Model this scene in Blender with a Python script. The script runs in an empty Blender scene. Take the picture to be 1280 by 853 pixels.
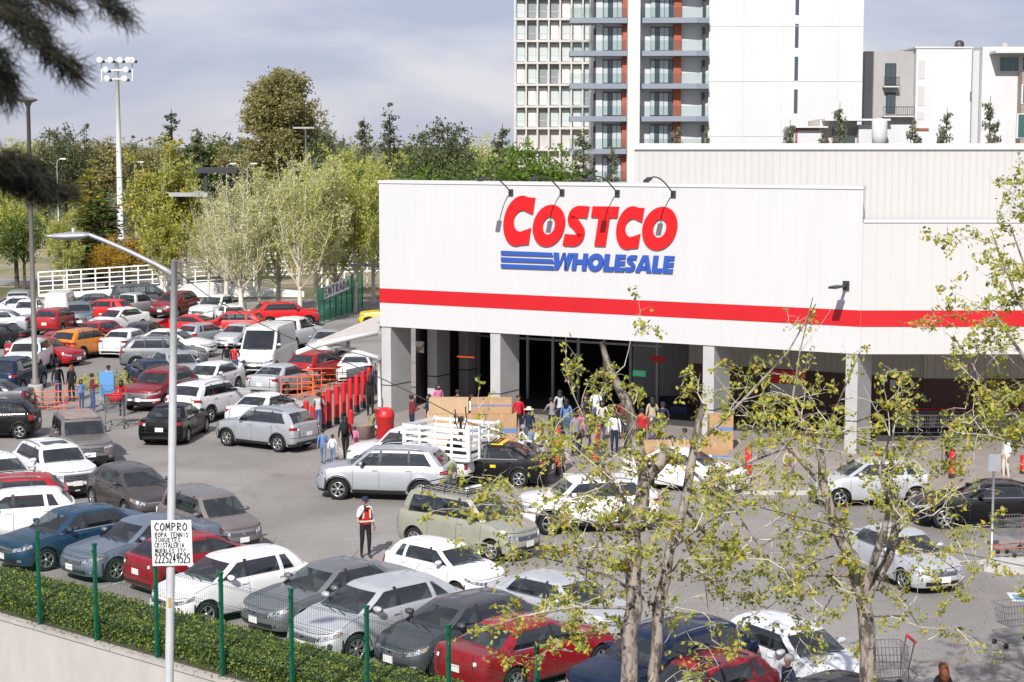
import bpy, bmesh, math, random
from mathutils import Vector, Matrix, noise
R = math.radians
C = bpy.context.scene.collection
SC = bpy.context.scene
random.seed(7)

# ---------------------------------------------------------------- camera, sky, sun, exposure
F = 2300.0                      # focal length in pixels of the 1280 px wide photograph
HC = 11.7                       # camera height above the car park
HORIZ = 180.0
PITCH = math.atan((426.5 - HORIZ) / F)
cam = bpy.data.cameras.new('camera')
cam.sensor_width = 36.0
cam.lens = 36.0 * F / 1280.0
cam.clip_start = 0.5
cam.clip_end = 9000
cam.dof.use_dof = True
cam.dof.focus_distance = 62
cam.dof.aperture_fstop = 5.0
camo = bpy.data.objects.new('camera', cam)
C.objects.link(camo)
camo.location = (0, 0, HC)
camo.rotation_euler = (math.pi / 2 - PITCH, 0, 0)
SC.camera = camo

SUN = Vector((-0.275, -1.009, 0.86)).normalized()
world = bpy.data.worlds.new("World")
SC.world = world
world.use_nodes = True
nt = world.node_tree
bg = nt.nodes['Background']
sky = nt.nodes.new('ShaderNodeTexSky')
sky.sky_type = 'NISHITA'
sky.sun_disc = False
sky.sun_elevation = math.asin(SUN.z)
sky.sun_rotation = math.atan2(SUN.x, SUN.y)
sky.air_density = 1.0
sky.dust_density = 1.2
sky.altitude = 2100
tc = nt.nodes.new('ShaderNodeTexCoord')
mp = nt.nodes.new('ShaderNodeMapping')
mp.inputs['Scale'].default_value = (3.2, 3.2, 11.0)
nz = nt.nodes.new('ShaderNodeTexNoise')
nz.inputs['Scale'].default_value = 1.6
nz.inputs['Detail'].default_value = 7
nz.inputs['Roughness'].default_value = 0.55
nz.inputs['Distortion'].default_value = 0.4
cr = nt.nodes.new('ShaderNodeValToRGB')
cr.color_ramp.elements[0].position = 0.42
cr.color_ramp.elements[0].color = (3.2, 3.35, 4.45, 1)
cr.color_ramp.elements[1].position = 0.66
cr.color_ramp.elements[1].color = (5.1, 4.95, 5.45, 1)
mx = nt.nodes.new('ShaderNodeMixRGB')
mx.inputs[0].default_value = 0.88
nt.links.new(tc.outputs['Generated'], mp.inputs[0])
nt.links.new(mp.outputs[0], nz.inputs['Vector'])
nt.links.new(nz.outputs['Fac'], cr.inputs[0])
nt.links.new(cr.outputs[0], mx.inputs[2])
nt.links.new(sky.outputs[0], mx.inputs[1])
nt.links.new(mx.outputs[0], bg.inputs['Color'])
bg.inputs['Strength'].default_value = 0.10
sl = bpy.data.lights.new('sun', 'SUN')
sl.energy = 4.1
sl.angle = R(0.53)
sl.color = (1.0, 0.962, 0.91)
so = bpy.data.objects.new('sun', sl)
C.objects.link(so)
so.rotation_euler = SUN.to_track_quat('Z', 'Y').to_euler()
SC.view_settings.view_transform = 'Standard'
SC.view_settings.look = 'None'
SC.view_settings.exposure = 0.46
SC.view_settings.gamma = 1
SC.cycles.max_bounces = 6
SC.cycles.diffuse_bounces = 3
SC.cycles.glossy_bounces = 3
SC.cycles.transparent_max_bounces = 12
SC.cycles.use_denoising = True

# ---------------------------------------------------------------- helpers
_cp, _sp = math.cos(PITCH), math.sin(PITCH)
def ray(px, py):
    a, b = (px - 640) / F, (426.5 - py) / F
    return Vector((a, _cp + b * _sp, -_sp + b * _cp))
def pix(px, py, z=0.0):         # the point at height z seen at this place of the photograph
    r = ray(px, py)
    t = (z - HC) / r.z
    return Vector((r.x * t, r.y * t, z))
def pixd(px, py, d):            # the point at distance d
    r = ray(px, py)
    return Vector((r.x * d / r.y, d, HC + r.z * d / r.y))

def tag(o, label=None, cat=None, group=None, kind=None):
    if label: o['label'] = label
    if cat: o['category'] = cat
    if group: o['group'] = group
    if kind: o['kind'] = kind
    return o
def empty(name, loc=(0, 0, 0), rz=0, label=None, cat=None, group=None):
    o = bpy.data.objects.new(name, None)
    C.objects.link(o)
    o.empty_display_size = 0.3
    o.location = loc
    o.rotation_euler = (0, 0, rz)
    return tag(o, label, cat, group)
def link(name, me, parent=None, loc=None):
    o = bpy.data.objects.new(name, me)
    C.objects.link(o)
    if parent: o.parent = parent
    if loc is not None: o.location = loc
    return o

class MB:
    def __init__(s): s.v, s.f, s.m, s.sm = [], [], [], []
    def add(s, vs, fs, mi=0, smooth=False):
        b = len(s.v)
        s.v.extend([tuple(v) for v in vs])
        for f in fs:
            s.f.append([b + i for i in f]); s.m.append(mi); s.sm.append(smooth)
    def box(s, x0, x1, y0, y1, z0, z1, mi=0):
        s.add([(x0,y0,z0),(x1,y0,z0),(x1,y1,z0),(x0,y1,z0),(x0,y0,z1),(x1,y0,z1),(x1,y1,z1),(x0,y1,z1)],
              [(0,3,2,1),(4,5,6,7),(0,1,5,4),(1,2,6,5),(2,3,7,6),(3,0,4,7)], mi)
    def obox(s, c, ux, uy, uz, mi=0):    # oriented box, half vectors
        c, ux, uy, uz = Vector(c), Vector(ux), Vector(uy), Vector(uz)
        P = [c + a*ux + b*uy + d*uz for d in (-1,1) for a, b in ((-1,-1),(1,-1),(1,1),(-1,1))]
        s.add(P, [(0,3,2,1),(4,5,6,7),(0,1,5,4),(1,2,6,5),(2,3,7,6),(3,0,4,7)], mi)
    def bar(s, a, b, w, h=None, mi=0):
        a, b = Vector(a), Vector(b); h = h or w
        d = (b - a); n = d.normalized()
        r = n.cross(Vector((0,0,1)))
        if r.length < 1e-3: r = Vector((1,0,0))
        r.normalize(); u = r.cross(n)
        s.obox((a+b)/2, d/2, r*w/2, u*h/2, mi)
    def tube(s, pts, rad, n=8, mi=0, cap=True):
        pts = [Vector(p) for p in pts]
        if not hasattr(rad, '__len__'): rad = [rad]*len(pts)
        b = len(s.v); up = None
        for i, p in enumerate(pts):
            d = (pts[min(i+1, len(pts)-1)] - pts[max(i-1, 0)])
            if d.length < 1e-9: d = Vector((0,0,1))
            d.normalize()
            if up is None: up = Vector((0,0,1)) if abs(d.z) < .9 else Vector((1,0,0))
            r = d.cross(up).normalized(); up2 = r.cross(d).normalized(); up = up2
            for k in range(n):
                a = 2*math.pi*k/n
                s.v.append(tuple(p + (r*math.cos(a) + up2*math.sin(a))*rad[i]))
        for i in range(len(pts)-1):
            for k in range(n):
                k2 = (k+1) % n
                s.f.append([b+i*n+k, b+i*n+k2, b+(i+1)*n+k2, b+(i+1)*n+k]); s.m.append(mi); s.sm.append(n > 4)
        if cap and n > 2:
            s.f.append([b+k for k in range(n)]); s.m.append(mi); s.sm.append(False)
            e = b+(len(pts)-1)*n
            s.f.append([e+k for k in reversed(range(n))]); s.m.append(mi); s.sm.append(False)
    def lathe(s, prof, n=16, c=(0,0,0), axis='z', mi=0, smooth=True):
        b = len(s.v)
        for r, h in prof:
            for k in range(n):
                a = 2*math.pi*k/n; x, y = r*math.cos(a), r*math.sin(a)
                p = (x, y, h) if axis == 'z' else (x, h, y)
                s.v.append((p[0]+c[0], p[1]+c[1], p[2]+c[2]))
        for i in range(len(prof)-1):
            for k in range(n):
                k2 = (k+1) % n
                s.f.append([b+i*n+k, b+i*n+k2, b+(i+1)*n+k2, b+(i+1)*n+k]); s.m.append(mi); s.sm.append(smooth)
    def mesh(s, name, mats):
        me = bpy.data.meshes.new(name)
        me.from_pydata(s.v, [], s.f)
        for m in mats: me.materials.append(m)
        if s.f:
            me.polygons.foreach_set('material_index', s.m)
            me.polygons.foreach_set('use_smooth', s.sm)
        me.update()
        return me
    def build(s, name, mats, parent=None, loc=None):
        if not isinstance(mats, (list, tuple)): mats = [mats]
        return link(name, s.mesh(name, mats), parent, loc)

_mats = {}
def mat(name, col, rough=0.6, metal=0.0, spec=0.5, coat=0.0, var=0.0, scale=3.0, bump=0.0, emit=None, col2=None, thr=None, stretch=None):
    if name in _mats: return _mats[name]
    m = bpy.data.materials.new(name); m.use_nodes = True
    t = m.node_tree; p = t.nodes['Principled BSDF']
    p.inputs['Base Color'].default_value = (*col, 1)
    p.inputs['Roughness'].default_value = rough
    p.inputs['Metallic'].default_value = metal
    p.inputs['Specular IOR Level'].default_value = spec
    p.inputs['Coat Weight'].default_value = coat
    p.inputs['Coat Roughness'].default_value = 0.04
    if emit:
        p.inputs['Emission Color'].default_value = (*emit[:3], 1); p.inputs['Emission Strength'].default_value = emit[3]
    if var or bump or col2:
        tcn = t.nodes.new('ShaderNodeTexCoord')
        n = t.nodes.new('ShaderNodeTexNoise'); n.inputs['Scale'].default_value = scale; n.inputs['Detail'].default_value = 5
        n.inputs['Roughness'].default_value = .65
        if stretch:
            mm = t.nodes.new('ShaderNodeMapping'); mm.inputs['Scale'].default_value = stretch
            t.links.new(tcn.outputs['Object'], mm.inputs[0]); t.links.new(mm.outputs[0], n.inputs['Vector'])
        else:
            t.links.new(tcn.outputs['Object'], n.inputs['Vector'])
        if var or col2:
            r = t.nodes.new('ShaderNodeValToRGB')
            c2 = col2 or tuple(min(1, c*(1+var)) for c in col)
            c1 = col if col2 else tuple(c*(1-var) for c in col)
            r.color_ramp.elements[0].color = (*c1, 1); r.color_ramp.elements[1].color = (*c2, 1)
            lo, hi = thr or (0.35, 0.65)
            r.color_ramp.elements[0].position = lo; r.color_ramp.elements[1].position = hi
            t.links.new(n.outputs['Fac'], r.inputs[0]); t.links.new(r.outputs[0], p.inputs['Base Color'])
        if bump:
            bm_ = t.nodes.new('ShaderNodeBump'); bm_.inputs['Strength'].default_value = bump; bm_.inputs['Distance'].default_value = 0.02
            t.links.new(n.outputs['Fac'], bm_.inputs['Height']); t.links.new(bm_.outputs[0], p.inputs['Normal'])
    _mats[name] = m
    return m

def leafmat(name, cols, trans=0.35, rough=0.55):
    if name in _mats: return _mats[name]
    m = bpy.data.materials.new(name); m.use_nodes = True
    t = m.node_tree; p = t.nodes['Principled BSDF']; out = t.nodes['Material Output']
    g = t.nodes.new('ShaderNodeNewGeometry')
    r = t.nodes.new('ShaderNodeValToRGB')
    el = r.color_ramp.elements
    while len(el) < len(cols): el.new(0.5)
    for i, c in enumerate(cols):
        el[i].position = i/(len(cols)-1); el[i].color = (*c, 1)
    t.links.new(g.outputs['Random Per Island'], r.inputs[0])
    t.links.new(r.outputs[0], p.inputs['Base Color'])
    p.inputs['Roughness'].default_value = rough
    p.inputs['Specular IOR Level'].default_value = 0.3
    tr = t.nodes.new('ShaderNodeBsdfTranslucent'); t.links.new(r.outputs[0], tr.inputs['Color'])
    mxs = t.nodes.new('ShaderNodeMixShader'); mxs.inputs[0].default_value = trans
    t.links.new(p.outputs[0], mxs.inputs[1]); t.links.new(tr.outputs[0], mxs.inputs[2])
    t.links.new(mxs.outputs[0], out.inputs['Surface'])
    _mats[name] = m
    return m

def glassmat(name, tint=(0.35, 0.42, 0.42), dark=0.35):
    if name in _mats: return _mats[name]
    m = bpy.data.materials.new(name); m.use_nodes = True
    t = m.node_tree; out = t.nodes['Material Output']; p = t.nodes['Principled BSDF']
    p.inputs['Base Color'].default_value = (0.012, 0.016, 0.018, 1)
    p.inputs['Roughness'].default_value = 0.03
    p.inputs['IOR'].default_value = 2.1
    p.inputs['Specular IOR Level'].default_value = 0.8
    tr = t.nodes.new('ShaderNodeBsdfTransparent'); tr.inputs[0].default_value = (*tint, 1)
    mxs = t.nodes.new('ShaderNodeMixShader'); mxs.inputs[0].default_value = dark
    t.links.new(p.outputs[0], mxs.inputs[1]); t.links.new(tr.outputs[0], mxs.inputs[2])
    t.links.new(mxs.outputs[0], out.inputs['Surface'])
    _mats[name] = m
    return m

def paint(name, col, metal=0.0):
    m = mat('paint_' + name, col, rough=0.45, metal=metal, spec=0.3, coat=0.55, var=0.07, scale=1.3)
    return m
PAINT = {
 'white': paint('white', (0.70, 0.70, 0.705)), 'pearl': paint('pearl', (0.62, 0.64, 0.67)),
 'silver': paint('silver', (0.40, 0.42, 0.45), .45), 'lsilver': paint('lsilver', (0.50, 0.52, 0.54), .4), 'grey': paint('grey', (0.17, 0.18, 0.19), .4),
 'dgrey': paint('dgrey', (0.07, 0.075, 0.085), .35), 'bgrey': paint('bgrey', (0.15, 0.19, 0.24), .4), 'brownish': paint('brownish', (0.07, 0.06, 0.058), .3),
 'black': paint('black', (0.004, 0.004, 0.005)), 'navy': paint('navy', (0.008, 0.02, 0.055), .2), 'blue': paint('blue', (0.012, 0.05, 0.10), .25),
 'red': paint('red', (0.33, 0.006, 0.010)), 'dred': paint('dred', (0.20, 0.006, 0.012), .1), 'bred': paint('bred', (0.55, 0.012, 0.014)),
 'orange': paint('orange', (0.62, 0.20, 0.01)), 'beige': paint('beige', (0.36, 0.36, 0.29), .35), 'taupe': paint('taupe', (0.17, 0.15, 0.145), .2),
 'wine': paint('wine', (0.24, 0.006, 0.012)),
 'yellow': paint('yellow', (0.75, 0.52, 0.02)),
}
for _n in ('black','navy'):
    _p = PAINT[_n].node_tree.nodes['Principled BSDF']; _p.inputs['Specular IOR Level'].default_value = .15; _p.inputs['Coat Weight'].default_value = .35
M = {
 'tyre': mat('tyre_rubber', (0.018,0.018,0.018), .85, spec=.2), 'rim': mat('rim_alloy', (0.48,0.49,0.5), .32, metal=.75),
 'trim': mat('black_trim', (0.02,0.02,0.022), .55), 'under': mat('underbody', (0.01,0.01,0.01), .9, spec=.1),
 'seat': mat('seat_fabric', (0.26,0.25,0.24), .8), 'seat2': mat('dash_plastic', (0.10,0.10,0.10), .6),
 'lamp': mat('headlamp_glass', (0.10,0.105,0.11), .12, metal=.7, spec=.8, coat=1, col2=(.75,.77,.8), scale=14, thr=(.42,.55)), 'tail': mat('tail_lamp_red', (0.24,0.003,0.008), .15, coat=1),
 'plate': mat('plate_white', (0.75,0.76,0.74), .5), 'chrome': mat('chrome', (0.7,0.7,0.72), .12, metal=1),
 'glass': glassmat('car_glass', (0.70,0.80,0.78), .48), 'glassd': glassmat('tinted_glass', (0.35,0.38,0.40), .35),
 'grille': mat('grille_mesh', (0.016,0.016,0.017), .45), 'amber': mat('amber_lens', (0.42,0.20,0.08), .2, coat=1),
 'grail': mat('grey_metal', (0.30,0.31,0.32), .4, metal=.6),
}
# ---------------------------------------------------------------- cars: parametric body built as one lofted shell per kind
def interp(pts, x):
    pts = sorted(pts)
    if x <= pts[0][0]: return pts[0][1]
    if x >= pts[-1][0]: return pts[-1][1]
    n = len(pts)
    for i in range(n-1):
        if pts[i][0] <= x <= pts[i+1][0]: break
    x0, y0 = pts[i]; x1, y1 = pts[i+1]
    def sl(k):
        if k <= 0 or k >= n-1:
            a, b = (0, 1) if k <= 0 else (n-2, n-1)
            return (pts[b][1]-pts[a][1])/(pts[b][0]-pts[a][0])
        d0 = (pts[k][1]-pts[k-1][1])/(pts[k][0]-pts[k-1][0]); d1 = (pts[k+1][1]-pts[k][1])/(pts[k+1][0]-pts[k][0])
        return 0 if d0*d1 <= 0 else 2*d0*d1/(d0+d1)
    h = x1-x0; t = (x-x0)/h; m0, m1 = sl(i)*h, sl(i+1)*h
    return (2*t**3-3*t*t+1)*y0 + (t**3-2*t*t+t)*m0 + (-2*t**3+3*t*t)*y1 + (t**3-t*t)*m1

#       L     W    H    gc   R    foh  roh   nose cowl belt  cx   rfx  rrx  rgx   deck tail rw  xb    xc
KINDS = {
 'sedan':   dict(L=4.60,W=1.80,H=1.45,gc=.20,R=.325,fo=.90,ro=1.02,nose=.72,cowl=.95,belt=1.00,cx=.98,rfx=.22,rrx=-.98,rgx=-1.62,deck=1.04,tail=.98,rw=.66,xb=-.02,xc=-.98,suv=0),
 'hatch':   dict(L=3.95,W=1.70,H=1.48,gc=.20,R=.305,fo=.80,ro=.62,nose=.72,cowl=.98,belt=1.03,cx=.95,rfx=.25,rrx=-1.42,rgx=-1.80,deck=1.02,tail=.98,rw=.68,xb=-.02,xc=-.95,suv=0),
 'suv':     dict(L=4.55,W=1.86,H=1.68,gc=.26,R=.355,fo=.88,ro=.92,nose=.93,cowl=1.12,belt=1.17,cx=1.02,rfx=.42,rrx=-1.62,rgx=-2.05,deck=1.14,tail=1.10,rw=.70,xb=.02,xc=-.92,suv=1),
 'minivan': dict(L=4.40,W=1.72,H=1.72,gc=.22,R=.315,fo=.75,ro=.78,nose=.86,cowl=1.08,belt=1.10,cx=1.18,rfx=.52,rrx=-1.78,rgx=-2.03,deck=1.07,tail=1.03,rw=.74,xb=.18,xc=-.78,suv=0),
 'boxy':    dict(L=4.45,W=1.82,H=1.66,gc=.26,R=.34,fo=.80,ro=.90,nose=.92,cowl=1.06,belt=1.06,cx=.78,rfx=.38,rrx=-1.93,rgx=-2.12,deck=1.03,tail=1.0,rw=.80,xb=-.05,xc=-.95,suv=1),
 'van':     dict(L=5.50,W=2.05,H=2.50,gc=.26,R=.345,fo=.95,ro=1.1,nose=1.02,cowl=1.32,belt=1.36,cx=1.98,rfx=1.20,rrx=-2.55,rgx=-2.66,deck=1.33,tail=1.3,rw=.84,xb=.70,xc=-.5,suv=2),
 'pickup':  dict(L=5.25,W=1.85,H=1.76,gc=.32,R=.37,fo=.88,ro=1.15,nose=.98,cowl=1.14,belt=1.16,cx=1.15,rfx=.55,rrx=-.72,rgx=-.86,deck=1.14,tail=1.12,rw=.74,xb=.18,xc=-.60,suv=3),
 'truck':   dict(L=5.30,W=1.85,H=1.80,gc=.36,R=.36,fo=.88,ro=1.15,nose=.98,cowl=1.16,belt=1.18,cx=1.25,rfx=.70,rrx=.05,rgx=-.08,deck=.90,tail=.88,rw=.76,xb=.25,xc=.2,suv=4),
}
for _k, _b, _d in (('sedan_b','sedan',dict(L=4.40,W=1.77,H=1.49,nose=.76,cx=1.02,rfx=.30,rrx=-1.12,rgx=-1.66,rw=.68,xc=-1.0,ro=.92,belt=1.03,deck=1.10,tail=1.06,R=.32)),
                  ('coupe','sedan',dict(L=4.72,W=1.86,H=1.38,nose=.74,cx=.80,rfx=.10,rrx=-.90,rgx=-1.78,rw=.62,cowl=.93,belt=1.0,deck=1.05,tail=1.0,R=.345)),
                  ('hatch_b','hatch',dict(L=4.08,W=1.74,H=1.47,nose=.70,cx=1.10,rfx=.32,rrx=-1.30,rgx=-1.86,rw=.64,belt=1.06,cowl=.97,R=.32,fo=.84)),
                  ('suv_b','suv',dict(L=4.35,W=1.82,H=1.64,nose=.98,cx=.98,rfx=.48,rrx=-1.52,rgx=-1.98,belt=1.15,cowl=1.12,rw=.72))):
    KINDS[_k] = dict(KINDS[_b], **_d)
VROWS = [(0,.93),(.10,.98),(.32,1.0),(.58,.992),(.76,.975),(.90,.945),(1.0,.895)]

class Shell:
    def __init__(s, P):
        s.P = P; s.xF = P['L']/2; s.xR = -P['L']/2
        s.af, s.ar = .62, .34
        if P['suv'] in (2,): s.af, s.ar = .5, .2
        s.nf, s.nr = 2.7, 3.6
        s.xa = (s.xF - P['fo'], s.xR + P['ro'])
        s.Ra = P['R'] + .055
        p = P
        tp = [(s.xF, p['nose']-.03), (s.xF-.22, p['nose']+.035), (s.xF-.55, p['nose']+.5*(p['cowl']-p['nose'])),
              (p['cx'], p['cowl']), (p['cx']-.6, (p['cowl']+p['belt'])/2+.0), (p['rgx']+.35, p['belt'])]
        if p['rgx'] > s.xR+.35:
            tp += [(p['rgx']-.08, p['deck']+.0), (s.xR+.16, p['deck']-.005), (s.xR, p['tail'])]
        else:
            tp += [(s.xR+.12, p['deck']+.02), (s.xR, p['tail'])]
        s.tp = tp
    def top(s, x): return interp(s.tp, x)
    def yf(s, v):
        if s.P['suv'] == 2: return min(1, .95+v*.3) if v < .7 else 1 - .06*(v-.7)/.3
        for (a, b), (c, d) in zip(VROWS, VROWS[1:]):
            if v <= c: return b + (d-b)*(v-a)/(c-a)
        return VROWS[-1][1]
    def pt(s, S, v, side=1, w=0.0):
        P = s.P; W2 = P['W']/2
        sbF = .06*(1-min(v/.3, 1)) + .13*max(0, (v-.4)/.6)**1.5
        sbR = .05*(1-min(v/.3, 1)) + .08*max(0, (v-.55)/.45)**1.3
        x0f, x0r = s.xF - s.af, s.xR + s.ar
        if S > 1:
            t = min((S-1), 1)*math.pi/2
            x = x0f + (s.af - sbF)*math.sin(t)**(2/s.nf); k = max(math.cos(t), 0)**(2/s.nf) if S < 2 else 0
        elif S < 0:
            t = min(-S, 1)*math.pi/2
            x = x0r - (s.ar - sbR)*math.sin(t)**(2/s.nr); k = max(math.cos(t), 0)**(2/s.nr) if S > -1 else 0
        else:
            x = x0r + (x0f-x0r)*S; k = 1 - .02*abs(S-.5)*2
        zt = s.top(x); zb = P['gc'] + (.05*max(0, S-1) if S > 1 else 0) + (.06*max(0, -S) if S < 0 else 0)
        z = zb + v*(zt-zb)
        for xa in s.xa:
            d = abs(x-xa)
            if d < s.Ra: z = max(z, P['R'] + math.sqrt(s.Ra**2-d*d) + .03*v)
        y = W2*k*s.yf(v)
        if w:
            cr = .055 if x > P['cx']-.3 else .02
            y *= (1-w); z += cr*(1-(1-w)**2)*min(1, k*1.6)
        return Vector((x, side*y, z))
    def S_at(s, x):
        x0f, x0r = s.xF - s.af, s.xR + s.ar
        if x > x0f: return 1 + math.asin(min(1, ((x-x0f)/s.af)**(s.nf/2)))/(math.pi/2)
        if x < x0r: return -math.asin(min(1, ((x0r-x)/s.ar)**(s.nr/2)))/(math.pi/2)
        return (x-x0r)/(x0f-x0r)
    def patch(s, mb, Sa, Sb, va, vb, off=.006, ns=8, nv=4, mi=0, sides=(1,-1), taper=0.0, smooth=True, tl=0.0, th=0.0):
        for sd in sides:
            vs = []
            for i in range(ns+1):
                S = Sa + (Sb-Sa)*i/ns
                q = i/ns*taper; u = 1-i/ns
                lo, hi = va + (vb-va)*(max(0, q)*.5 + tl*u), vb + (vb-va)*(min(0, q)*.5 - th*(1-u))
                for j in range(nv+1):
                    v = lo + (hi-lo)*j/nv
                    e = .01
                    p = s.pt(S, v, sd)
                    a = s.pt(min(S+e, 1.999), v, sd) - s.pt(max(S-e, -1), v, sd)
                    b = s.pt(S, min(v+e, 1), sd) - s.pt(S, max(v-e, 0), sd)
                    n = a.cross(b)*(-sd)
                    if n.length < 1e-9: n = Vector((1 if S > 1 else -1, 0, 0))
                    n.normalize()
                    if n.y*sd < -.2: n = -n
                    if S > 1.9 and n.x < 0: n = -n
                    if S < -.9 and n.x > 0: n = -n
                    vs.append(p + n*off)
            fs = []
            for i in range(ns):
                for j in range(nv):
                    a = i*(nv+1)+j
                    fs.append((a, a+nv+1, a+nv+2, a+1) if sd > 0 else (a, a+1, a+nv+2, a+nv+1))
            mb.add(vs, fs, mi, smooth)

def make_wheel(R, seed):
    t = MB()
    w = .105
    t.lathe([(R*.64,-w*.8),(R*.72,-w),(R*.93,-w),(R,-w*.7),(R,w*.7),(R*.93,w),(R*.72,w),(R*.64,w*.8),(R*.62,w*.2)], 28, axis='y')
    r = MB()
    r.lathe([(R*.66,w*.85),(R*.62,w*.95),(R*.60,w*.6)], 28, axis='y', mi=0)
    r.lathe([(R*.61,w*.55),(.001,w*.45)], 20, axis='y', mi=1)
    n = 5 + (seed % 3)
    for k in range(n):
        a = 2*math.pi*k/n
        for da in (-.13, .13):
            c0 = Vector((math.cos(a)*R*.12, w*.8, math.sin(a)*R*.12)); c1 = Vector((math.cos(a+da)*R*.62, w*.78, math.sin(a+da)*R*.62))
            d = (c1-c0)/2; q = Vector((-d.z, 0, d.x)).normalized()
            r.obox((c0+c1)/2, d, q*R*.045, Vector((0,.012,0)), 0)
    r.lathe([(R*.17,w*.7),(R*.16,w*.95),(.001,w*.97)], 12, axis='y')
    return t.mesh('tyre', [M['tyre']]), r.mesh('rim', [M['rim'], M['under']])

def make_kind(kind, seed=0):
    P = KINDS[kind]; s = Shell(P); kind0 = kind; kind = {'sedan_b':'sedan','coupe':'sedan','hatch_b':'hatch','suv_b':'suv'}.get(kind, kind); parts = []     # (name, mesh, parent index or None, location)
    W2 = P['W']/2; suv = P['suv']
    x0f, x0r = s.xF - s.af, s.xR + s.ar
    Sl = [-1+i/9 for i in range(9)]
    n = int((x0f-x0r)/.075)
    Sl += [i/n for i in range(n+1)] + [1+i/10 for i in range(1, 11)]
    for xa in s.xa:
        for e in (-s.Ra, s.Ra, -s.Ra+.012, s.Ra-.012, -s.Ra+.04, s.Ra-.04):
            Sl.append(s.S_at(xa+e))
    Sl = sorted(set(round(q, 4) for q in Sl))
    Sl[0] = -1; Sl[-1] = 2
    b = MB()
    rows = []
    gx0, gx1 = P['rgx']+.02, P['cx']+.0
    WR = [.10, .45, .8, 1.0]
    for S in Sl:
        for sd in (1, -1):
            ring = []
            p0 = s.pt(S, 0, sd)
            ring.append(Vector((p0.x, sd*max(0, abs(p0.y)-.25), p0.z)))
            for v, _ in VROWS: ring.append(s.pt(S, v, sd))
            for w in WR: ring.append(s.pt(S, 1, sd, w))
            rows.append(ring)
    nr = len(rows[0])
    vs = [p for r_ in rows for p in r_]
    fs = []
    for i in range(len(Sl)-1):
        xm = (rows[2*i][6].x + rows[2*i+2][6].x)/2
        for side in (0, 1):
            A, B = (2*i+side)*nr, (2*i+2+side)*nr
            for j in range(nr-1):
                if j == 0:
                    b.add([vs[A], vs[A+1], vs[B+1], vs[B]], [(0,1,2,3) if side else (0,3,2,1)], 2); continue
                if j >= 8 and gx0+.12 < xm < gx1-.1 and suv != 9: continue
                fs.append((A+j, A+j+1, B+j+1, B+j) if side else (A+j, B+j, B+j+1, A+j+1))
    b.add(vs, fs, 0, True)
    # greenhouse
    wb = W2*(.93 if suv == 2 else .895*.99); wt = W2*P['rw']
    cx, rfx, rrx, rgx, xb, xc, H = P['cx'], P['rfx'], P['rrx'], P['rgx'], P['xb'], P['xc'], P['H']
    hz = lambda x: s.top(x)
    xm = (rfx+rrx)/2; hl = (rfx-rrx)/2
    def roofz(x): return H - .055 - .035*((x-xm)/hl)**2
    cols = [((cx+.16,0),(rfx+.07,0),'W'), ((cx+.12,.5*wb),(rfx+.05,.5*wt),'W'), ((cx+.0,.86*wb),(rfx-.0,.88*wt),'b'),
            ((cx-.14,wb),(rfx-.14,wt),'F'), ((xb+.05,wb),(xb+.03,wt),'t'), ((xb-.05,wb),(xb-.06,wt),'R')]
    if kind == 'truck': cols += []
    elif suv == 3: cols += [((xc,wb),(xc,wt),'b')]
    elif kind == 'sedan':
        cols += [((xc-.08,wb),(xc+.26,wt),'t'), ((xc-.12,wb),(xc+.22,wt),'Q'), ((rgx+.30,wb),(rrx+.09,wt*.99),'b')]
    elif kind == 'hatch':
        cols += [((xc,wb),(xc+.05,wt),'b'), ((xc-.12,wb),(xc-.05,wt),'Q'), ((rgx+.42,wb),(rrx+.26,wt*.99),'b')]
    else:
        cols += [((xc,wb),(xc+.04,wt),'t'), ((xc-.07,wb),(xc-.03,wt),'Q'), ((rgx+.34,wb),(rrx+.24,wt*.99),'b')]
    cols += [((rgx+.10,.97*wb),(rrx+.06,.96*wt),'b'), ((rgx+.02,.84*wb),(rrx+.01,.86*wt),'G'), ((rgx-.03,.45*wb),(rrx-.02,.45*wt),'G'), ((rgx-.04,0),(rrx-.03,0),'G')]
    K = [0, .07, .3, .6, .88, 1.0]
    G = {}
    for ci, (B0, T0, kd) in enumerate(cols):
        for ki, f in enumerate(K):
            x = B0[0]+(T0[0]-B0[0])*f; y = B0[1]+(T0[1]-B0[1])*f
            zb = hz(B0[0]) - .02 + (.03 if B0[1] < .5*wb+.01 else 0) - (.02 if abs(B0[0]) > 9 else 0)
            zt = roofz(T0[0]) + (.04*(1-(T0[1]/wt)**2))
            z = zb + (zt-zb)*f
            bul = math.sin(math.pi*f)*.03
            if kd in 'WG' or ci == len(cols)-1 or ci == 0: x += bul*(1 if ci < 3 else -1)*1.3
            else: y += bul
            G[ci, ki] = Vector((x, y, z))
    glass = {}
    def surf(mbx, ci, k0, k1, sd, mi=0):
        for k in range(k0, k1):
            q = [G[ci,k], G[ci+1,k], G[ci+1,k+1], G[ci,k+1]]
            q = [Vector((p.x, p.y*sd, p.z)) for p in q]
            mbx.add(q, [(0,1,2,3) if sd < 0 else (3,2,1,0)], mi, True)
    names = {'W':'windshield','F':'side_window','R':'side_window','Q':'side_window','G':'rear_window'}
    for ci in range(len(cols)-1):
        kd = cols[ci][2]
        for sd in (1, -1):
            if suv == 2 and kd in 'RQG' : kd2 = 'b'
            else: kd2 = kd
            if kd2 in 'WFRQG':
                surf(b, ci, 0, 1, sd, 1 if kd2 != 'G' else 0); surf(b, ci, 4, 5, sd, 0 if suv != 5 else 1)
                key = kd2 if kd2 in 'WG' else kd2+str(sd)
                surf(glass.setdefault(key, MB()), ci, 1, 4, sd)
            else:
                surf(b, ci, 0, 5, sd, 1 if kd2 == 't' and suv != 2 else 0)
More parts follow.
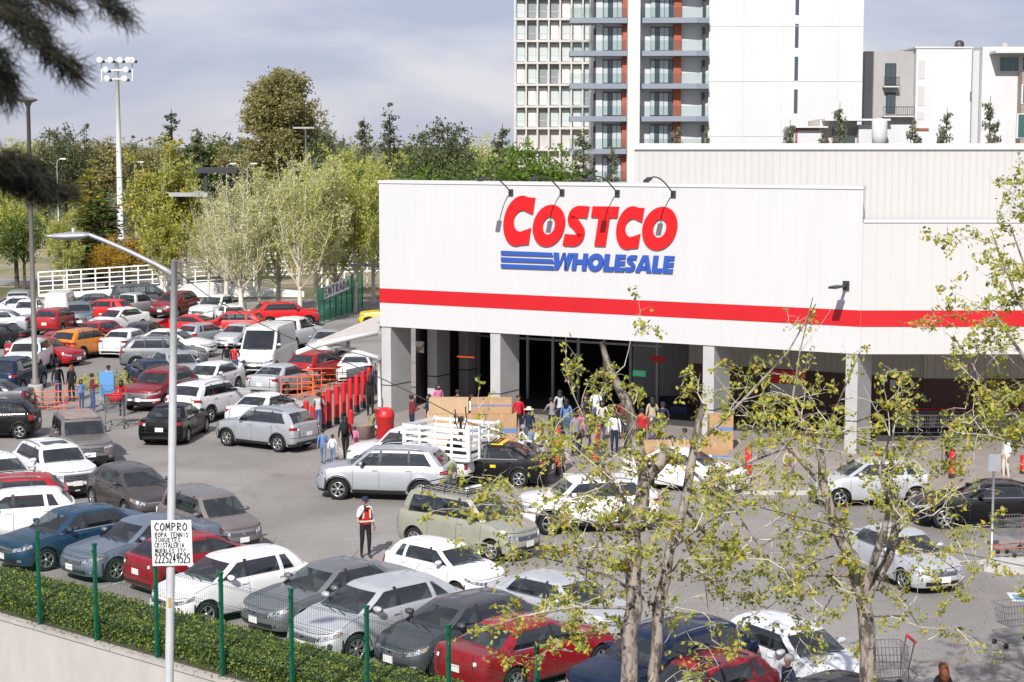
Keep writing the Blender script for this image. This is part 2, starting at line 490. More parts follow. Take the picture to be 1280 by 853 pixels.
    # roof
    rings = [[G[ci,5] for ci in range(len(cols))]]
    for k, dz in ((.95,.012),(.82,.03),(.55,.048),(.25,.055)):
        rings.append([Vector((xm+(p.x-xm)*(.4+.6*k), p.y*k, p.z+dz)) for p in rings[0]])
    rings.append([Vector((xm+(p.x-xm)*.4, 0, H)) for p in rings[0]])
    for a, c in zip(rings, rings[1:]):
        for i in range(len(a)-1):
            for sd in (1, -1):
                q = [Vector((p.x, p.y*sd, p.z)) for p in (a[i], a[i+1], c[i+1], c[i])]
                b.add(q, [(0,1,2,3) if sd < 0 else (3,2,1,0)], 0, True)
    # door seams, sills, arches
    def seam(x, v0=.08, v1=.97, w=.011):
        Sx = s.S_at(x); dS = w/(x0f-x0r)
        s.patch(b, Sx-dS/2, Sx+dS/2, v0, v1, .003, 1, 8, 1, smooth=False)
    if suv != 2:
        seam(cx-.12); seam(xb)
        if suv not in (4,): seam(max(xc-.12, s.xa[1]+.30), .3)
    else:
        seam(cx-.1); seam(xb); seam(-1.6)
    b2f = 1.0
    s.patch(b, s.S_at(P['cx']-.1), s.S_at(s.xa[0]+s.Ra+.01), .985, .995, .003, 6, 1, 1, smooth=False)
    # shut lines of bonnet, boot and bumpers
    if suv not in (2, 4):
        s.patch(b, 1.30, 1.99, .935, .955, .004, 14, 1, 1, smooth=False)
        s.patch(b, 1.08, 1.12, .12, .62, .004, 1, 5, 1, smooth=False)
        s.patch(b, -.99, -.08, .40, .42, .004, 14, 1, 1, smooth=False)
        s.patch(b, -.73, -.70, .42, .98, .004, 1, 6, 1, smooth=False)
        fz = s.pt(s.S_at(s.xa[1]+.02), .80, 1); b.lathe([(.085,.004),(.078,.006)], 14, c=(fz.x, fz.y, fz.z), axis='y', mi=1)
    # black lower cladding on suvs; on others a dark strip drawn as rocker shadow
    if suv in (1,):
        s.patch(b, -.97, 1.97, 0, .13, .008, 60, 2, 1)
    else:
        s.patch(b, 0.02, .98, 0, .05, .005, 40, 1, 1)
    for xa in s.xa:
        for sd in (1,-1):
            vs2, fs2 = [], []
            N = 20
            wdt = .055 if suv == 1 else .02
            for i in range(N+1):
                a = math.pi*(i/N)
                for rr in (s.Ra-.008, s.Ra+wdt):
                    x = xa + rr*math.cos(a); z = P['R'] + rr*math.sin(a)
                    Sx = s.S_at(x); zt = s.top(x); v = max(0, min(1, (z-P['gc'])/(zt-P['gc'])))
                    y = abs(s.pt(Sx, v).y)
                    vs2.append((x, sd*(y+.006), z))
            for i in range(N):
                q = (2*i, 2*i+1, 2*i+3, 2*i+2)
                fs2.append(q if sd > 0 else q[::-1])
            b.add(vs2, fs2, 1, True)
    # underbody and interior floor
    b.box(s.xR+.18, s.xF-.2, -W2+.26, W2-.26, P['gc']-.0, min(P['gc']+.4, .62), 2)
    b.box(s.xa[1]+s.Ra+.02, s.xa[0]-s.Ra-.02, -W2+.10, W2-.10, P['gc']+.02, .42, 2)
    me = b.mesh(kind+'_body', [PAINT['white'], M['trim'], M['under']])
    me.set_sharp_from_angle(angle=R(38))
    parts.append(('body', me, None))
    tint = M['glassd'] if suv in (1,) else M['glass']
    for key, mbx in glass.items():
        g = MB(); g.__dict__.update(mbx.__dict__)
        gm = M['glass'] if key[0] in 'WF' else tint
        parts.append((names[key[0]], mbx.mesh(names[key[0]], [gm]), None))
    # interior
    it = MB()
    it.box(rgx+.25, cx-.05, -W2+.16, W2-.16, .38, .50, 0)
    it.box(cx-.45, cx+.02, -W2+.2, W2-.2, .5, s.top(cx)-.03, 1)
    if suv != 4:
        rowsx = [xb+.02] + ([xc-.05] if suv not in (2,) else [])
    else: rowsx = [xb-.02]
    for xs in rowsx:
        for sy in (-.37, .37):
            it.box(xs-.14, xs+.0, sy-.24, sy+.24, .5, H-.50, 0)
            it.box(xs-.13, xs-.03, sy-.13, sy+.13, H-.50, H-.30, 0)
    it.tube([(cx-.56, .37+.17*math.cos(a), .9*s.top(cx)+.17*math.sin(a)) for a in [i*math.pi/6 for i in range(13)]], .014, 5, 1)
    parts.append(('interior', it.mesh('interior', [M['seat'], M['seat2']]), None))
    # lamps, grille, plates
    def pp(name, args_list, mts, one=True):
        mbx = MB()
        for a, kw in args_list: s.patch(mbx, *a, **kw)
        parts.append((name, mbx.mesh(name, mts), None))
    hv = {0:(.66,.90),1:(.66,.86),2:(.52,.74),3:(.60,.80),4:(.60,.80)}[suv]
    if kind == 'boxy': hv = (.66,.84)
    for sd in (1,-1):
        pp('headlight', [((1.10 if suv != 2 else 1.25,1.72,hv[0]+.0,hv[1]+.03),dict(off=.010,ns=9,nv=3,sides=(sd,),tl=.55,th=.35)),
                         ((1.14,1.21,hv[0]+.13,hv[1]-.02),dict(off=.014,ns=2,nv=2,sides=(sd,),mi=1))], [M['lamp'], M['amber']])
        if kind in ('sedan',): pp('tail_light', [((-.68,-.06,.72,.90),dict(off=.010,ns=8,nv=3,sides=(sd,),tl=.3))], [M['tail']])
        elif kind == 'hatch': pp('tail_light', [((-.60,-.08,.66,.93),dict(off=.010,ns=8,nv=3,sides=(sd,)))], [M['tail']])
        elif kind == 'suv': pp('tail_light', [((-.72,-.02,.74,.88),dict(off=.010,ns=8,nv=3,sides=(sd,),taper=-.3))], [M['tail']])
        else: pp('tail_light', [((-.50,-.26,.48,.88),dict(off=.010,ns=5,nv=3,sides=(sd,)))], [M['tail']])
    g = MB()
    gv = {0:(.60,.80),1:(.52,.82),2:(.50,.68),3:(.52,.80),4:(.5,.8)}[suv]
    s.patch(g, 1.74, 2.0, gv[0], gv[1], .007, 6, 3, 0)
    s.patch(g, 1.60, 2.0, .10, .34, .007, 8, 3, 0)
    for kk in range(4):
        vv = gv[0] + (gv[1]-gv[0])*(kk+.5)/4
        s.patch(g, 1.75, 2.0, vv-.012, vv+.006, .012, 6, 1, 1)
    parts.append(('grille', g.mesh('grille', [M['grille'], M['grail']]), None))
    bl = MB()
    s.patch(bl, -1.0, -.55, .06, .20, .007, 8, 2, 0)
    parts.append(('rear_valance', bl.mesh('rear_valance', [M['trim']]), None))
    for x, z, dirn in ((s.pt(1.99,.42).x+.012, s.pt(1.99,.42).z, 1), (s.pt(-.99,.5 if kind == 'sedan' else .56).x-.012, s.pt(-.99,.56).z, -1)):
        pm = MB(); pm.box(x-.006, x+.006, -.16, .16, z-.08, z+.08)
        parts.append(('licence_plate', pm.mesh('licence_plate', [M['plate']]), None))
    bd = MB(); xx = s.pt(1.99,.72).x+.006; zz = s.pt(1.99, (gv[0]+gv[1])/2).z
    bd.obox((xx, 0, zz), (.008,0,0), (0,.055,0), (0,0,.04))
    parts.append(('badge', bd.mesh('badge', [M['chrome']]), None))
    # mirrors and handles
    for sd in (1,-1):
        mm = MB(); mx_, my, mz = cx-.42, sd*(wb+.13), s.top(cx-.4)+.085
        if suv == 2: mz += .15
        mm.lathe([(.001,-.11),(.055,-.10),(.078,-.04),(.078,.04),(.06,.09),(.001,.11)], 12, axis='y', mi=0)
        mm.v = [(mx_+x*1.0, my+y, mz+z*.85) for x, y, z in mm.v]
        mm.obox((mx_+.02, sd*(wb+.02), mz-.05), (.035,0,0), (0,.05,0), (0,0,.018), 1)
        mm.obox((mx_-.07, my, mz), (.008,0,0), (0,.085,0), (0,0,.05), 2)
        parts.append(('side_mirror', mm.mesh('side_mirror', [PAINT['white'], M['trim'], M['glassd']]), None))
        for hx in ((xb+.14, max(xc-.02, s.xa[1]+.38)) if suv not in (2,4) else (xb+.16,)):
            hm = MB(); q = s.pt(s.S_at(hx), .84, sd)
            hm.obox(q+Vector((0,sd*.016,0)), (.085,0,0), (0,.012,0), (0,0,.016))
            parts.append(('door_handle', hm.mesh('door_handle', [PAINT['white']]), None))
    if suv == 1:
        for sd in (1,-1):
            rl = MB(); pts = []
            for i in range(9):
                x = rfx-.2 + (rrx+.25-rfx+.2)*i/8
                pts.append((x, sd*wt*.93, roofz(x)+.03+.045*math.sin(math.pi*min(1,max(0,i/8)))**.4))
            rl.tube(pts, .018, 6)
            parts.append(('roof_rail', rl.mesh('roof_rail', [M['grail']]), None))
    ct = MB()
    if kind in ('sedan', 'suv'): s.patch(ct, s.S_at(max(xc-.35, rgx+.4)), s.S_at(cx-.2), .975, 1.0, .006, 16, 1, 0)
    s.patch(ct, 1.76, 2.0, gv[1]-.01, gv[1]+.03, .012, 6, 1, 0)
    parts.append(('chrome_trim', ct.mesh('chrome_trim', [M['chrome']]), None))
    for sd in (1,-1):
        fg = MB(); s.patch(fg, 1.42, 1.56, .20, .32, .010, 3, 2, 0, sides=(sd,)); parts.append(('fog_lamp', fg.mesh('fog_lamp', [M['lamp']]), None))
        rv = MB(); s.patch(rv, -.70, -.60, .74, .84, .014, 2, 2, 0, sides=(sd,)); parts.append(('reversing_lamp', rv.mesh('reversing_lamp', [M['plate']]), None))
    wp = MB()
    for yy in (.05, .5):
        a = G[0,1]; wp.bar((a.x+.02, yy*wb+.1, a.z+.02-.0*yy), (a.x-.10, yy*wb-.34, a.z+.07), .018, .012)
    parts.append(('wiper', wp.mesh('wiper', [M['trim']]), None))
    if suv == 3:
        bd_ = MB(); bd_.box(s.xR+.12, rgx-.1, -W2+.16, W2-.16, s.top(-1.8)+.035, s.top(-1.8)+.045)
        parts.append(('cargo_bed', bd_.mesh('cargo_bed', [M['under']]), None))
    if kind in ('hatch','sedan'):
        an = MB(); an.tube([(rrx+.25,0,H-.01),(rrx+.02,0,H+.16)], .006, 4)
        parts.append(('antenna', an.mesh('antenna', [M['trim']]), None))
    wheels = make_wheel(P['R'], seed)
    return dict(P=P, s=s, parts=parts, wheels=wheels)

PROTO = {}
PAINTED = ('body', 'side_mirror', 'door_handle')
def place_car(kind, paintname, px, py, yaw, label, scale=1.0, name=None, cat='car', group='cars in the store car park', trim_roof=None, far=False, ground=None):
    if kind not in PROTO: PROTO[kind] = make_kind(kind, len(PROTO))
    K = PROTO[kind]; P = K['P']
    p = ground if ground is not None else pix(px, py, P['H']*scale)
    nm = name or {'sedan_b':'sedan_car','coupe':'coupe_car','hatch_b':'hatchback_car','suv_b':'suv_car','sedan':'sedan_car','hatch':'hatchback_car','suv':'suv_car','minivan':'minivan','boxy':'wagon_car','van':'delivery_van','pickup':'pickup_truck','truck':'stake_truck'}[kind]
    e = empty(nm, (p.x, p.y, 0.004), R(yaw), label, cat, group)
    e.scale = (scale,)*3
    if ground is None:
        ox_ = (P['rfx']+P['rrx'])/2*scale; e.location.x -= math.cos(R(yaw))*ox_; e.location.y -= math.sin(R(yaw))*ox_
    pm = PAINT[paintname]
    skip = ('door_handle','wiper','antenna','badge','interior','chrome_trim','fog_lamp','reversing_lamp') if far else ()
    for pn, me, _ in K['parts']:
        if pn in skip: continue
        o = link(pn, me, e)
        if pn in PAINTED:
            o.material_slots[0].link = 'OBJECT'; o.material_slots[0].material = pm
    s = K['s']
    for xa in s.xa:
        for sd in (1,-1):
            w = link('wheel', K['wheels'][0], e, (xa, sd*(P['W']/2-.115), P['R']))
            if sd < 0: w.rotation_euler = (0,0,math.pi)
            link('rim', K['wheels'][1], w)
    return e
# ---------------------------------------------------------------- the ground
ASPH = mat('asphalt', (0.235,0.220,0.207), .92, spec=.25, var=.0, scale=.35, bump=.15, col2=(0.305,0.288,0.272), thr=(.3,.72))
def asphalt_detail(m):
    t = m.node_tree; p = t.nodes['Principled BSDF']
    tcn = t.nodes.new('ShaderNodeTexCoord')
    n = t.nodes.new('ShaderNodeTexNoise'); n.inputs['Scale'].default_value = 28; n.inputs['Detail'].default_value = 4
    v = t.nodes.new('ShaderNodeTexVoronoi'); v.inputs['Scale'].default_value = .55; v.feature = 'DISTANCE_TO_EDGE'
    w = t.nodes.new('ShaderNodeTexNoise'); w.inputs['Scale'].default_value = 1.5
    ad = t.nodes.new('ShaderNodeMixRGB'); ad.inputs[0].default_value = .25
    t.links.new(tcn.outputs['Object'], n.inputs['Vector']); t.links.new(tcn.outputs['Object'], w.inputs['Vector'])
    t.links.new(tcn.outputs['Object'], ad.inputs[1]); t.links.new(w.outputs['Color'], ad.inputs[2]); t.links.new(ad.outputs[0], v.inputs['Vector'])
    r = t.nodes.new('ShaderNodeValToRGB'); r.color_ramp.elements[0].color = (.62,.62,.62,1); r.color_ramp.elements[1].color = (1.3,1.3,1.3,1)
    r.color_ramp.elements[0].position = .36; r.color_ramp.elements[1].position = .66
    t.links.new(n.outputs['Fac'], r.inputs[0])
    r2 = t.nodes.new('ShaderNodeValToRGB'); r2.color_ramp.elements[0].color = (.78,.78,.78,1); r2.color_ramp.elements[1].color = (1,1,1,1)
    r2.color_ramp.elements[0].position = .0; r2.color_ramp.elements[1].position = .012
    t.links.new(v.outputs['Distance'], r2.inputs[0])
    w2 = t.nodes.new('ShaderNodeTexNoise'); w2.inputs['Scale'].default_value = .13; w2.inputs['Detail'].default_value = 3; t.links.new(tcn.outputs['Object'], w2.inputs['Vector'])
    rr = t.nodes.new('ShaderNodeValToRGB'); rr.color_ramp.elements[0].color = (.84,.83,.82,1); rr.color_ramp.elements[1].color = (1.06,1.06,1.06,1); rr.color_ramp.elements[0].position = .38; rr.color_ramp.elements[1].position = .6
    t.links.new(w2.outputs['Fac'], rr.inputs[0])
    v2 = t.nodes.new('ShaderNodeTexVoronoi'); v2.inputs['Scale'].default_value = .42; t.links.new(ad.outputs[0], v2.inputs['Vector'])
    r3 = t.nodes.new('ShaderNodeValToRGB'); r3.color_ramp.elements[0].color = (.66,.65,.64,1); r3.color_ramp.elements[1].color = (1,1,1,1); r3.color_ramp.elements[0].position = .03; r3.color_ramp.elements[1].position = .14
    t.links.new(v2.outputs['Distance'], r3.inputs[0])
    ma = t.nodes.new('ShaderNodeMixRGB'); ma.blend_type = 'MULTIPLY'; ma.inputs[0].default_value = 1
    mb2 = t.nodes.new('ShaderNodeMixRGB'); mb2.blend_type = 'MULTIPLY'; mb2.inputs[0].default_value = .8
    t.links.new(p.inputs['Base Color'].links[0].from_socket, ma.inputs[1]); t.links.new(rr.outputs[0], ma.inputs[2]); t.links.new(ma.outputs[0], mb2.inputs[1]); t.links.new(r3.outputs[0], mb2.inputs[2])
    src = mb2.outputs[0]
    m1 = t.nodes.new('ShaderNodeMixRGB'); m1.blend_type = 'MULTIPLY'; m1.inputs[0].default_value = .8
    m2 = t.nodes.new('ShaderNodeMixRGB'); m2.blend_type = 'MULTIPLY'; m2.inputs[0].default_value = .7
    t.links.new(src, m1.inputs[1]); t.links.new(r.outputs[0], m1.inputs[2])
    t.links.new(m1.outputs[0], m2.inputs[1]); t.links.new(r2.outputs[0], m2.inputs[2])
    t.links.new(m2.outputs[0], p.inputs['Base Color'])
asphalt_detail(ASPH)
EARTH = mat('dry_earth', (0.19,0.16,0.11), .95, spec=.1, scale=.06, col2=(0.10,0.12,0.05), thr=(.4,.6))
CONC = mat('concrete', (0.36,0.34,0.31), .85, spec=.2, scale=1.2, col2=(0.46,0.44,0.40), bump=.1)
KERB = mat('kerb_concrete', (0.45,0.44,0.41), .85, spec=.2, var=.15, scale=2)
FA = pix(50, 783); FB = pix(278, 848)
FU = (FB-FA); FSTEP = FU.length/3; FU.normalize(); FN = Vector((FU.y, -FU.x, 0))   # towards the camera
if FN.y > 0: FN = -FN
WL = FA + FN*.14
P0, P1 = WL - FU*120, WL + FU*70
g = MB(); g.add([(P0.x,P0.y,0),(P1.x,P1.y,0),(4000,P1.y,0),(4000,6000,0),(-4000,6000,0),(-4000,P0.y,0)], [(0,1,2,3,4,5)])
tag(g.build('ground', EARTH), kind='structure')
g = MB(); lot_far = 139
g.add([(P0.x+30,P0.y-26,.004),(P1.x,P1.y,.004),(75,P1.y,.004),(75,lot_far,.004),(-75,lot_far,.004),(-75,98,.004)], [(0,1,2,3,4,5)])
g2 = MB()
a0 = WL - FU*100; 
g2.add([(a0.x,a0.y,.004),(P1.x,P1.y,.004),(90,P1.y,.004),(90,lot_far,.004),(a0.x,lot_far,.004)], [(0,1,2,3,4)])
tag(g2.build('car_park_asphalt', ASPH), kind='structure')
g = MB(); g.add([(-4000,-200,-3.2),(4000,-200,-3.2),(4000,P0.y+40,-3.2),(-4000,P0.y+40,-3.2)], [(0,1,2,3)])
# only in front of the wall: keep it below the ground sheet
tag(g.build('lower_road', mat('road', (0.09,0.088,0.085), .9, var=.2, scale=.5)), kind='structure')
# retaining wall with coping
mb = MB()
c = (P0+P1)/2; half = (P1-P0)/2
mb.obox((c.x-FN.x*.15, c.y-FN.y*.15, -1.62), half, FN*-.15, (0,0,1.58), 0)
WALLM = mat('painted_wall', (0.42,0.395,0.36), .8, spec=.2, scale=.8, col2=(0.50,0.475,0.44), bump=.05, stretch=(1,1,.35))
rw = mb.build('retaining_wall', [WALLM]); tag(rw, 'long pale concrete retaining wall below the clipped green hedge', 'wall')
cp = MB()
k = 0; seg = 3.0; L_ = (P1-P0).length
while k*seg < L_-1:
    a = P0 + FU*(k*seg+.012); b_ = P0 + FU*((k+1)*seg-.012)
    m_ = (a+b_)/2
    cp.obox((m_.x-FN.x*.13, m_.y-FN.y*.13, .0), (b_-a)/2, FN*-.17, (0,0,.045), 0); k += 1
cp.build('coping', [CONC], rw)
# soil strip under the hedge and kerb behind it
def strip(p, q, n0, n1, z0, z1, name, m, par=None):
    b = MB(); cc = (p+q)/2; b.obox((cc.x-FN.x*(n0+n1)/2, cc.y-FN.y*(n0+n1)/2, (z0+z1)/2), (q-p)/2, FN*(n1-n0)/2, (0,0,(z1-z0)/2)); return b.build(name, m, par)
tag(strip(P0+FU*30, P1, .2, 2.35, .006, .05, 'planting_soil', mat('soil', (0.10,0.075,0.05), .95, var=.3, scale=3)), kind='structure')
tag(strip(P0+FU*30, P1, 2.36, 2.52, .006, .14, 'kerb', KERB), kind='structure')

# ---------------------------------------------------------------- warehouse store
STORE = empty('warehouse_store', (pix(475,408,3.9).x, pix(475,408,3.9).y, 0), 0, 'large white warehouse store with red stripe and dark open colonnade', 'store')
WA, WB = pix(475,408,3.9), pix(1075,443,3.9)
WA.z = WB.z = 0
WBY = WB.y
tU = (WB-WA).normalized(); WLEN = (WB-WA).length; tN = Vector((tU.y, -tU.x, 0))     # outward normal
if tN.y > 0: tN = -tN
ZB, ZT, ZR = 3.9, 10.15, 8.9
ORG = WA.copy()
def sb(name, mbx, mats, par=STORE):     # geometry given in world space, parented to the store
    o = mbx.build(name, mats, par); o.location = -Vector((STORE.location.x, STORE.location.y, 0)) if par is STORE else (0,0,0); return o
def wp(t, n, z): return WA + tU*t + tN*n + Vector((0,0,z))
def wall_t(px, py):                      # place on the sign wall seen at this pixel
    r = ray(px, py); cpos = Vector((0,0,HC))
    k = (WA - cpos).dot(tN)/r.dot(tN); p = cpos + r*k
    return (p-WA).dot(tU), p.z
def panel_mat(name, base, groove, pitch, ang, dark=.75, width=.05):
    m = bpy.data.materials.new(name); m.use_nodes = True
    t = m.node_tree; p = t.nodes['Principled BSDF']; p.inputs['Roughness'].default_value = .45; p.inputs['Specular IOR Level'].default_value = .3
    tcn = t.nodes.new('ShaderNodeTexCoord')
    vm = t.nodes.new('ShaderNodeVectorMath'); vm.operation = 'DOT_PRODUCT'; vm.inputs[1].default_value = (math.cos(ang)/pitch, math.sin(ang)/pitch, 0)
    fr = t.nodes.new('ShaderNodeMath'); fr.operation = 'FRACT'
    r = t.nodes.new('ShaderNodeValToRGB'); r.color_ramp.interpolation = 'LINEAR'
    e = r.color_ramp.elements; e[0].position = 0; e[0].color = (dark,dark,dark,1); e[1].position = width; e[1].color = (1,1,1,1)
    n = t.nodes.new('ShaderNodeTexNoise'); n.inputs['Scale'].default_value = .7; n.inputs['Detail'].default_value = 6
    mp_ = t.nodes.new('ShaderNodeMapping'); mp_.inputs['Scale'].default_value = (1.5,1.5,.25)
    r2 = t.nodes.new('ShaderNodeValToRGB'); r2.color_ramp.elements[0].color = (*[c*.975 for c in base],1); r2.color_ramp.elements[1].color = (*base,1)
    r2.color_ramp.elements[0].position = .35; r2.color_ramp.elements[1].position = .6
    mm = t.nodes.new('ShaderNodeMixRGB'); mm.blend_type = 'MULTIPLY'; mm.inputs[0].default_value = 1
    t.links.new(tcn.outputs['Object'], vm.inputs[0]); t.links.new(vm.outputs['Value'], fr.inputs[0]); t.links.new(fr.outputs[0], r.inputs[0])
    t.links.new(tcn.outputs['Object'], mp_.inputs[0]); t.links.new(mp_.outputs[0], n.inputs['Vector']); t.links.new(n.outputs['Fac'], r2.inputs[0])
    t.links.new(r2.outputs[0], mm.inputs[1]); t.links.new(r.outputs[0], mm.inputs[2]); t.links.new(mm.outputs[0], p.inputs['Base Color'])
    bp = t.nodes.new('ShaderNodeBump'); bp.inputs['Strength'].default_value = .4; bp.inputs['Distance'].default_value = .02
    t.links.new(r.outputs[0], bp.inputs['Height']); t.links.new(bp.outputs[0], p.inputs['Normal'])
    return m
ang = math.atan2(tU.y, tU.x)
PW1 = panel_mat('white_wall_panel', (.565,.565,.572), 0, .50, ang, .88, .05)
PW2 = panel_mat('cream_wall_panel', (.555,.545,.53), 0, .52, 0, .80, .04)
DEP = 1.25
RX = 40.0
# fascia over the colonnade: left face (a closed box), right face
def prism(mbx, pts, z0, z1, mi=0):
    n = len(pts); b = len(mbx.v)
    area = sum(pts[i][0]*pts[(i+1)%n][1]-pts[(i+1)%n][0]*pts[i][1] for i in range(n))
    if area < 0: pts = pts[::-1]
    mbx.add([(p[0],p[1],z0) for p in pts]+[(p[0],p[1],z1) for p in pts],
            [tuple(reversed(range(n))), tuple(range(n,2*n))]+[(i,(i+1)%n,n+(i+1)%n,n+i) for i in range(n)], mi)
inA, inB = wp(0,-DEP,0), wp(WLEN-.33,-DEP,0)
mb = MB(); prism(mb, [wp(0,0,0), wp(WLEN,0,0), wp(WLEN+.0,0,0)+Vector((.02,.9,0)), inB, inA], ZB, ZT-.12, 0)
sb('sign_wall', mb, [PW1])
mb = MB(); prism(mb, [wp(-.03,.04,0), wp(WLEN+.02,.04,0), wp(WLEN+.02,.04,0)+Vector((.02,.95,0)), wp(WLEN-.3,-DEP-.04,0), wp(-.03,-DEP-.04,0)], ZT-.12, ZT)
sb('parapet_cap', mb, [mat('cap_white', (.60,.60,.60), .5)])
mb = MB(); mb.box(WB.x+.004, RX, WBY+.002, WBY+DEP, ZB, ZR-.1, 0); sb('side_wall', mb, [PW2])
mb = MB(); mb.box(WB.x+.03, RX, WBY-.04, WBY+DEP+.04, ZR-.1, ZR); sb('parapet_cap', mb, [mat('cap_white', (0,0,0))])
# red stripe, slightly proud
RED = mat('sign_red', (0.52,0.009,0.015), .45, var=.04, scale=1)
sz0, sz1 = wall_t(1060,408)[1], wall_t(1060,387.5)[1]
mb = MB(); mb.add([wp(0,.012,sz0), wp(WLEN,.012,sz0), wp(WLEN,.012,sz1), wp(0,.012,sz1)], [(0,1,2,3)])
zz = 0.012
mb.add([(WB.x,WBY-.012,sz0),(RX,WBY-.012,sz0),(RX,WBY-.012,sz1),(WB.x,WBY-.012,sz1)], [(0,1,2,3)])
mb.add([wp(-.012,.012,sz0), wp(-.012,.012,sz1), wp(-.012,-.6,sz1), wp(-.012,-.6,sz0)], [(0,1,2,3)])
sb('red_stripe', mb, [RED])
# canopy soffit and roof, back wall
SOF = mat('soffit', (0.22,0.21,0.20), .9, var=.1)
mb = MB(); back = 9.0
prism(mb, [wp(0,-DEP,0), wp(WLEN-.33,-DEP,0), (RX,WBY+DEP), (RX,WBY+14), wp(WLEN,-12,0), wp(0,-back,0)], ZB+.35, ZB+.5); sb('soffit', mb, [SOF])
# back wall: brown block below, beige sheet above
BRK = mat('brown_block', (0.16,0.09,0.075), .85, var=.15, scale=4, stretch=(1,1,4))
SHT = panel_mat('beige_sheet', (.66,.60,.50), 0, .30, ang, .60, .12)
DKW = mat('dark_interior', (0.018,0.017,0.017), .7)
bw = MB()
t_open = WLEN*.47
bw.obox(wp(WLEN*.745, -back, 1.0), tU*WLEN*.255, tN*.1, (0,0,1.0), 0)
bw.box(wp(WLEN,-back,0).x-.3, RX, WBY+7.8, WBY+8.0, 0, 2.0, 0)
sb('block_wall', bw, [BRK])
bw = MB()
bw.obox(wp(WLEN*.745, -back-.02, 3.15), tU*WLEN*.255, tN*.1, (0,0,1.15), 0)
bw.box(wp(WLEN,-back,0).x-.3, RX, WBY+7.75, WBY+7.99, 2.0, 4.3, 0)
sb('sheet_wall', bw, [SHT])
# entrance glazing and lobby
lf2 = MB(); prism(lf2, [wp(.3,-3.0,0), wp(WLEN-.5,-3.0,0), wp(WLEN,-3.2,0)+Vector((20,4.4,0)), (RX-.5,WBY+7.6), wp(WLEN*.97,-back,0), wp(0.3,-15.5,0)], .131, .139); tag(lf2.build('lobby_shade_floor', [mat('shade_dark_floor', (.075,.07,.066), .6, var=.15, scale=1)]), kind='structure')  # dark sheet on the pavement; colonnade shade is put into its colour
GL = glassmat('store_glass', (.10,.11,.11), .3)
fr = MB()
for k in range(8):
    t = .8 + k*(t_open-1)/7
    fr.obox(wp(t, -7.0, 1.9), tU*.06, tN*.06, (0,0,1.9))
fr.obox(wp(t_open*.5, -7.0, 2.9), tU*t_open*.5, tN*.05, (0,0,.05))
sb('entrance_frame', fr, [M['grail']])
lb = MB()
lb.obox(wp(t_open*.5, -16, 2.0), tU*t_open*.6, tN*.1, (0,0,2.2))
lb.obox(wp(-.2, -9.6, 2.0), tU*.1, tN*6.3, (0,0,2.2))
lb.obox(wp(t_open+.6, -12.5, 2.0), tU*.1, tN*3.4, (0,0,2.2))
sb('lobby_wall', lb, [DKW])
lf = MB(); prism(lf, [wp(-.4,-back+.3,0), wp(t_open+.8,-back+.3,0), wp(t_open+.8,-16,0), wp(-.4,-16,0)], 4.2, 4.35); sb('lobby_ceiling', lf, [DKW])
# a warm heater strip inside the left bay
hs = MB(); hp = pixd(582, 446.5, (wp(2.8,-6.8,0)).y)
hs.obox(hp, tU*.45, tN*.02, (0,0,.022)); sb('heater_lamp', hs, [mat('heater_glow', (.5,.08,.03), .5, emit=(1,.12,.03,.7))])
# columns
COLM = mat('grey_render', (0.40,0.40,0.395), .85, spec=.2, scale=.9, col2=(.47,.47,.465), bump=.06)
JNT = mat('column_joint', (0.08,0.08,0.08), .8)
for px in (476, 612, 878, 1057):
    t, _ = wall_t(px, 430)
    r = ray(px, 408+ (px-475)*.058); 
    c = MB(); c0 = wp(t+.24, -.86, 0)
    c.obox(c0+Vector((0,0,ZB/2+.05)), tU*.235, tN*.80, (0,0,ZB/2-.06), 0)
    c.obox(c0+Vector((0,0,1.35)), tU*.239, tN*.804, (0,0,.025), 1)
    sb('column', c, [COLM, JNT])
    cc = MB(); cc.obox(c0+Vector((0,0,ZB+.17)), tU*.2, tN*.35, (0,0,.17)); sb('column_head', cc, [COLM])
for nn in (-3.6, -6.3):
    c = MB(); c0 = wp(.35, nn-.6, 0); c.obox(c0+Vector((0,0,2.1)), tU*.25, tN*.55, (0,0,2.1), 0); c.obox(c0+Vector((0,0,1.35)), tU*.254, tN*.554, (0,0,.03), 1); sb('column', c, [COLM, JNT])
# warehouse hall behind
HY = WBY + 16
hx0 = pixd(793, 190, HY).x
mb = MB(); HK = (HY+45)/HY; prism(mb, [(hx0,HY),(75,HY),(75,HY+45),(hx0*HK+1.2,HY+45)], 0, 11.45, 0)
RIB = panel_mat('ribbed_hall_panel', (.50,.49,.475), 0, .32, 0, .87, .35)
sb('hall_wall', mb, [RIB])
mb = MB(); prism(mb, [(hx0-.1,HY-.12),(75.1,HY-.12),(75.1,HY+45.1),(hx0*HK+1.1,HY+45.1)], 11.45, 11.72); sb('hall_parapet', mb, [mat('cap_cream', (.62,.60,.57), .5)])
mb = MB(); prism(mb, [wp(0.1,-DEP-.1,0), wp(WLEN-.4,-DEP-.1,0), (RX,WBY+DEP+.1), (RX,HY-.1), (hx0-5,HY-.1), wp(0.1,-14,0)], 4.6, 8.3)
sb('flat_roof', mb, [mat('roof_grey', (.4,.39,.37), .8, var=.1, scale=.3)])
mb = MB(); mb.add([wp(-.01,-DEP-.05,4.42), wp(-.01,-14,4.42), wp(-.01,-14,8.35), wp(-.01,-DEP-.05,8.35)], [(0,1,2,3)]); sb('gable_wall', mb, [PW1])
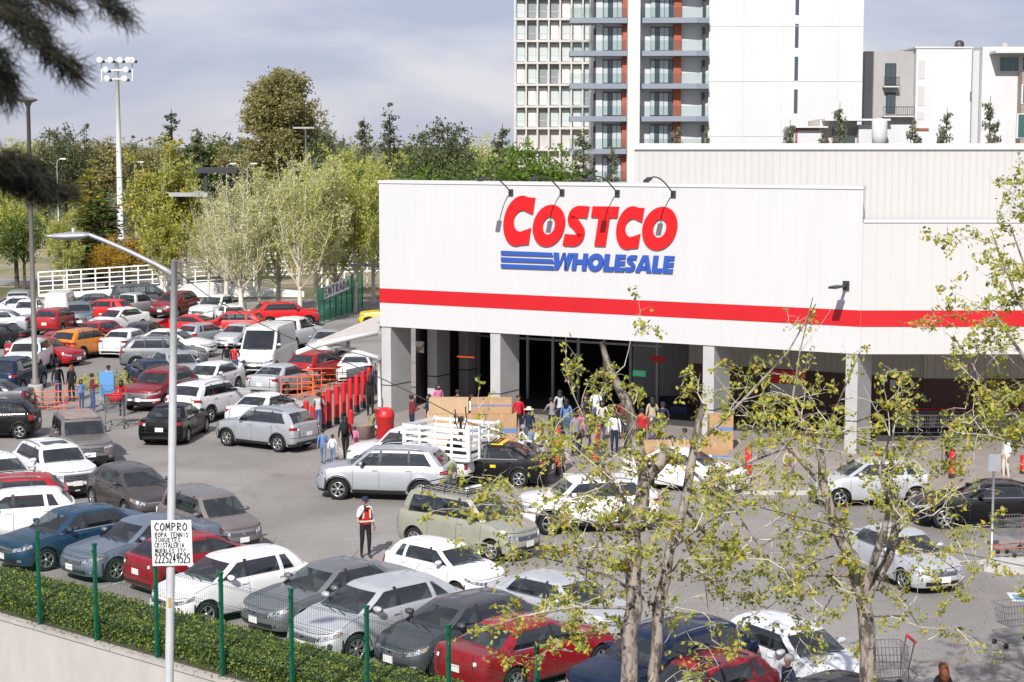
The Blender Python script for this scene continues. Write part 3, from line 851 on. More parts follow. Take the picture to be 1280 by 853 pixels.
# pavement under the colonnade
PAV = mat('pavement_concrete', (0.24,0.21,0.19), .9, scale=.8, col2=(.30,.265,.24))
fe = [pix(345,520), pix(398,552), pix(440,572), pix(600,588), pix(760,600), pix(940,618), pix(1400,618)]
mb = MB(); prism(mb, [(p.x,p.y) for p in fe]+[(RX,HY-2),(wp(0,-15,0).x, wp(0,-15,0).y),(pix(472,455).x, pix(472,455).y)], .006, .13)
tag(mb.build('pavement', PAV), kind='structure')
mb = MB()
for a, b_ in zip(fe, fe[1:]):
    d = (b_-a).normalized(); nn_ = Vector((d.y,-d.x,0)); mb.obox((a+b_)/2+nn_*.085+Vector((0,0,.07)), (b_-a)/2, nn_*.08, (0,0,.068))
tag(mb.build('kerb', KERB), kind='structure')

# ---------------------------------------------------------------- store sign
def ring_glyph(mbx, to, fn, mi=0): pass
def glyph_mesh(mbx, polys, to3, depth, mi=0):
    # each poly is a closed outline (list of 2-D points); ring polys come as ('ring', outer, inner)
    for P_ in polys:
        if P_[0] == 'strip':
            A, B = P_[1], P_[2]; n = len(A)
            for z, flip in ((depth, False),):
                mbx.add([to3(a, z) for a in A]+[to3(b, z) for b in B], [(i, n+i, n+i+1, i+1) for i in range(n-1)], mi)
            mbx.add([to3(a, depth) for a in A]+[to3(a, 0) for a in A], [(i, i+1, n+i+1, n+i) for i in range(n-1)], mi)
            mbx.add([to3(a, depth) for a in B]+[to3(a, 0) for a in B], [(i, n+i, n+i+1, i+1) for i in range(n-1)], mi)
            for e in (0, n-1):
                mbx.add([to3(A[e], depth), to3(B[e], depth), to3(B[e], 0), to3(A[e], 0)], [(0,1,2,3)], mi)
        else:
            n = len(P_)
            mbx.add([to3(p, depth) for p in P_]+[to3(p, 0) for p in P_], [tuple(range(n))]+[(i, n+i, n+(i+1)%n, (i+1)%n) for i in range(n)], mi)
def arc_strip(cx, cy, ro, ri, a0, a1, n=28, icx=0.0):
    A, B = [], []
    for i in range(n+1):
        a = R(a0+(a1-a0)*i/n)
        A.append((cx+ro[0]*math.cos(a), cy+ro[1]*math.sin(a))); B.append((cx+icx+ri[0]*math.cos(a), cy+ri[1]*math.sin(a)))
    return ('strip', A, B)
def stroke(pts, w):
    A, B = [], []
    for i, p in enumerate(pts):
        a, c_ = pts[max(i-1,0)], pts[min(i+1,len(pts)-1)]
        dx, dy = c_[0]-a[0], c_[1]-a[1]; l = math.hypot(dx,dy) or 1
        A.append((p[0]-dy/l*w/2, p[1]+dx/l*w/2)); B.append((p[0]+dy/l*w/2, p[1]-dx/l*w/2))
    return ('strip', A, B)
def letter(ch, w=.33):
    # unit box: x 0..1, y 0..1 (heavy upright shapes; slanted by the caller)
    if ch == 'O': return [arc_strip(.5,.5,(.52,.52),(.20,.22),0,360,44)]
    if ch == 'C': return [('strip',
        [(.96,.98)]+[(.52+.53*math.cos(R(a)), .5+.52*math.sin(R(a))) for a in range(70,291,8)]+[(.96,.02)],
        [(.96,.64)]+[(.60+.27*math.cos(R(a)), .5+.22*math.sin(R(a))) for a in range(60,301,int(240/27.01))][:28]+[(.96,.36)])]
    if ch == 'S':
        pts = [(.98,.84),(.86,.855)]+[(.55+.36*math.cos(R(a)), .705+.155*math.sin(R(a))) for a in range(75,206,13)]+[(.34,.60),(.50,.525),(.64,.44)]+[(.45+.36*math.cos(R(a)), .295+.155*math.sin(R(a))) for a in range(15,-106,-12)]+[(.12,.145),(.0,.16)]
        return [stroke(pts, w*.88)]
    if ch == 'T': return [[(0,.72),(0,1),(1,1),(1,.72)], [(.5-w/2,0),(.5-w/2,.72),(.5+w/2,.72),(.5+w/2,0)]]
    if ch == 'W': return [[(0,1),(.27,1),(.36,.38),(.34,0),(.16,0)], [(.34,0),(.36,.38),(.5,1),(.62,1),(.5,.4)], [(.5,1),(.64,.38),(.66,0),(.84,0),(.62,1)][::1], [(.66,0),(.64,.38),(.78,1),(1.04,1),(.86,0)]]
    if ch == 'H': return [[(0,0),(0,1),(w,1),(w,0)], [(1-w,0),(1-w,1),(1,1),(1,0)], [(w,.38),(w,.64),(1-w,.64),(1-w,.38)]]
    if ch == 'L': return [[(0,0),(0,1),(w+.04,1),(w+.04,0)], [(w+.04,0),(w+.04,.27),(1,.27),(1,0)]]
    if ch == 'E': return [[(0,0),(0,1),(w+.02,1),(w+.02,0)]]+[[(w+.02,y0),(w+.02,y1),(1,y1),(1,y0)] for y0,y1 in ((0,.25),(.38,.62),(.75,1))]
    if ch == 'A': return [[(-.08,0),(.32,1),(.52,1),(.26,0)], [(.52,1),(.68,1),(1.02,0),(.70,0),(.44,.72)], [(.30,.16),(.37,.38),(.66,.38),(.72,.16)]]
    return []
SIGN = empty('store_sign', wp(wall_t(735,290)[0], 0, 5.5), 0, 'red COSTCO lettering over blue WHOLESALE and stripes on the white wall', 'sign')
SIGN.location = wp(wall_t(735,290)[0], 0, 0)
BLUE = mat('sign_blue', (0.025,0.085,0.38), .45)
SRED = mat('sign_letter_red', (0.60,0.008,0.010), .4)
def sp(mbx, name, m):
    o = mbx.build(name, m, SIGN); o.location = -SIGN.location; return o
def zoom4(x, y): return (460+x*400/1264, 210+y*400/1264)
def put(ch, x0, x1, ytl, ybl, m, slant, name='letter', w=.33):
    # x0,x1 extents at the letter foot/head; ytl/ybl top and bottom at the left side, in the enlarged sign picture
    tl, zt_ = wall_t(*zoom4(x0, ytl)); _, zb_ = wall_t(*zoom4(x0, ybl)); tr, _ = wall_t(*zoom4(x1, ytl))
    hgt = zt_-zb_; sl_ = slant*hgt
    wdt = (tr-tl) - sl_
    mbx = MB()
    glyph_mesh(mbx, letter(ch, w), lambda p, z: wp(tl + p[0]*wdt + p[1]*sl_, .02+z, zb_ + p[1]*hgt), .06)
    sp(mbx, name, [m])
put('C', 527, 668, 112, 303, SRED, .16)
put('O', 646, 789, 147, 306, SRED, .16)
put('S', 773, 878, 149, 308, SRED, .16)
put('T', 868, 994, 151, 308, SRED, .16, w=.42)
put('C', 974, 1098, 153, 317, SRED, .16)
put('O', 1078, 1233, 155, 320, SRED, .16)
ADV = [('W',1.28),('H',.98),('O',1.02),('L',.66),('E',.68),('S',.70),('A',.98),('L',.66),('E',.68)]
tot = sum(a_+.07 for _, a_ in ADV)-.07
xx_ = 728.0
for ch, a_ in ADV:
    wpx = (1205-728)*a_/tot
    put(ch, xx_, xx_+wpx+8.5, 334+(xx_-733)*.03, 401+(xx_-733)*.034, BLUE, .13, w=.30/a_ if ch != 'S' else .30)
    xx_ += (1205-728)*(a_+.07)/tot
for yy in (327, 353, 379):
    mbx = MB(); q = [wall_t(*zoom4(x, y)) for x, y in ((528,yy),(728+(yy-327)*.1,yy+8),(733+(yy-327)*.1,yy+23),(528,yy+16))]
    glyph_mesh(mbx, [[(a,b) for a,b in q]], lambda p, z: wp(p[0], .02+z, p[1]), .06)
    sp(mbx, 'stripe', [BLUE])
DKM = mat('dark_lamp_metal', (0.05,0.052,0.055), .5, metal=.4)
# gooseneck lamps over the sign
for k, (bx, by, hx, hy) in enumerate(((639,241,597,222),(703,241,661,223),(772,242,730,224),(842,243,800,225))):
    t, z = wall_t(bx, by)
    e = empty('gooseneck_lamp', wp(t, 0, z), 0, ['gooseneck lamp over the first red C of the sign, leftmost of four','gooseneck lamp over the first red O, second of four from the left','gooseneck lamp over the red T of the sign, third of four','gooseneck lamp over the last red O, rightmost of the four'][k], 'wall lamp', 'gooseneck lamps over the store sign')
    a = MB(); pts = []
    for i in range(11):
        q = i/10; pts.append(tN*(q*2.25) + Vector((0,0,.70*math.sin(q*math.pi*.62)/math.sin(math.pi*.5)*1.0)))
    a.tube(pts, .028, 6); a.obox((0,0,0), tU*.10, tN*.05, (0,0,.14)); a.build('arm', [DKM], e)
    h = MB(); e0 = pts[-1]; h.obox(e0+tN*.10-Vector((0,0,.05)), tU*.11, (tN*.17-Vector((0,0,.06))), Vector((0,0,.04))); h.build('lamp_head', [DKM], e)
for k, (bx, by, ln, lab) in enumerate(((1058,357,1.35,'wall lamp with short arm above the red stripe near the store corner'),)):
    t, z = wall_t(bx, by)
    e = empty('wall_lamp', wp(t, 0, z), 0, lab, 'wall lamp')
    a = MB(); a.obox((0,0,0), tU*.12, tN*.09, (0,0,.17)); a.obox(tN*.45, tU*.05, tN*.4, (0,0,.04)); a.build('bracket', [DKM], e)
    h = MB(); h.obox(tN*1.15+Vector((0,0,.02)), tU*.14, tN*.42, (0,0,.045)); h.build('lamp_head', [DKM], e)
e = empty('wall_lamp', wp(0, -.4, wall_t(474,334)[1]), 0, 'wall lamp sticking out left from the store gable end', 'wall lamp')
a = MB(); a.obox(tU*-.08, tU*.08, tN*.12, (0,0,.2)); a.obox(tU*-.6, tU*.5, tN*.05, (0,0,.04)); a.build('bracket', [DKM], e)
h = MB(); h.obox(tU*-1.35+Vector((0,0,.02)), tU*.4, tN*.14, (0,0,.045)); h.build('lamp_head', [DKM], e)

# ---------------------------------------------------------------- apartment tower and other buildings far behind
WHT = mat('tower_white', (.60,.60,.615), .7, scale=.25, col2=(.56,.56,.575), thr=(.45,.6), stretch=(1,1,.4))
WH2 = mat('tower_offwhite', (.58,.58,.585), .75, var=.03, scale=.4)
SLAB = mat('balcony_grey', (.22,.25,.30), .6)
BAL = mat('balcony_glass', (.30,.42,.42), .08, spec=.8)
BALG = glassmat('balcony_clear_glass', (.80,.90,.89), .80)
ORA = mat('orange_panel', (.36,.095,.05), .7, var=.06, scale=.5)
WIN = mat('window_glass', (.05,.07,.085), .08, spec=.9)
CUR = mat('curtain_pane', (.45,.50,.52), .25, spec=.7)
FRM = mat('dark_frame', (.04,.045,.05), .5)
TD = 177.0
def tx(px): return pixd(px, 150, TD).x
def tz(py): return pixd(900, py, TD).z
TW = empty('apartment_tower', (tx(880), TD, 0), 0, 'tall white apartment tower with grey balconies and orange panels', 'building')
def tb(name, mbx, mats, par=TW):
    o = mbx.build(name, mats, par)
    if par is TW: o.location = -TW.location
    return o
mb = MB(); mb.box(tx(885), tx(1077), TD, TD+16, 0, 44); tb('blank_wall', mb, [WHT])
mb = MB()
for k in range(9):
    z = 2 + k*5.2; mb.box(tx(885)+.05, tx(1077)-.05, TD-.03, TD+.1, z, z+.05)
for px_ in (928, 976, 1046): mb.box(tx(px_), tx(px_)+.05, TD-.027, TD+.1, 1, 43)
tb('wall_joint', mb, [mat('joint_grey', (.50,.50,.515), .7)])
fl = 3.08; zs0 = tz(66)           # a slab at y=66
slabs = [zs0 + fl*k for k in range(-7, 5)]
yf_ = TD - 0.0
for k, py0 in enumerate((-10, 40, 72, 113)):
    pass
for py0, py1 in ((0,19),(30,60),(71,101),(112,142)):
    w_ = MB(); w_.box(tx(992), tx(996.5), TD-.02, TD+.2, tz(py1), tz(py0)+.0); o = tb('slot_window', w_, [WIN])
core = MB(); core.box(tx(744), tx(885), TD+.55, TD+15, 0, 44); tb('facade_wall', core, [WH2])
fin = MB(); fin.box(tx(783), tx(798), TD-1.7, TD+3, 0, 44); tb('fin_wall', fin, [mat('fin_offwhite', (.60,.60,.59), .75, var=.02)])
fin = MB(); fin.box(tx(799.5)-.1, tx(803), TD+.1, TD+.6, 0, 44); tb('fin_side', fin, [WH2])
for z in slabs:
    s_ = MB(); prism(s_, [(tx(712),TD+2.4),(tx(712),TD-.7),(tx(728),TD-1.0),(tx(782.5),TD-.8),(tx(782.5),TD+2.4)], z-.35, z+.14)
    sl1 = tb('balcony', s_, [SLAB])
    s_ = MB(); prism(s_, [(tx(799),TD+2.4),(tx(799),TD-.8),(tx(868),TD-1.25),(tx(883.5),TD-.9),(tx(883.5),TD+2.4)], z-.35, z+.14)
    sl2 = tb('balcony', s_, [SLAB])
    g_ = MB()
    for a, b_ in (((712,-.7),(728,-1.0)),((728,-1.0),(782.5,-.8))):
        g_.add([(tx(a[0]),TD+a[1]+.06,z+.14),(tx(b_[0]),TD+b_[1]+.06,z+.14),(tx(b_[0]),TD+b_[1]+.06,z+1.1),(tx(a[0]),TD+a[1]+.06,z+1.1)], [(0,1,2,3)])
    g_.build('balustrade', [BALG], sl1)
    g_ = MB()
    for a, b_ in (((799,-.8),(868,-1.25)),((868,-1.25),(883.5,-.9))):
        g_.add([(tx(a[0]),TD+a[1]+.06,z+.14),(tx(b_[0]),TD+b_[1]+.06,z+.14),(tx(b_[0]),TD+b_[1]+.06,z+1.1),(tx(a[0]),TD+a[1]+.06,z+1.1)], [(0,1,2,3)])
    g_.build('balustrade', [BALG], sl2)
    for x0, x1, n in ((754,777,4),(813,841,5)):
        f_ = MB(); f_.box(tx(x0), tx(x1), TD+.45, TD+.54, z+.16, z+2.45); wn = tb('window', f_, [FRM])
        for q in range(n):
            a, b_ = tx(x0)+(tx(x1)-tx(x0))*(q+.06)/n, tx(x0)+(tx(x1)-tx(x0))*(q+.94)/n
            p_ = MB(); p_.box(a, b_, TD+.40, TD+.50, z+.26, z+2.36); p_.build('pane', [CUR if (q + int(z)) % 3 else WIN], wn)
    for x0, x1, yy in ((777.5,783.2,.15),(841.5,851,.2)):
        o_ = MB(); o_.box(tx(x0), tx(x1), TD+yy, TD+.54, z+.15, z+fl-.36); tb('orange_panel', o_, [ORA])
    d_ = MB(); d_.box(tx(877.5), tx(880.5), TD+.1, TD+.54, z+.15, z+2.4); tb('side_window', d_, [FRM])
    d_ = MB(); d_.box(tx(742), tx(744.6), TD+.3, TD+1, z+.15, z+2.3); tb('side_window', d_, [FRM])
for xx in (745.5, ): 
    s_ = MB(); s_.box(tx(744.8), tx(753), TD+.3, TD+.54, 0, 44); tb('pier', s_, [WHT])
# older office block behind with a grid of recessed windows
OD = 255.0
def ox(px): return pixd(px, 150, OD).x
def oz(py): return pixd(700, py, OD).z
OB = empty('office_block', (ox(690), OD, 0), 0, 'grey concrete slab block with a grid of small square windows', 'building')
GRD = mat('grid_concrete', (.55,.53,.50), .85, var=.06, scale=.8)
mb = MB(); mb.box(ox(642.5)+.4, ox(745), OD+.9, OD+14, 0, 42); o = mb.build('wall', [mat('infill_wall', (.50,.49,.47), .8, var=.1, scale=.5)], OB); o.location = -OB.location  # infill behind the grid, a slightly darker grey
mb = MB(); pit = (ox(656.6)-ox(642.5))
x = ox(642.5); nx = 0
while x < ox(746):
    mb.box(x, x+.22, OD, OD+.95, 0, 42); x += pit; nx += 1
zf = oz(24)
k = -8
while zf + k*2.97 < 42:
    z = zf + k*2.97; mb.box(ox(642.5)-.05, ox(746), OD-.04, OD+.95, z-.14, z+.14); k += 1
o = mb.build('grid_frame', [GRD], OB); o.location = -OB.location
random.seed(11)
GLS = mat('pale_pane', (.50,.56,.56), .2, spec=.6); GLD = mat('dim_pane', (.25,.28,.29), .2, spec=.6); CURT = mat('white_blind', (.72,.72,.70), .8)
cnt = 0
for k in range(-5, 8):
    z = zf + k*2.97
    if z > 33 or z < 6: continue
    for i in range(nx-1):
        if cnt >= 100: break
        xx = ox(642.5)+i*pit
        w_ = MB(); r_ = random.random()
        w_.box(xx+.36, xx+pit-.14, OD+.80, OD+.88, z+.25, z+2.55, 0); w_.box(xx+.36, xx+pit-.14, OD+.77, OD+.89, z+1.05, z+1.12, 1)
        o = w_.build('window', [GLS if r_ < .55 else (CURT if r_ < .8 else GLD), GRD], OB); o.location = -OB.location; cnt += 1
# white houses on the right
HD = 190.0
def hx(px): return pixd(px, 150, HD).x
def hz_(py): return pixd(1180, py, HD).z
HB = empty('white_house', (hx(1150), HD, 0), 0, 'low white apartment house with grey side wall and balconies', 'building')
def hb(name, mbx, mats, par=None):
    par = par or HB; o = mbx.build(name, mats, par); o.location = -par.location; return o
GRW = mat('grey_side_wall', (.36,.35,.345), .8, var=.05, scale=.3)  # side wall a darker grey than the white front
mb = MB(); mb.box(hx(1081), hx(1142), HD+.5, HD+14, 0, hz_(64)); hb('side_wall', mb, [GRW])
mb = MB(); mb.box(hx(1142)+.002, hx(1211), HD-.6, HD+14, 0, hz_(61)); hb('front_wall', mb, [WHT])
mb = MB(); mb.box(hx(1140), hx(1212), HD-.7, HD+14.1, hz_(61), hz_(59)); hb('parapet', mb, [WHT])
for (x0,y0,x1,y1) in ((1106,79,1120,108),(1108,116,1120,142)):
    f_ = MB(); f_.box(hx(x0), hx(x1), HD+.42, HD+.6, hz_(y1), hz_(y0)); wn = hb('window', f_, [FRM])
    p_ = MB(); p_.box(hx(x0+1.5), hx((x0+x1)/2-.5), HD+.38, HD+.55, hz_(y1-1), hz_(y0+2)); o = p_.build('pane', [WIN], wn)
    p_ = MB(); p_.box(hx((x0+x1)/2+.5), hx(x1-1.5), HD+.38, HD+.55, hz_(y1-1), hz_(y0+2)); o = p_.build('pane', [WIN], wn)
for (x0,x1,y0,y1) in ((1103,1122,97,108),(1103,1141,134,145)):
    r_ = MB(); r_.box(hx(x0), hx(x1), HD-.5, HD+.42, hz_(y1)-.12, hz_(y1)+.02, 1)
    n = 14
    for q in range(n+1):
        xx = hx(x0)+(hx(x1)-hx(x0))*q/n; r_.box(xx-.02, xx+.02, HD-.5, HD-.46, hz_(y1), hz_(y0))
    r_.box(hx(x0), hx(x1), HD-.52, HD-.44, hz_(y0)-.03, hz_(y0)+.04)
    hb('balcony', r_, [FRM, WH2])
for (x0,y0,x1,y1) in ((1145,76,1153,99),(1145,108,1153,132),(1145,140,1153,150)):
    w_ = MB(); w_.box(hx(x0), hx(x1), HD-.64, HD-.2, hz_(y1), hz_(y0)); hb('window', w_, [mat('recess_grey', (.50,.50,.50), .8)])
w_ = MB(); w_.box(hx(1210), hx(1216), HD-.64, HD-.2, hz_(127), hz_(115)); hb('window', w_, [WIN])
HB2 = empty('white_house', (hx(1250), HD-3, 0), 0, 'white modern apartment house with green glass windows at the right edge', 'building')
mb = MB(); mb.box(hx(1220), hx(1420), HD-2.0, HD+14, 0, hz_(60)); hb('front_wall', mb, [WHT], HB2)
mb = MB(); mb.box(hx(1211.5), hx(1219.5), HD-1.0, HD+10, 0, hz_(64)); hb('drain_recess', mb, [mat('recess_grey', (0,0,0))], HB2)
mb = MB(); mb.box(hx(1228), hx(1420), HD-4.6, HD-2.01, hz_(69), hz_(66)); hb('roof_slab', mb, [WHT], HB2)
mb = MB(); mb.box(hx(1264), hx(1420), HD-3.6, HD-2.02, 0, hz_(92)); hb('bay', mb, [mat('brown_stone', (.30,.25,.22), .8, var=.15, scale=2)], HB2)
GRNG = mat('green_glass', (.03,.10,.09), .08, spec=.9)
for (x0,y0,x1,y1,yy) in ((1241,73,1265,90,-2.1),(1269,73,1300,89,-2.1),(1265,108,1300,130,-3.7),(1260,144,1300,172,-3.7)):
    w_ = MB(); w_.box(hx(x0)-.1, hx(x1)+.1, HD+yy+.02, HD+yy+.3, hz_(y1)-.1, hz_(y0)+.1); wn = hb('window', w_, [WHT], HB2)
    for q in range(3):
        a, b_ = hx(x0)+(hx(x1)-hx(x0))*(q+.05)/3, hx(x0)+(hx(x1)-hx(x0))*(q+.95)/3
        p_ = MB(); p_.box(a, b_, HD+yy-.03, HD+yy+.1, hz_(y1), hz_(y0)); p_.build('pane', [GRNG], wn)
# low rooftop rooms behind the hall parapet
LD = 150.0
def lx(px): return pixd(px, 150, LD).x
def lz(py): return pixd(1080, py, LD).z
LB = empty('low_house', (lx(1080), LD, 0), 0, 'low white rooftop rooms with brick red trims behind the hall parapet', 'building')
for (x0,x1,y0,m,yy) in ((993,1028,160,WH2,0),(1028,1075,150,mat('pale_beige',(.62,.56,.50),.8),1.2),(1075,1140,156,WHT,.4),(1140,1200,157,WHT,2.0)):
    mb = MB(); mb.box(lx(x0), lx(x1)-.01, LD+yy, LD+yy+6, 0, lz(y0)); o = mb.build('room', [m], LB); o.location = -LB.location
mb = MB()
mb.box(lx(990), lx(1034), LD-.5, LD+4, lz(160), lz(158)); mb.box(lx(1030), lx(1112), LD-.4, LD+5, lz(152)+.05, lz(149.5)+.05)
o = mb.build('roof', [WH2], LB); o.location = -LB.location
mb = MB(); mb.box(lx(994), lx(997), LD-.06, LD+.1, 0, lz(160)-.02); mb.box(lx(997), lx(1024), LD-.06, LD+.1, lz(163), lz(160)-.02); mb.box(lx(1105), lx(1110), LD+.3, LD+.5, 0, lz(157)); mb.box(lx(1150), lx(1168), LD+1.9, LD+2.1, lz(163), lz(160))
o = mb.build('brick_trim', [mat('brick_red', (.33,.12,.08), .8)], LB); o.location = -LB.location
mb = MB(); mb.box(lx(1044), lx(1072), LD+1.0, LD+1.3, 0, lz(160)); o = mb.build('window', [WIN], LB); o.location = -LB.location
mb = MB(); mb.lathe([(.001,-.9),(.55,-.8),(.62,0),(.62,1.1),(.45,1.35),(.001,1.4)], 18); wt = mb.build('water_tank', [WHT]); wt.location = (lx(1096), LD-1.2, lz(170)); tag(wt, 'white plastic water tank on the low rooftop', 'water tank')

# rooftop odds and ends on the houses
for i, (px, py, w_, lab) in enumerate(((1199,61,.9,'black water tank on the roof of the white house'),(1256,60,.7,'small grey water tank on the roof edge at the far right'))):
    p_ = pixd(px, py, HD+4); m_ = MB(); m_.lathe([(.001,-.2),(w_*.5,-.1),(w_*.55,0),(w_*.55,w_*.9),(w_*.3,w_*1.15),(.001,w_*1.2)], 14)
    o = m_.build('water_tank', [DKM if i == 0 else GRW]); o.location = (p_.x, HD+4, hz_(61)); tag(o, lab, 'water tank')
m_ = MB()
for x_ in (1196, 1228, 1246): m_.tube([(hx(x_),HD+2,hz_(61)),(hx(x_),HD+2,hz_(52))], .03, 4); m_.bar((hx(x_)-.4,HD+2,hz_(54)),(hx(x_)+.4,HD+2,hz_(54)), .03)
o = m_.build('antenna', [GRW], HB); o.location = -HB.location
m_ = MB(); m_.box(hx(1178), hx(1206), HD+1, HD+4, hz_(60.9), hz_(58.5)); o = m_.build('roof_shed', [mat('red_sheet', (.42,.10,.07), .7)], HB); o.location = -HB.location
# ---------------------------------------------------------------- vegetation
BARK = mat('bark_grey', (0.075,0.06,0.05), .9, scale=9, col2=(.31,.265,.225), thr=(.42,.56), bump=1.0, stretch=(1,1,.35))
BARKD = mat('bark_dark', (0.075,0.055,0.04), .9, var=.3, scale=5)
TWIG = mat('twig_tan', (0.52,0.47,0.39), .9, var=.15, scale=3)
L_POP = leafmat('leaf_poplar', [(.27,.33,.05),(.46,.44,.08),(.18,.26,.04),(.58,.44,.05),(.36,.42,.10)])
L_MID = leafmat('leaf_mid', trans=.5, cols=[(.44,.48,.10),(.54,.56,.15),(.34,.40,.07),(.60,.55,.16)])
L_PALE = leafmat('leaf_pale', trans=.5, cols=[(.56,.58,.24),(.64,.62,.33),(.46,.52,.17),(.70,.65,.42)])
L_GREEN = leafmat('leaf_green', [(.09,.13,.03),(.14,.19,.045),(.06,.095,.025),(.19,.24,.06)])
L_DARK = leafmat('leaf_dark', [(.085,.115,.055),(.13,.155,.075),(.06,.085,.04),(.18,.19,.10)])  # lightened for skyline trees; distance haze put into the leaf colours
L_CONE = leafmat('leaf_conifer', [(.15,.18,.10),(.21,.23,.14),(.11,.13,.075),(.28,.27,.18)])
L_EUC = leafmat('leaf_eucalyptus', [(.26,.25,.09),(.34,.31,.13),(.19,.19,.06),(.42,.32,.16)])
L_YEL = leafmat('leaf_yellow', [(.40,.33,.03),(.28,.28,.03),(.50,.38,.04),(.20,.22,.03)])
L_ORA = leafmat('leaf_orange', [(.40,.20,.02),(.48,.28,.03),(.30,.20,.03),(.42,.30,.04)])
L_HEDGE = leafmat('leaf_hedge', [(.11,.17,.025),(.20,.27,.04),(.07,.11,.02),(.32,.37,.07)], trans=.2)

def leaf(mb, p, s, rnd, up=0.35):
    n = Vector((rnd.gauss(0,1), rnd.gauss(0,1), rnd.gauss(0,1)+up)).normalized()
    a = n.orthogonal().normalized(); b = n.cross(a)
    t = rnd.random()*6.28; a, b = a*math.cos(t)+b*math.sin(t), b*math.cos(t)-a*math.sin(t)
    k = s*(.6+.8*rnd.random()); q = .5+.35*rnd.random()
    mb.add([p-a*k*.5, p+b*k*q*.45, p+a*k*.55, p-b*k*q*.45], [(0,1,2,3)])
def blob_crown(lobes, n, size, seed, hollow=.55, clump=26, cr=.5, up=.35, low=-99):
    """lobes: (centre, radii); leaf clumps in the outer shells of the lobes, clumps of clump leaves"""
    rnd = random.Random(seed); mb = MB()
    ws = [l[1][0]*l[1][1]+l[1][0]*l[1][2] for l in lobes]
    for _ in range(n):
        c, r = rnd.choices(lobes, ws)[0]
        d = Vector((rnd.gauss(0,1), rnd.gauss(0,1), rnd.gauss(0,1))).normalized()
        k = hollow+(1.08-hollow)*rnd.random()**.7
        p = Vector((c[0]+d.x*r[0]*k, c[1]+d.y*r[1]*k, c[2]+d.z*r[2]*k))
        if p.z < low: continue
        q = cr*(.5+.9*rnd.random())
        for _ in range(clump):
            leaf(mb, p+Vector((rnd.gauss(0,q*.5), rnd.gauss(0,q*.5), rnd.gauss(0,q*.42))), size, rnd, up)
    return mb
def limbs(mb, base, top, r, lobes, rnd, n=7, sides=7):
    mb.tube([base, base+(top-base)*.35+Vector((rnd.uniform(-.1,.1),rnd.uniform(-.1,.1),0)), base+(top-base)*.7, top], [r, r*.8, r*.5, r*.12], sides)
    for _ in range(n):
        c, q = rnd.choice(lobes)
        a = base+(top-base)*rnd.uniform(.25,.75); e = Vector(c)+Vector((rnd.uniform(-.5,.5)*q[0], rnd.uniform(-.5,.5)*q[1], rnd.uniform(-.2,.6)*q[2]))
        mb.tube([a, a+(e-a)*.5+Vector((0,0,.1*q[2])), e], [r*.4, r*.25, r*.06], 5)
TREES = {}
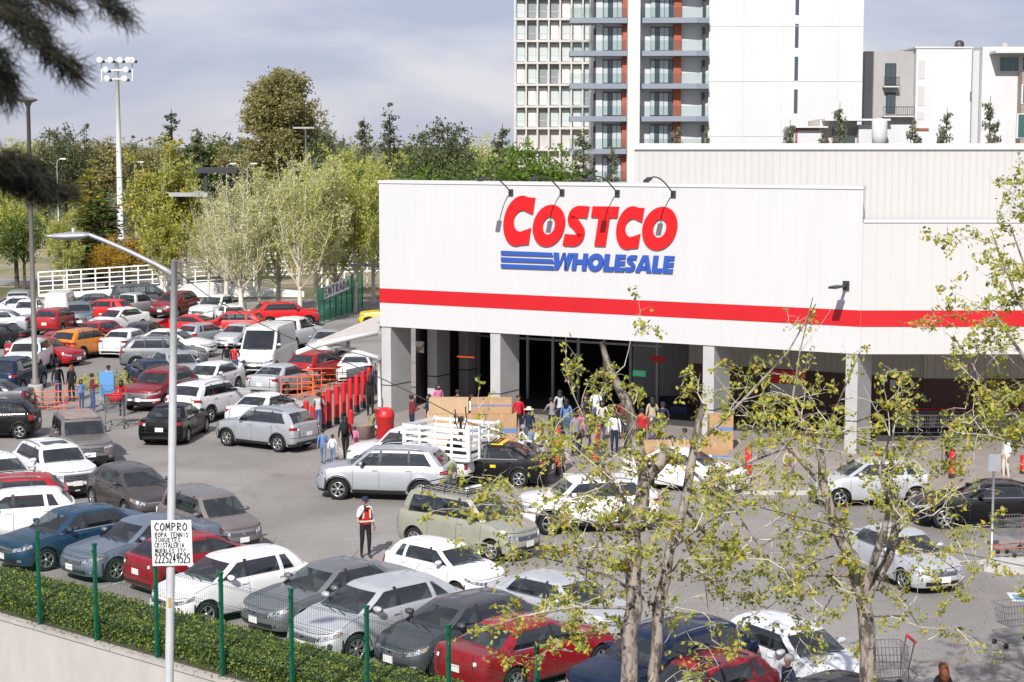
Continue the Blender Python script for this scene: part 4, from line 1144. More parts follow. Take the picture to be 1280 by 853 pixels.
def proto_tree(kind, var):
    key = (kind, var)
    if key in TREES: return TREES[key]
    rnd = random.Random(hash(kind) % 97 * 0 + sum(map(ord, kind)) + var*31)
    tr = MB(); cm = None; lm = L_MID; tm = BARKD
    if kind == 'broad':          # 10 m broadleaf, fine clumps
        lobes = [((rnd.uniform(-2,2), rnd.uniform(-2,2), rnd.uniform(4,7.6)), (rnd.uniform(1.4,2.4), rnd.uniform(1.4,2.4), rnd.uniform(1.3,2.2))) for _ in range(9)]
        lobes.append(((0,0,8.2),(1.6,1.6,1.6)))
        limbs(tr, Vector((0,0,0)), Vector((0,0,8)), .22, lobes, rnd)
        cm = blob_crown(lobes, 330, .26, var+5, clump=22, cr=.62); lm = L_GREEN
    elif kind == 'cypress':      # 10 m narrow cone
        lobes = [((rnd.uniform(-.15,.15), rnd.uniform(-.15,.15), z), (max(.16, .95*(1-((z-3.5)/6.8)**1.4 if z > 3.5 else 1)), max(.16, .95*(1-((z-3.5)/6.8)**1.4 if z > 3.5 else 1)), .8)) for z in [1.2+.55*i for i in range(17)]]
        limbs(tr, Vector((0,0,0)), Vector((0,0,9.5)), .16, lobes, rnd, 3)
        cm = blob_crown(lobes, 150, .20, var+9, clump=20, cr=.35, up=1.0); lm = L_DARK
    elif kind == 'spruce':       # 10 m loose conifer with tiers
        tr.tube([(0,0,0),(.05,0,5),(0,0,10)], [.2,.12,.02], 6)
        cm = MB()
        for i in range(60):
            z = 1.6+8.2*(i/60)+rnd.uniform(-.15,.15); L2 = (2.3*(1-(z/10.4))**.85)*rnd.uniform(.55,1.1)+.12; a = rnd.uniform(0,6.28)
            e = Vector((math.cos(a)*L2, math.sin(a)*L2, z+rnd.uniform(-.1,.45)*L2*.4))
            tr.tube([(0,0,z), e], [.03,.01], 3, cap=False)
            for q in range(int(10+L2*34)):
                f = rnd.random()**.6
                leaf(cm, Vector((e.x*f, e.y*f, z+(e.z-z)*f))+Vector((rnd.gauss(0,.13),rnd.gauss(0,.13),rnd.gauss(0,.09)-.05)), .22, rnd, .3)
        lm = L_CONE
    elif kind == 'eucalyptus':   # 21 m
        lobes = []
        for i in range(64):
            z = 5.5+13.5*((i*.618)%1); rr = 4.7*math.sin(math.pi*min(1, max(.08, (z-3)/18.5)))**.6*(1 if z < 14 else .72)
            a = rnd.uniform(0, 6.28); k = rnd.uniform(.2, 1.0)
            lobes.append(((math.cos(a)*rr*k, math.sin(a)*rr*k, z), (rnd.uniform(1.0,1.7), rnd.uniform(1.0,1.7), rnd.uniform(1.3,2.2))))
        lobes += [((1.6,0,19.3),(.9,.9,1.9)), ((-2.6,0,17.5),(1.2,1.2,1.6))]
        limbs(tr, Vector((0,0,0)), Vector((0,0,18)), .5, lobes, rnd, 16)
        cm = blob_crown(lobes, 2600, .27, 77, hollow=.7, clump=24, cr=.62); lm = L_EUC
    elif kind == 'round':        # 7 m bushy tree
        lobes = [((rnd.uniform(-1.6,1.6), rnd.uniform(-1.6,1.6), rnd.uniform(2.8,5.6)), (1.5,1.5,1.3)) for _ in range(8)]
        limbs(tr, Vector((0,0,0)), Vector((0,0,5.5)), .16, lobes, rnd)
        cm = blob_crown(lobes, 200, .20, var+50, clump=24, cr=.5)
    elif kind in ('poplar', 'bare'):   # 10 m upright, many fine rising twigs, thin leaf cover
        tm = TWIG
        cm = MB()
        tr.tube([(0,0,0),(rnd.uniform(-.2,.2),0,3),(rnd.uniform(-.3,.3),0,6),(0,0,9)], [.17,.13,.08,.02], 7)
        nb = 34 if kind == 'bare' else 26
        for i in range(nb):
            z0 = 1.5+5.2*rnd.random()**1.15; a = rnd.uniform(0,6.28); sp_ = rnd.uniform(.9,2.8)*(1-.05*z0)
            zt_ = min(10.6, z0+rnd.uniform(2.4,4.6)); e = Vector((math.cos(a)*sp_, math.sin(a)*sp_, zt_)); s0 = Vector((0,0,z0))
            mid = s0+(e-s0)*.5+Vector((math.cos(a)*.35, math.sin(a)*.35, -.25))
            tr.tube([s0, mid, e], [.045,.028,.008], 4, cap=False)
            for q in range(9):
                f = rnd.uniform(.25,1); b0 = (s0*(1-f)**2+mid*2*f*(1-f)+e*f*f)
                t1 = b0+Vector((rnd.gauss(0,.45), rnd.gauss(0,.45), rnd.uniform(.3,1.3)))
                tr.tube([b0, t1], [.017,.006], 3, cap=False)
                for u in range(40 if kind == 'poplar' else 16):
                    g_ = rnd.random(); leaf(cm, b0+(t1-b0)*g_+Vector((rnd.gauss(0,.16),rnd.gauss(0,.16),rnd.gauss(0,.16))), .19 if kind == 'poplar' else .15, rnd, .3)
        lm = L_MID if kind == 'poplar' else L_PALE
    TREES[key] = (tr.mesh(kind+'_trunk', [tm]), cm.mesh(kind+'_crown', [lm]), lm)
    return TREES[key]
def tree(kind, var, x, y, h, w, label, cat='tree', group=None, lm=None, name=None, h0=10.0, z=0.0, rz=None):
    tm, cmh, l0 = proto_tree(kind, var)
    e = empty(name or {'broad':'broadleaf_tree','cypress':'cypress_tree','spruce':'conifer_tree','eucalyptus':'eucalyptus_tree','round':'round_tree','poplar':'poplar_tree','bare':'poplar_tree'}[kind], (x, y, z), rz if rz is not None else (x*7.3+y*3.1) % 6.28, label, cat, group)
    link('trunk', tm, e); c = link('crown', cmh, e)
    s = h/{'eucalyptus':21.2,'round':7.0,'broad':9.8,'poplar':10.4,'bare':10.4,'cypress':10.6}.get(kind, h0)
    e.scale = (w, w, s) if w > 0 else (s, s, s)
    if lm:
        c.material_slots[0].link = 'OBJECT'; c.material_slots[0].material = lm
    return e
def tree_px(kind, var, px, ytop, d, w, label, **kw):
    top = pixd(px, ytop, d)
    return tree(kind, var, top.x, d, top.z, w, label, **kw)

GF = 'trees on the skyline beyond the car park'
# far skyline (pixel x, pixel y of the top, distance, kind, variant, width scale, leaf material, label)
FAR = [
 (345, 82, 225, 'eucalyptus', 0, 1.3, None, 'tallest tree on the skyline with a lumpy olive brown crown'),
 (487,124,210,'cypress',0,1.9,L_DARK,'tallest narrow dark cypress left of the white store'),
 (455,146,215,'spruce',0,1.7,L_CONE,'pale pointed conifer beside the tall narrow cypress'),
 (548,154,205,'broad',0,1.2,L_DARK,'dark bushy conifer standing above the store parapet'),
 (572,168,215,'cypress',1,1.6,L_DARK,'blunt dark tree right of the bushy conifer over the parapet'),
 (512,178,220,'broad',1,1.1,L_MID,'soft green tree between the cypress and the dark conifer'),
 (600,166,230,'broad',2,1.6,L_PALE,'pale hazy round tree beyond the store parapet'),
 (628,155,200,'spruce',1,1.6,L_CONE,'pointed conifer in front of the grid office block corner'),
 (652,180,160,'broad',0,1.0,leafmat('leaf_bright',[(.10,.19,.02),(.17,.26,.04),(.08,.13,.02)]),'bright green tree below the grid office block, left one'),
 (690,178,158,'broad',2,1.2,_mats['leaf_bright'],'bright green tree below the grid office block, right one'),
 (730,160,155,'spruce',2,1.25,L_CONE,'grey green conifer at the foot of the tower balconies'),
 (765,178,156,'spruce',0,.7,L_CONE,'small conifer beside the white fin of the tower'),
 (214,136,235,'spruce',1,1.8,L_CONE,'open pointed conifer right of the floodlight mast'),
 (105,150,228,'cypress',1,1.5,L_DARK,'thin dark cypress between the street lamp and floodlight'),
 (165,166,225,'cypress',0,1.5,L_DARK,'dark conifer just right of the floodlight mast'),
 (246,160,236,'spruce',2,2.0,L_CONE,'blue grey conifer halfway between floodlight and tall eucalyptus'),
 (265,168,240,'broad',1,1.2,L_GREEN,'green tree behind the dark roofed gantry'),
 (288,172,245,'broad',0,1.3,L_DARK,'dark tree at the left foot of the tall eucalyptus'),
 (190,170,240,'broad',2,1.5,L_EUC,'olive tree behind the floodlight mast'),
 (130,172,240,'broad',1,1.5,L_EUC,'brownish tree left of the floodlight mast'),
 (80,160,236,'broad',0,1.0,L_DARK,'dark tree with a knobbly top right of the street lamp'),
 (55,166,240,'broad',2,1.2,L_EUC,'brownish olive tree behind the left street lamp'),
 (18,172,235,'broad',1,1.4,L_PALE,'pale olive tree at the left edge of the skyline'),
 (420,176,240,'broad',2,1.4,L_GREEN,'green tree right behind the tall eucalyptus'),
 (398,160,222,'broad',1,.9,L_DARK,'dark low tree at the right foot of the tall eucalyptus'),
 (440,182,190,'round',1,1.3,L_MID,'light green round tree beyond the parking lot poplars'),
 (535,190,185,'round',2,1.4,_mats['leaf_bright'],'fresh green tree just over the left store parapet'),
 (590,196,180,'round',0,1.6,L_GREEN,'low green tree over the middle of the store parapet'),
 (475,196,175,'round',1,1.5,L_GREEN,'dense green tree behind the left edge of the store'),
]
for (px, yt, d, kd, v, w, lm, lab) in FAR: tree_px(kd, v, px, yt, d, w, lab, group=GF, lm=lm)
rnd = random.Random(4)
# a far wood that reads as one mass
wd = MB()
for i in range(950):
    x = rnd.uniform(-110, 60); y = rnd.uniform(262, 330); 
    h = 9.0+4.5*noise.noise(Vector((x*.05, y*.02, 3)))+2*noise.noise(Vector((x*.2, 5, 3)))+rnd.uniform(-1,1.6)
    for _ in range(4):
        p = Vector((x+rnd.gauss(0,1.0), y+rnd.gauss(0,1), h-rnd.random()**2*7))
        for _ in range(9): leaf(wd, p+Vector((rnd.gauss(0,.7),rnd.gauss(0,.7),rnd.gauss(0,.6))), .75, rnd)
tag(wd.build('distant_wood', [leafmat('leaf_distant', [(.21,.23,.12),(.29,.30,.17),(.16,.18,.10),(.37,.34,.23)])]), kind='stuff')
gr = MB(); gr.add([(-300,150,.02),(40,150,.02),(40,262,.02),(-300,262,.02)], [(0,1,2,3)])
tag(gr.build('grass', mat('grass_field', (.16,.17,.07), .95, scale=.09, col2=(.30,.25,.17), thr=(.4,.6))), kind='structure')
gr = MB(); gr.add([(-300,152,.04),(-28,152,.04),(-28,160,.04),(-300,160,.04)], [(0,1,2,3)])
tag(gr.build('road', mat('grey_road', (.26,.25,.24), .9, var=.1, scale=.2)), kind='structure')

# trees at the back of the car park
GM = 'trees standing along the back of the car park'
MIDT = [
 (18,236,150,'round',0,1.25,L_MID,'dark trunked green tree at the left edge behind the lot'),
 (28,258,148,'round',1,.9,L_GREEN,'lower green tree right beside the left edge behind the lot'),
 (78,262,143,'poplar',0,.8,L_MID,'thin yellow green tree right of the grey street lamp pole'),
 (112,202,158,'cypress',2,2.6,L_YEL,'golden conifer with a pointed crown left of the floodlight'),
 (122,236,156,'cypress',0,3.0,L_GREEN,'dark green conifer just below the golden one'),
 (200,186,150,'poplar',1,1.35,L_POP,'broad yellow green tree right of the floodlight mast'),
 (228,204,152,'poplar',2,1.0,L_MID,'green tree left of the dark roofed gantry'),
 (160,282,150,'round',2,1.0,L_ORA,'orange leaved tree below the floodlight mast'),
 (132,300,146,'round',1,.75,L_ORA,'small orange bush tree behind the white railing'),
 (200,250,140,'poplar',0,.9,L_POP,'yellowing tree whose trunk stands beside the minivan'),
 (258,250,138,'bare',1,.8,L_POP,'thin half bare tree in front of the gantry'),
 (300,215,121,'bare',0,1.05,L_PALE,'half bare pale poplar left of the white van'),
 (322,222,126,'poplar',1,.8,L_PALE,'pale green poplar with a low leafy trunk'),
 (345,200,128,'bare',2,1.1,L_PALE,'tall bare twigged poplar below the tall eucalyptus'),
 (372,190,119,'bare',1,1.0,L_MID,'bare twigged poplar whose trunk is left of the green screen'),
 (395,200,124,'poplar',2,1.0,L_PALE,'pale poplar standing behind the green screen'),
 (418,196,130,'poplar',0,1.1,L_MID,'green poplar right behind the entrance banner'),
 (442,200,128,'poplar',1,1.0,L_MID,'yellow green poplar between banner and store'),
 (466,202,135,'poplar',2,1.0,L_MID,'yellow green poplar half hidden by the store corner'),
 (280,232,134,'bare',2,1.0,L_PALE,'pale bare poplar behind the white ramp wall'),
 (408,220,140,'bare',0,1.0,L_PALE,'grey twigged poplar in the second row behind the green screen'),
]
for (px, yt, d, kd, v, w, lm, lab) in MIDT: tree_px(kd, v, px, yt, d, w, lab, group=GM, lm=lm)
# saplings on the hall roof terrace beyond
for i, (px, yt, v, lab) in enumerate(((988,150,0,'small conifer above the parapet left of the rooftop rooms'),(1050,128,1,'tallest conifer in front of the rooftop rooms'),(1144,148,2,'small conifer below the white house front'),(1184,134,0,'bushy conifer below the white house drainpipe'),(1238,120,1,'open conifer at the far right above the parapet'),(884,156,2,'spindly conifer at the tower corner above the parapet'),(846,152,0,'brownish conifer in front of the tower orange panel'),(1030,165,2,'squat pale conifer beside the rooftop room window'))):
    tree_px('spruce', v, px, yt, 140, .95 if i != 5 else .5, lab, group='conifers over the hall parapet', lm=L_CONE)
tree_px('round', 0, 1072, 172, 138, .9, 'bright green bush over the parapet below the water tank', lm=_mats['leaf_bright'], group='conifers over the hall parapet')

# clipped hedge
def seg_len(a, b): return (b-a).length
HA, HB_ = FA - FU*26 - FN*.20, FA + FU*22 - FN*.20
hl_ = (HB_-HA).length; HW, HH = 1.45, .64
hb_ = MB(); rnd = random.Random(3)
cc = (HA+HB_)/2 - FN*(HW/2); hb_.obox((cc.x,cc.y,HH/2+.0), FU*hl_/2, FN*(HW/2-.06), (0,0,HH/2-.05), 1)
def hw(t, s): return .07*noise.noise(Vector((t*1.3, s*2, 0)))+.04*noise.noise(Vector((t*4, s*5, 7)))
for i in range(38000):
    t = rnd.random()*hl_; s_ = rnd.random()*HW
    p = HA + FU*t - FN*s_; leaf(hb_, Vector((p.x, p.y, HH-.02+hw(t,s_)+rnd.gauss(0,.025))), .066, rnd, 1.0)
for i in range(26000):
    t = rnd.random()*hl_; z = rnd.random()*HH
    d = .05+hw(t, z+9)*1.3-.18*(z < .12)*0+rnd.gauss(0,.03)
    p = HA + FU*t + FN*(d - .05*(1-z/HH)); leaf(hb_, Vector((p.x, p.y, z)), .066, rnd, .3)
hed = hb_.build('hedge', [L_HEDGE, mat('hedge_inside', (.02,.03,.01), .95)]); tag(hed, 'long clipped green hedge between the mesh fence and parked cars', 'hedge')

# green welded mesh fence
GP = mat('fence_green', (.006,.095,.05), .45, spec=.4)
fence = empty('mesh_fence', (FA.x, FA.y, 0), 0, 'green welded wire mesh fence on the wall in front of the hedge', 'fence')
for k in range(-9, 14):
    p = FA + FU*(FSTEP*k)
    if k > 12: break
    b = MB(); b.obox((p.x-FA.x, p.y-FA.y, 1.17), FU*.036, FN*.036, (0,0,1.17)); b.obox((p.x-FA.x, p.y-FA.y, 2.36), FU*.05, FN*.05, (0,0,.02))
    for zz_ in (.3,1.0,1.7,2.2): b.obox((p.x-FA.x+FN.x*.05, p.y-FA.y+FN.y*.05, zz_), FU*.03, FN*.015, (0,0,.03))
    b.build('fence_post', [GP], fence)
    if k < 12:
        m_ = MB()
        for q in range(34):
            a = p - FA + FU*(FSTEP*(q+.5)/34); m_.obox((a.x,a.y,1.12), FU*.0019, FN*.0019, (0,0,1.02))
        for zz_ in (.12,.62,1.12,1.62,2.12):
            for dz in (-.05,.05):
                a, b_ = p-FA, p-FA+FU*FSTEP
                m_.bar((a.x,a.y,zz_+dz), (b_.x,b_.y,zz_+dz), .006)
            a, b_ = p-FA+FN*.03, p-FA+FU*FSTEP+FN*.03
            m_.bar((a.x,a.y,zz_), (b_.x,b_.y,zz_), .006)
        m_.build('mesh_panel', [mat('wire_green', (.004,.05,.028), .5)], fence)

# ------------------------------------------------ near poplars between the viewer and the fence
def near_tree(name, label, d, paths, seed, nleaf, extra_twigs=1.0, box=None):
    """paths: limbs as ((px,py,depth offset,radius), ...) seen from the viewer, set at their own distance and real thickness"""
    rnd = random.Random(seed)
    base = pixd(paths[0][0][0], paths[0][0][1], d + paths[0][0][2])
    e = empty(name, (base.x, base.y, -3.2), 0, label, 'tree')
    O = Vector((base.x, base.y, -3.2))
    tr = MB(); cm = MB()
    sk = []
    for pi, path in enumerate(paths):
        pts = [pixd(a, b, d+c_)-O for a, b, c_, r_ in path]; rr = [r_*.78 for *_, r_ in path]
        if pi == 0: pts = [Vector((pts[0].x, pts[0].y, 0))] + pts; rr = [rr[0]*1.25] + rr
        P2, R2 = [], []
        for i in range(len(pts)-1):
            nn = max(2, int((pts[i+1]-pts[i]).length/.35))
            for j in range(nn):
                f = j/nn; q = pts[i].lerp(pts[i+1], f); r_ = rr[i]+(rr[i+1]-rr[i])*f
                jit = min(.05, r_*.35); P2.append(q+Vector((rnd.uniform(-1,1)*jit, rnd.uniform(-1,1)*jit, 0))); R2.append(r_*rnd.uniform(.9,1.12))
        P2.append(pts[-1]); R2.append(rr[-1])
        tr.tube(P2, R2, 9 if rr[0] > .06 else 5)
        sk.append((P2, R2))
    def twig(p, d_, L_, r_, depth):
        n = 4; pts = [p]; q = p; dd = d_.normalized()
        for i in range(n):
            dd = (dd + Vector((rnd.gauss(0,.22), rnd.gauss(0,.22), rnd.gauss(0,.16)-(.16 if depth > 0 and i > 1 else -.02)))).normalized()
            q = q + dd*L_/n; pts.append(q)
        tr.tube(pts, [r_*(1-i/(n+.5)) for i in range(n+1)], 4 if r_ > .008 else 3, mi=1, cap=False)
        if depth < 2:
            for _ in range(rnd.randint(2,4)):
                k = rnd.randint(1, n); twig(pts[k], dd+Vector((rnd.gauss(0,.8), rnd.gauss(0,.8), rnd.gauss(0,.5))), L_*rnd.uniform(.35,.7), r_*.62, depth+1)
        if depth >= 1:
            m = rnd.randint(0, int(nleaf*1.5))
            cpt = pts[rnd.randint(2, n)]
            for _ in range(m):
                k_ = rnd.randint(1, n-1); cpt = pts[k_].lerp(pts[k_+1], rnd.random())
                leaf(cm, cpt+Vector((rnd.gauss(0,.04), rnd.gauss(0,.04), rnd.gauss(0,.035)-.03)), .080, rnd, .1)
    for P2, R2 in sk:
        L = len(P2)
        for i in range(L):
            if R2[i] > .13 and rnd.random() < .6: continue
            if i == 0: continue
            for _ in range(2 if R2[i] < .06 else 1):
                if rnd.random() > .85*extra_twigs*(max(.08, min(1, 1-(P2[i].z+O.z-6.6)*.5)) if extra_twigs > .92 else 1): continue
                dr = P2[i]-P2[i-1]
                side = Vector((rnd.gauss(0,1), rnd.gauss(0,1), rnd.gauss(0,.45)+.25)).normalized()
                twig(P2[i], side+dr.normalized()*.5, rnd.uniform(.4,1.25), rnd.uniform(.008,.013), 0)
    tr.build('trunk', [BARK, TWIG], e); cm.build('crown', [L_POP], e)
    return e
near_tree('poplar_tree', 'leaning poplar with a lopped bare top limb before the store entrance, near the frame centre', 29,
 [[(786,900,0,.19),(790,760,0,.17),(793,660,.1,.16),(806,600,.2,.15),(884,520,.3,.13),(855,400,.3,.11)][:4]+[(838,560,.3,.14)],
  [(806,600,.2,.13),(795,560,.3,.12),(785,510,.4,.11),(765,470,.4,.09),(752,428,.4,.055)],
  [(815,900,.3,.13),(822,760,.3,.12),(838,690,.3,.11),(858,620,.5,.10),(866,560,.6,.095),(880,505,.6,.07)],
  [(765,600,0,.06),(745,560,-.1,.055),(728,510,-.1,.03)],
  [(866,560,.6,.05),(930,500,.4,.035),(985,440,.3,.02),(1020,380,.2,.01)],
  [(860,610,.5,.045),(930,580,.2,.03),(985,560,-.2,.015)],
  [(793,660,.1,.05),(720,650,-.5,.03),(655,640,-.9,.015),(618,632,-1.2,.006)],
  [(800,640,.1,.045),(740,600,.4,.025),(690,560,.6,.008)],
  [(822,760,.3,.045),(760,720,.5,.03),(690,700,.8,.015),(640,690,1.0,.006)],
  [(790,760,0,.04),(720,760,-.4,.02),(660,770,-.6,.006)],
  [(858,640,.5,.04),(900,690,.8,.02),(905,760,.9,.008)],
  [(866,590,.6,.035),(920,640,-.3,.02),(960,700,-.6,.008)],
  [(792,700,0,.04),(755,665,.6,.025),(735,700,.9,.015),(728,760,1.0,.006)],
  [(791,640,0,.035),(765,600,-.5,.02),(735,620,-.8,.012),(715,680,-.9,.006)],
  [(824,740,.3,.03),(850,700,.7,.02),(880,720,.9,.012),(890,800,1.0,.006)],
  [(788,800,0,.03),(750,790,.3,.02),(715,815,.5,.008)],
  [(835,690,.3,.03),(868,665,-.4,.02),(905,640,-.7,.010),(925,600,-.9,.006)]], 21, 9, 1.0)
near_tree('poplar_tree', 'thin poplar whose pale forked limbs rise in front of the right colonnade', 31,
 [[(1086,900,0,.20),(1086,790,0,.18),(1078,742,0,.17),(1066,700,.1,.13),(1045,660,.1,.11),(1030,600,.2,.10),(1022,550,.2,.085),(1002,535,.2,.05)],
  [(1082,750,0,.13),(1110,700,.3,.10),(1122,650,.4,.085),(1108,600,.4,.07),(1118,560,.4,.035)],
  [(1080,740,0,.10),(1098,690,-.3,.08),(1112,640,-.4,.06),(1100,590,-.4,.045),(1112,545,-.4,.02)],
  [(1030,610,.2,.05),(985,560,0,.03),(935,520,-.3,.018),(890,490,-.4,.008)],
  [(1022,560,.2,.045),(990,500,.4,.03),(1000,440,.5,.018),(1016,372,.5,.008)],
  [(1022,560,.2,.04),(1050,500,0,.02),(1075,440,-.2,.008)],
  [(1118,640,.4,.04),(1165,600,.6,.025),(1190,560,.7,.008)],
  [(1115,680,.3,.04),(1165,690,0,.02),(1205,720,-.2,.008)],
  [(1050,670,.1,.04),(990,660,-.4,.025),(940,690,-.6,.008)],
  [(1070,720,0,.04),(1010,720,.4,.02),(960,760,.6,.008)],
  [(1084,770,0,.035),(1140,770,.4,.018),(1160,800,.5,.008)],
  [(1075,735,0,.03),(1040,745,.5,.02),(1015,790,.7,.008)],
  [(1118,670,.3,.03),(1150,640,-.4,.02),(1180,650,-.6,.008)],
  [(1060,690,.1,.03),(1025,700,-.5,.02),(985,720,-.8,.008)]], 33, 8, .95)
near_tree('poplar_tree', 'yellowing poplar branches hanging in at the right edge beside the ribbed hall', 30,
 [[(1330,860,0,.18),(1326,700,0,.16),(1320,560,0,.13),(1310,430,0,.09),(1300,330,0,.05),(1292,262,0,.015)],
  [(1322,600,0,.06),(1270,520,.2,.04),(1225,480,.3,.02),(1205,440,.3,.008)],
  [(1318,520,0,.06),(1275,440,-.2,.04),(1240,390,-.3,.02),(1222,370,-.3,.008)],
  [(1310,430,0,.05),(1275,380,.2,.03),(1250,320,.3,.02),(1240,290,.3,.008)],
  [(1308,400,0,.04),(1280,330,-.2,.025),(1262,280,-.2,.01)],
  [(1322,580,0,.04),(1285,560,-.4,.03),(1240,545,-.5,.015),(1212,530,-.5,.006)]], 45, 9, .75)

# ------------------------------------------------ dark pine boughs close to the viewer
PN = leafmat('pine_needle', [(.008,.011,.006),(.02,.022,.011),(.03,.022,.012)], trans=.1)
pine = empty('pine_tree', (-13.0, 11.0, -3.2), 0, 'dark pine boughs hanging into the upper left corner close by', 'tree')
rnd = random.Random(8); tr = MB(); nd = MB(); PO = Vector(pine.location)
tr.tube([(0,0,0),(.1,0,9),(.2,0,17)], [.28,.22,.12], 10)
def bough(path, dens, L, rad=.012):
    pts = [pixd(a, b, c_)-PO for a, b, c_ in path]
    st = Vector((.15, 0, pts[0].z+.35)); tr.tube([st, pts[0].lerp(st,.4)+Vector((0,0,.1))]+pts, [.028,.018]+[rad*(1-.6*i/len(pts)) for i in range(len(pts))], 5)
    for i in range(len(pts)-1):
        n = int(dens*(pts[i+1]-pts[i]).length)
        dr = (pts[i+1]-pts[i]).normalized()
        for _ in range(n):
            f = rnd.random(); p = pts[i].lerp(pts[i+1], f)+Vector((rnd.gauss(0,.02),rnd.gauss(0,.03),rnd.gauss(0,.02)))
            dd = (dr*rnd.uniform(.3,1.2)+Vector((rnd.gauss(0,.55),rnd.gauss(0,.55),rnd.gauss(0,.55)-.1))).normalized()*L*rnd.uniform(.6,1.1)
            w_ = dd.orthogonal().normalized()*.0016
            q = p+dd*.55+Vector((0,0,-.004))
            nd.add([p-w_, p+w_, q+w_, p+dd, q-w_], [(0,1,2,3,4)])
D0 = 7.5
bough([(-60,-30,D0),(20,10,D0),(48,35,D0),(60,62,D0),(80,80,D0),(98,92,D0)], 2600, .10)
bough([(-40,-60,D0+.2),(30,-12,D0),(75,4,D0),(92,14,D0)], 1800, .09)
bough([(-60,10,D0-.3),(20,22,D0-.3),(34,48,D0-.3)], 1800, .09)
bough([(60,-60,D0-.2),(110,-18,D0-.2),(132,2,D0-.2),(150,14,D0-.2),(160,22,D0-.2)], 2100, .085)
bough([(-60,60,D0+.3),(2,66,D0+.3),(14,100,D0+.3),(10,128,D0+.3)], 1500, .10)
bough([(-50,90,D0),(-4,84,D0),(6,116,D0)], 2200, .09)
bough([(-60,190,D0),(10,212,D0),(34,228,D0),(52,236,D0)], 2600, .11)
bough([(-40,220,D0),(20,232,D0),(60,246,D0),(92,240,D0)], 1700, .09)
bough([(-40,200,D0-.2),(14,196,D0-.2),(44,206,D0-.2),(66,240,D0-.2)], 1700, .09)
tr.build('trunk', [BARKD], pine); nd.build('needles', [PN], pine)
# small shrubs on the lane island
for i, (px, py, lab) in enumerate(((112,488,'low green shrub left of the attendant with the blue panel'),(151,486,'low green shrub right of the attendant with the blue panel'))):
    b_ = pix(px, py); mb_ = blob_crown([((0,0,.35),(.75,.55,.4))], 45, .10, 60+i, clump=16, cr=.22)
    o = mb_.build('shrub', [L_MID]); o.location = b_; tag(o, lab, 'shrub', 'shrubs on the lane island')

# dry leaves lying on the wall top and soil
ll = MB(); rnd = random.Random(12)
for i in range(900):
    t = rnd.uniform(-12, 14); s_ = rnd.uniform(-.16, .22); p = FA + FU*t + FN*s_; leaf(ll, Vector((p.x, p.y, .06+rnd.random()*.02)), .05, rnd, 4)
tag(ll.build('leaf_litter', [leafmat('leaf_dry', [(.20,.11,.05),(.30,.20,.08),(.14,.08,.04)])]), kind='stuff')
# ---------------------------------------------------------------- street furniture
GALV = mat('galvanised', (.42,.43,.45), .45, metal=.5, var=.08, scale=3)
GPOLE = mat('grey_brown_pole', (.17,.155,.145), .6, metal=.2)
WPOLE = mat('white_pole', (.72,.73,.74), .5)
BOLR = mat('bollard_red', (.50,.010,.014), .55, var=.08, scale=4)
BLK = mat('black_rubber', (.02,.02,.02), .7)
# tall grey lamp on its concrete foot
b = pix(45, 512); top = pixd(35, 126, b.y)
e = empty('street_lamp', b, 0, 'tall grey street lamp with a flat round head on a concrete foot', 'street lamp')
m = MB(); m.lathe([(.34,0),(.34,1.05),(.30,1.12),(.001,1.12)], 20); m.build('concrete_foot', [CONC], e)
dx = top.x-b.x; hh = top.z
m = MB(); m.tube([(0,0,1.1),(dx*.1,0,1.35),(dx*.1,0,1.4),(dx*.98,0,hh-.2)], [.19,.19,.13,.085], 12); m.build('pole', [GPOLE], e)
m = MB(); m.lathe([(.06,-.32),(.10,-.25),(.16,-.1),(.40,0),(.42,.05),(.25,.12),(.001,.14)], 20, c=(dx,0,hh)); m.build('lamp_head', [GPOLE], e)
# stadium floodlight mast
FD = 165
b = pixd(151, 300, FD); t0 = pixd(151, 76, FD)
e = empty('floodlight_mast', (b.x, FD, 0), 0, 'tall white floodlight mast with three rows of lamps', 'floodlight')
m = MB(); m.tube([(0,0,0),(0,0,t0.z)], [.30,.18], 12)
m.build('mast', [WPOLE], e)
m = MB(); sc_ = FD/F
for zz_, w_ in ((76,20),(88,14),(99,16)):
    z_ = pixd(151, zz_, FD).z; m.obox((0,-.2,z_), (w_*sc_,0,0), (0,.05,0), (0,0,.05))
for s_ in (-18.5,19.5): m.obox((s_*sc_, -.2, pixd(151,88,FD).z), (.045,0,0), (0,.04,0), (0,0,.95))
m.build('crossbar', [WPOLE], e)
for zz_, xs_ in ((76,(-19,-6,6,16,21)),(88,(-12,13)),(99,(-10.5,11))):
    for x_ in xs_:
        l = MB(); z_ = pixd(151, zz_, FD).z
        l.lathe([(.10,.35),(.20,.15),(.29,-.2),(.27,-.22),(.001,-.15)], 12, axis='y', c=(x_*sc_, -.55, z_)); l.obox((x_*sc_+.18,-.25,z_-.1),(.16,0,0),(0,.16,0),(0,0,.12),1)
        l.build('floodlight_head', [mat('lamp_white',(.55,.56,.57),.4), DKM], e)
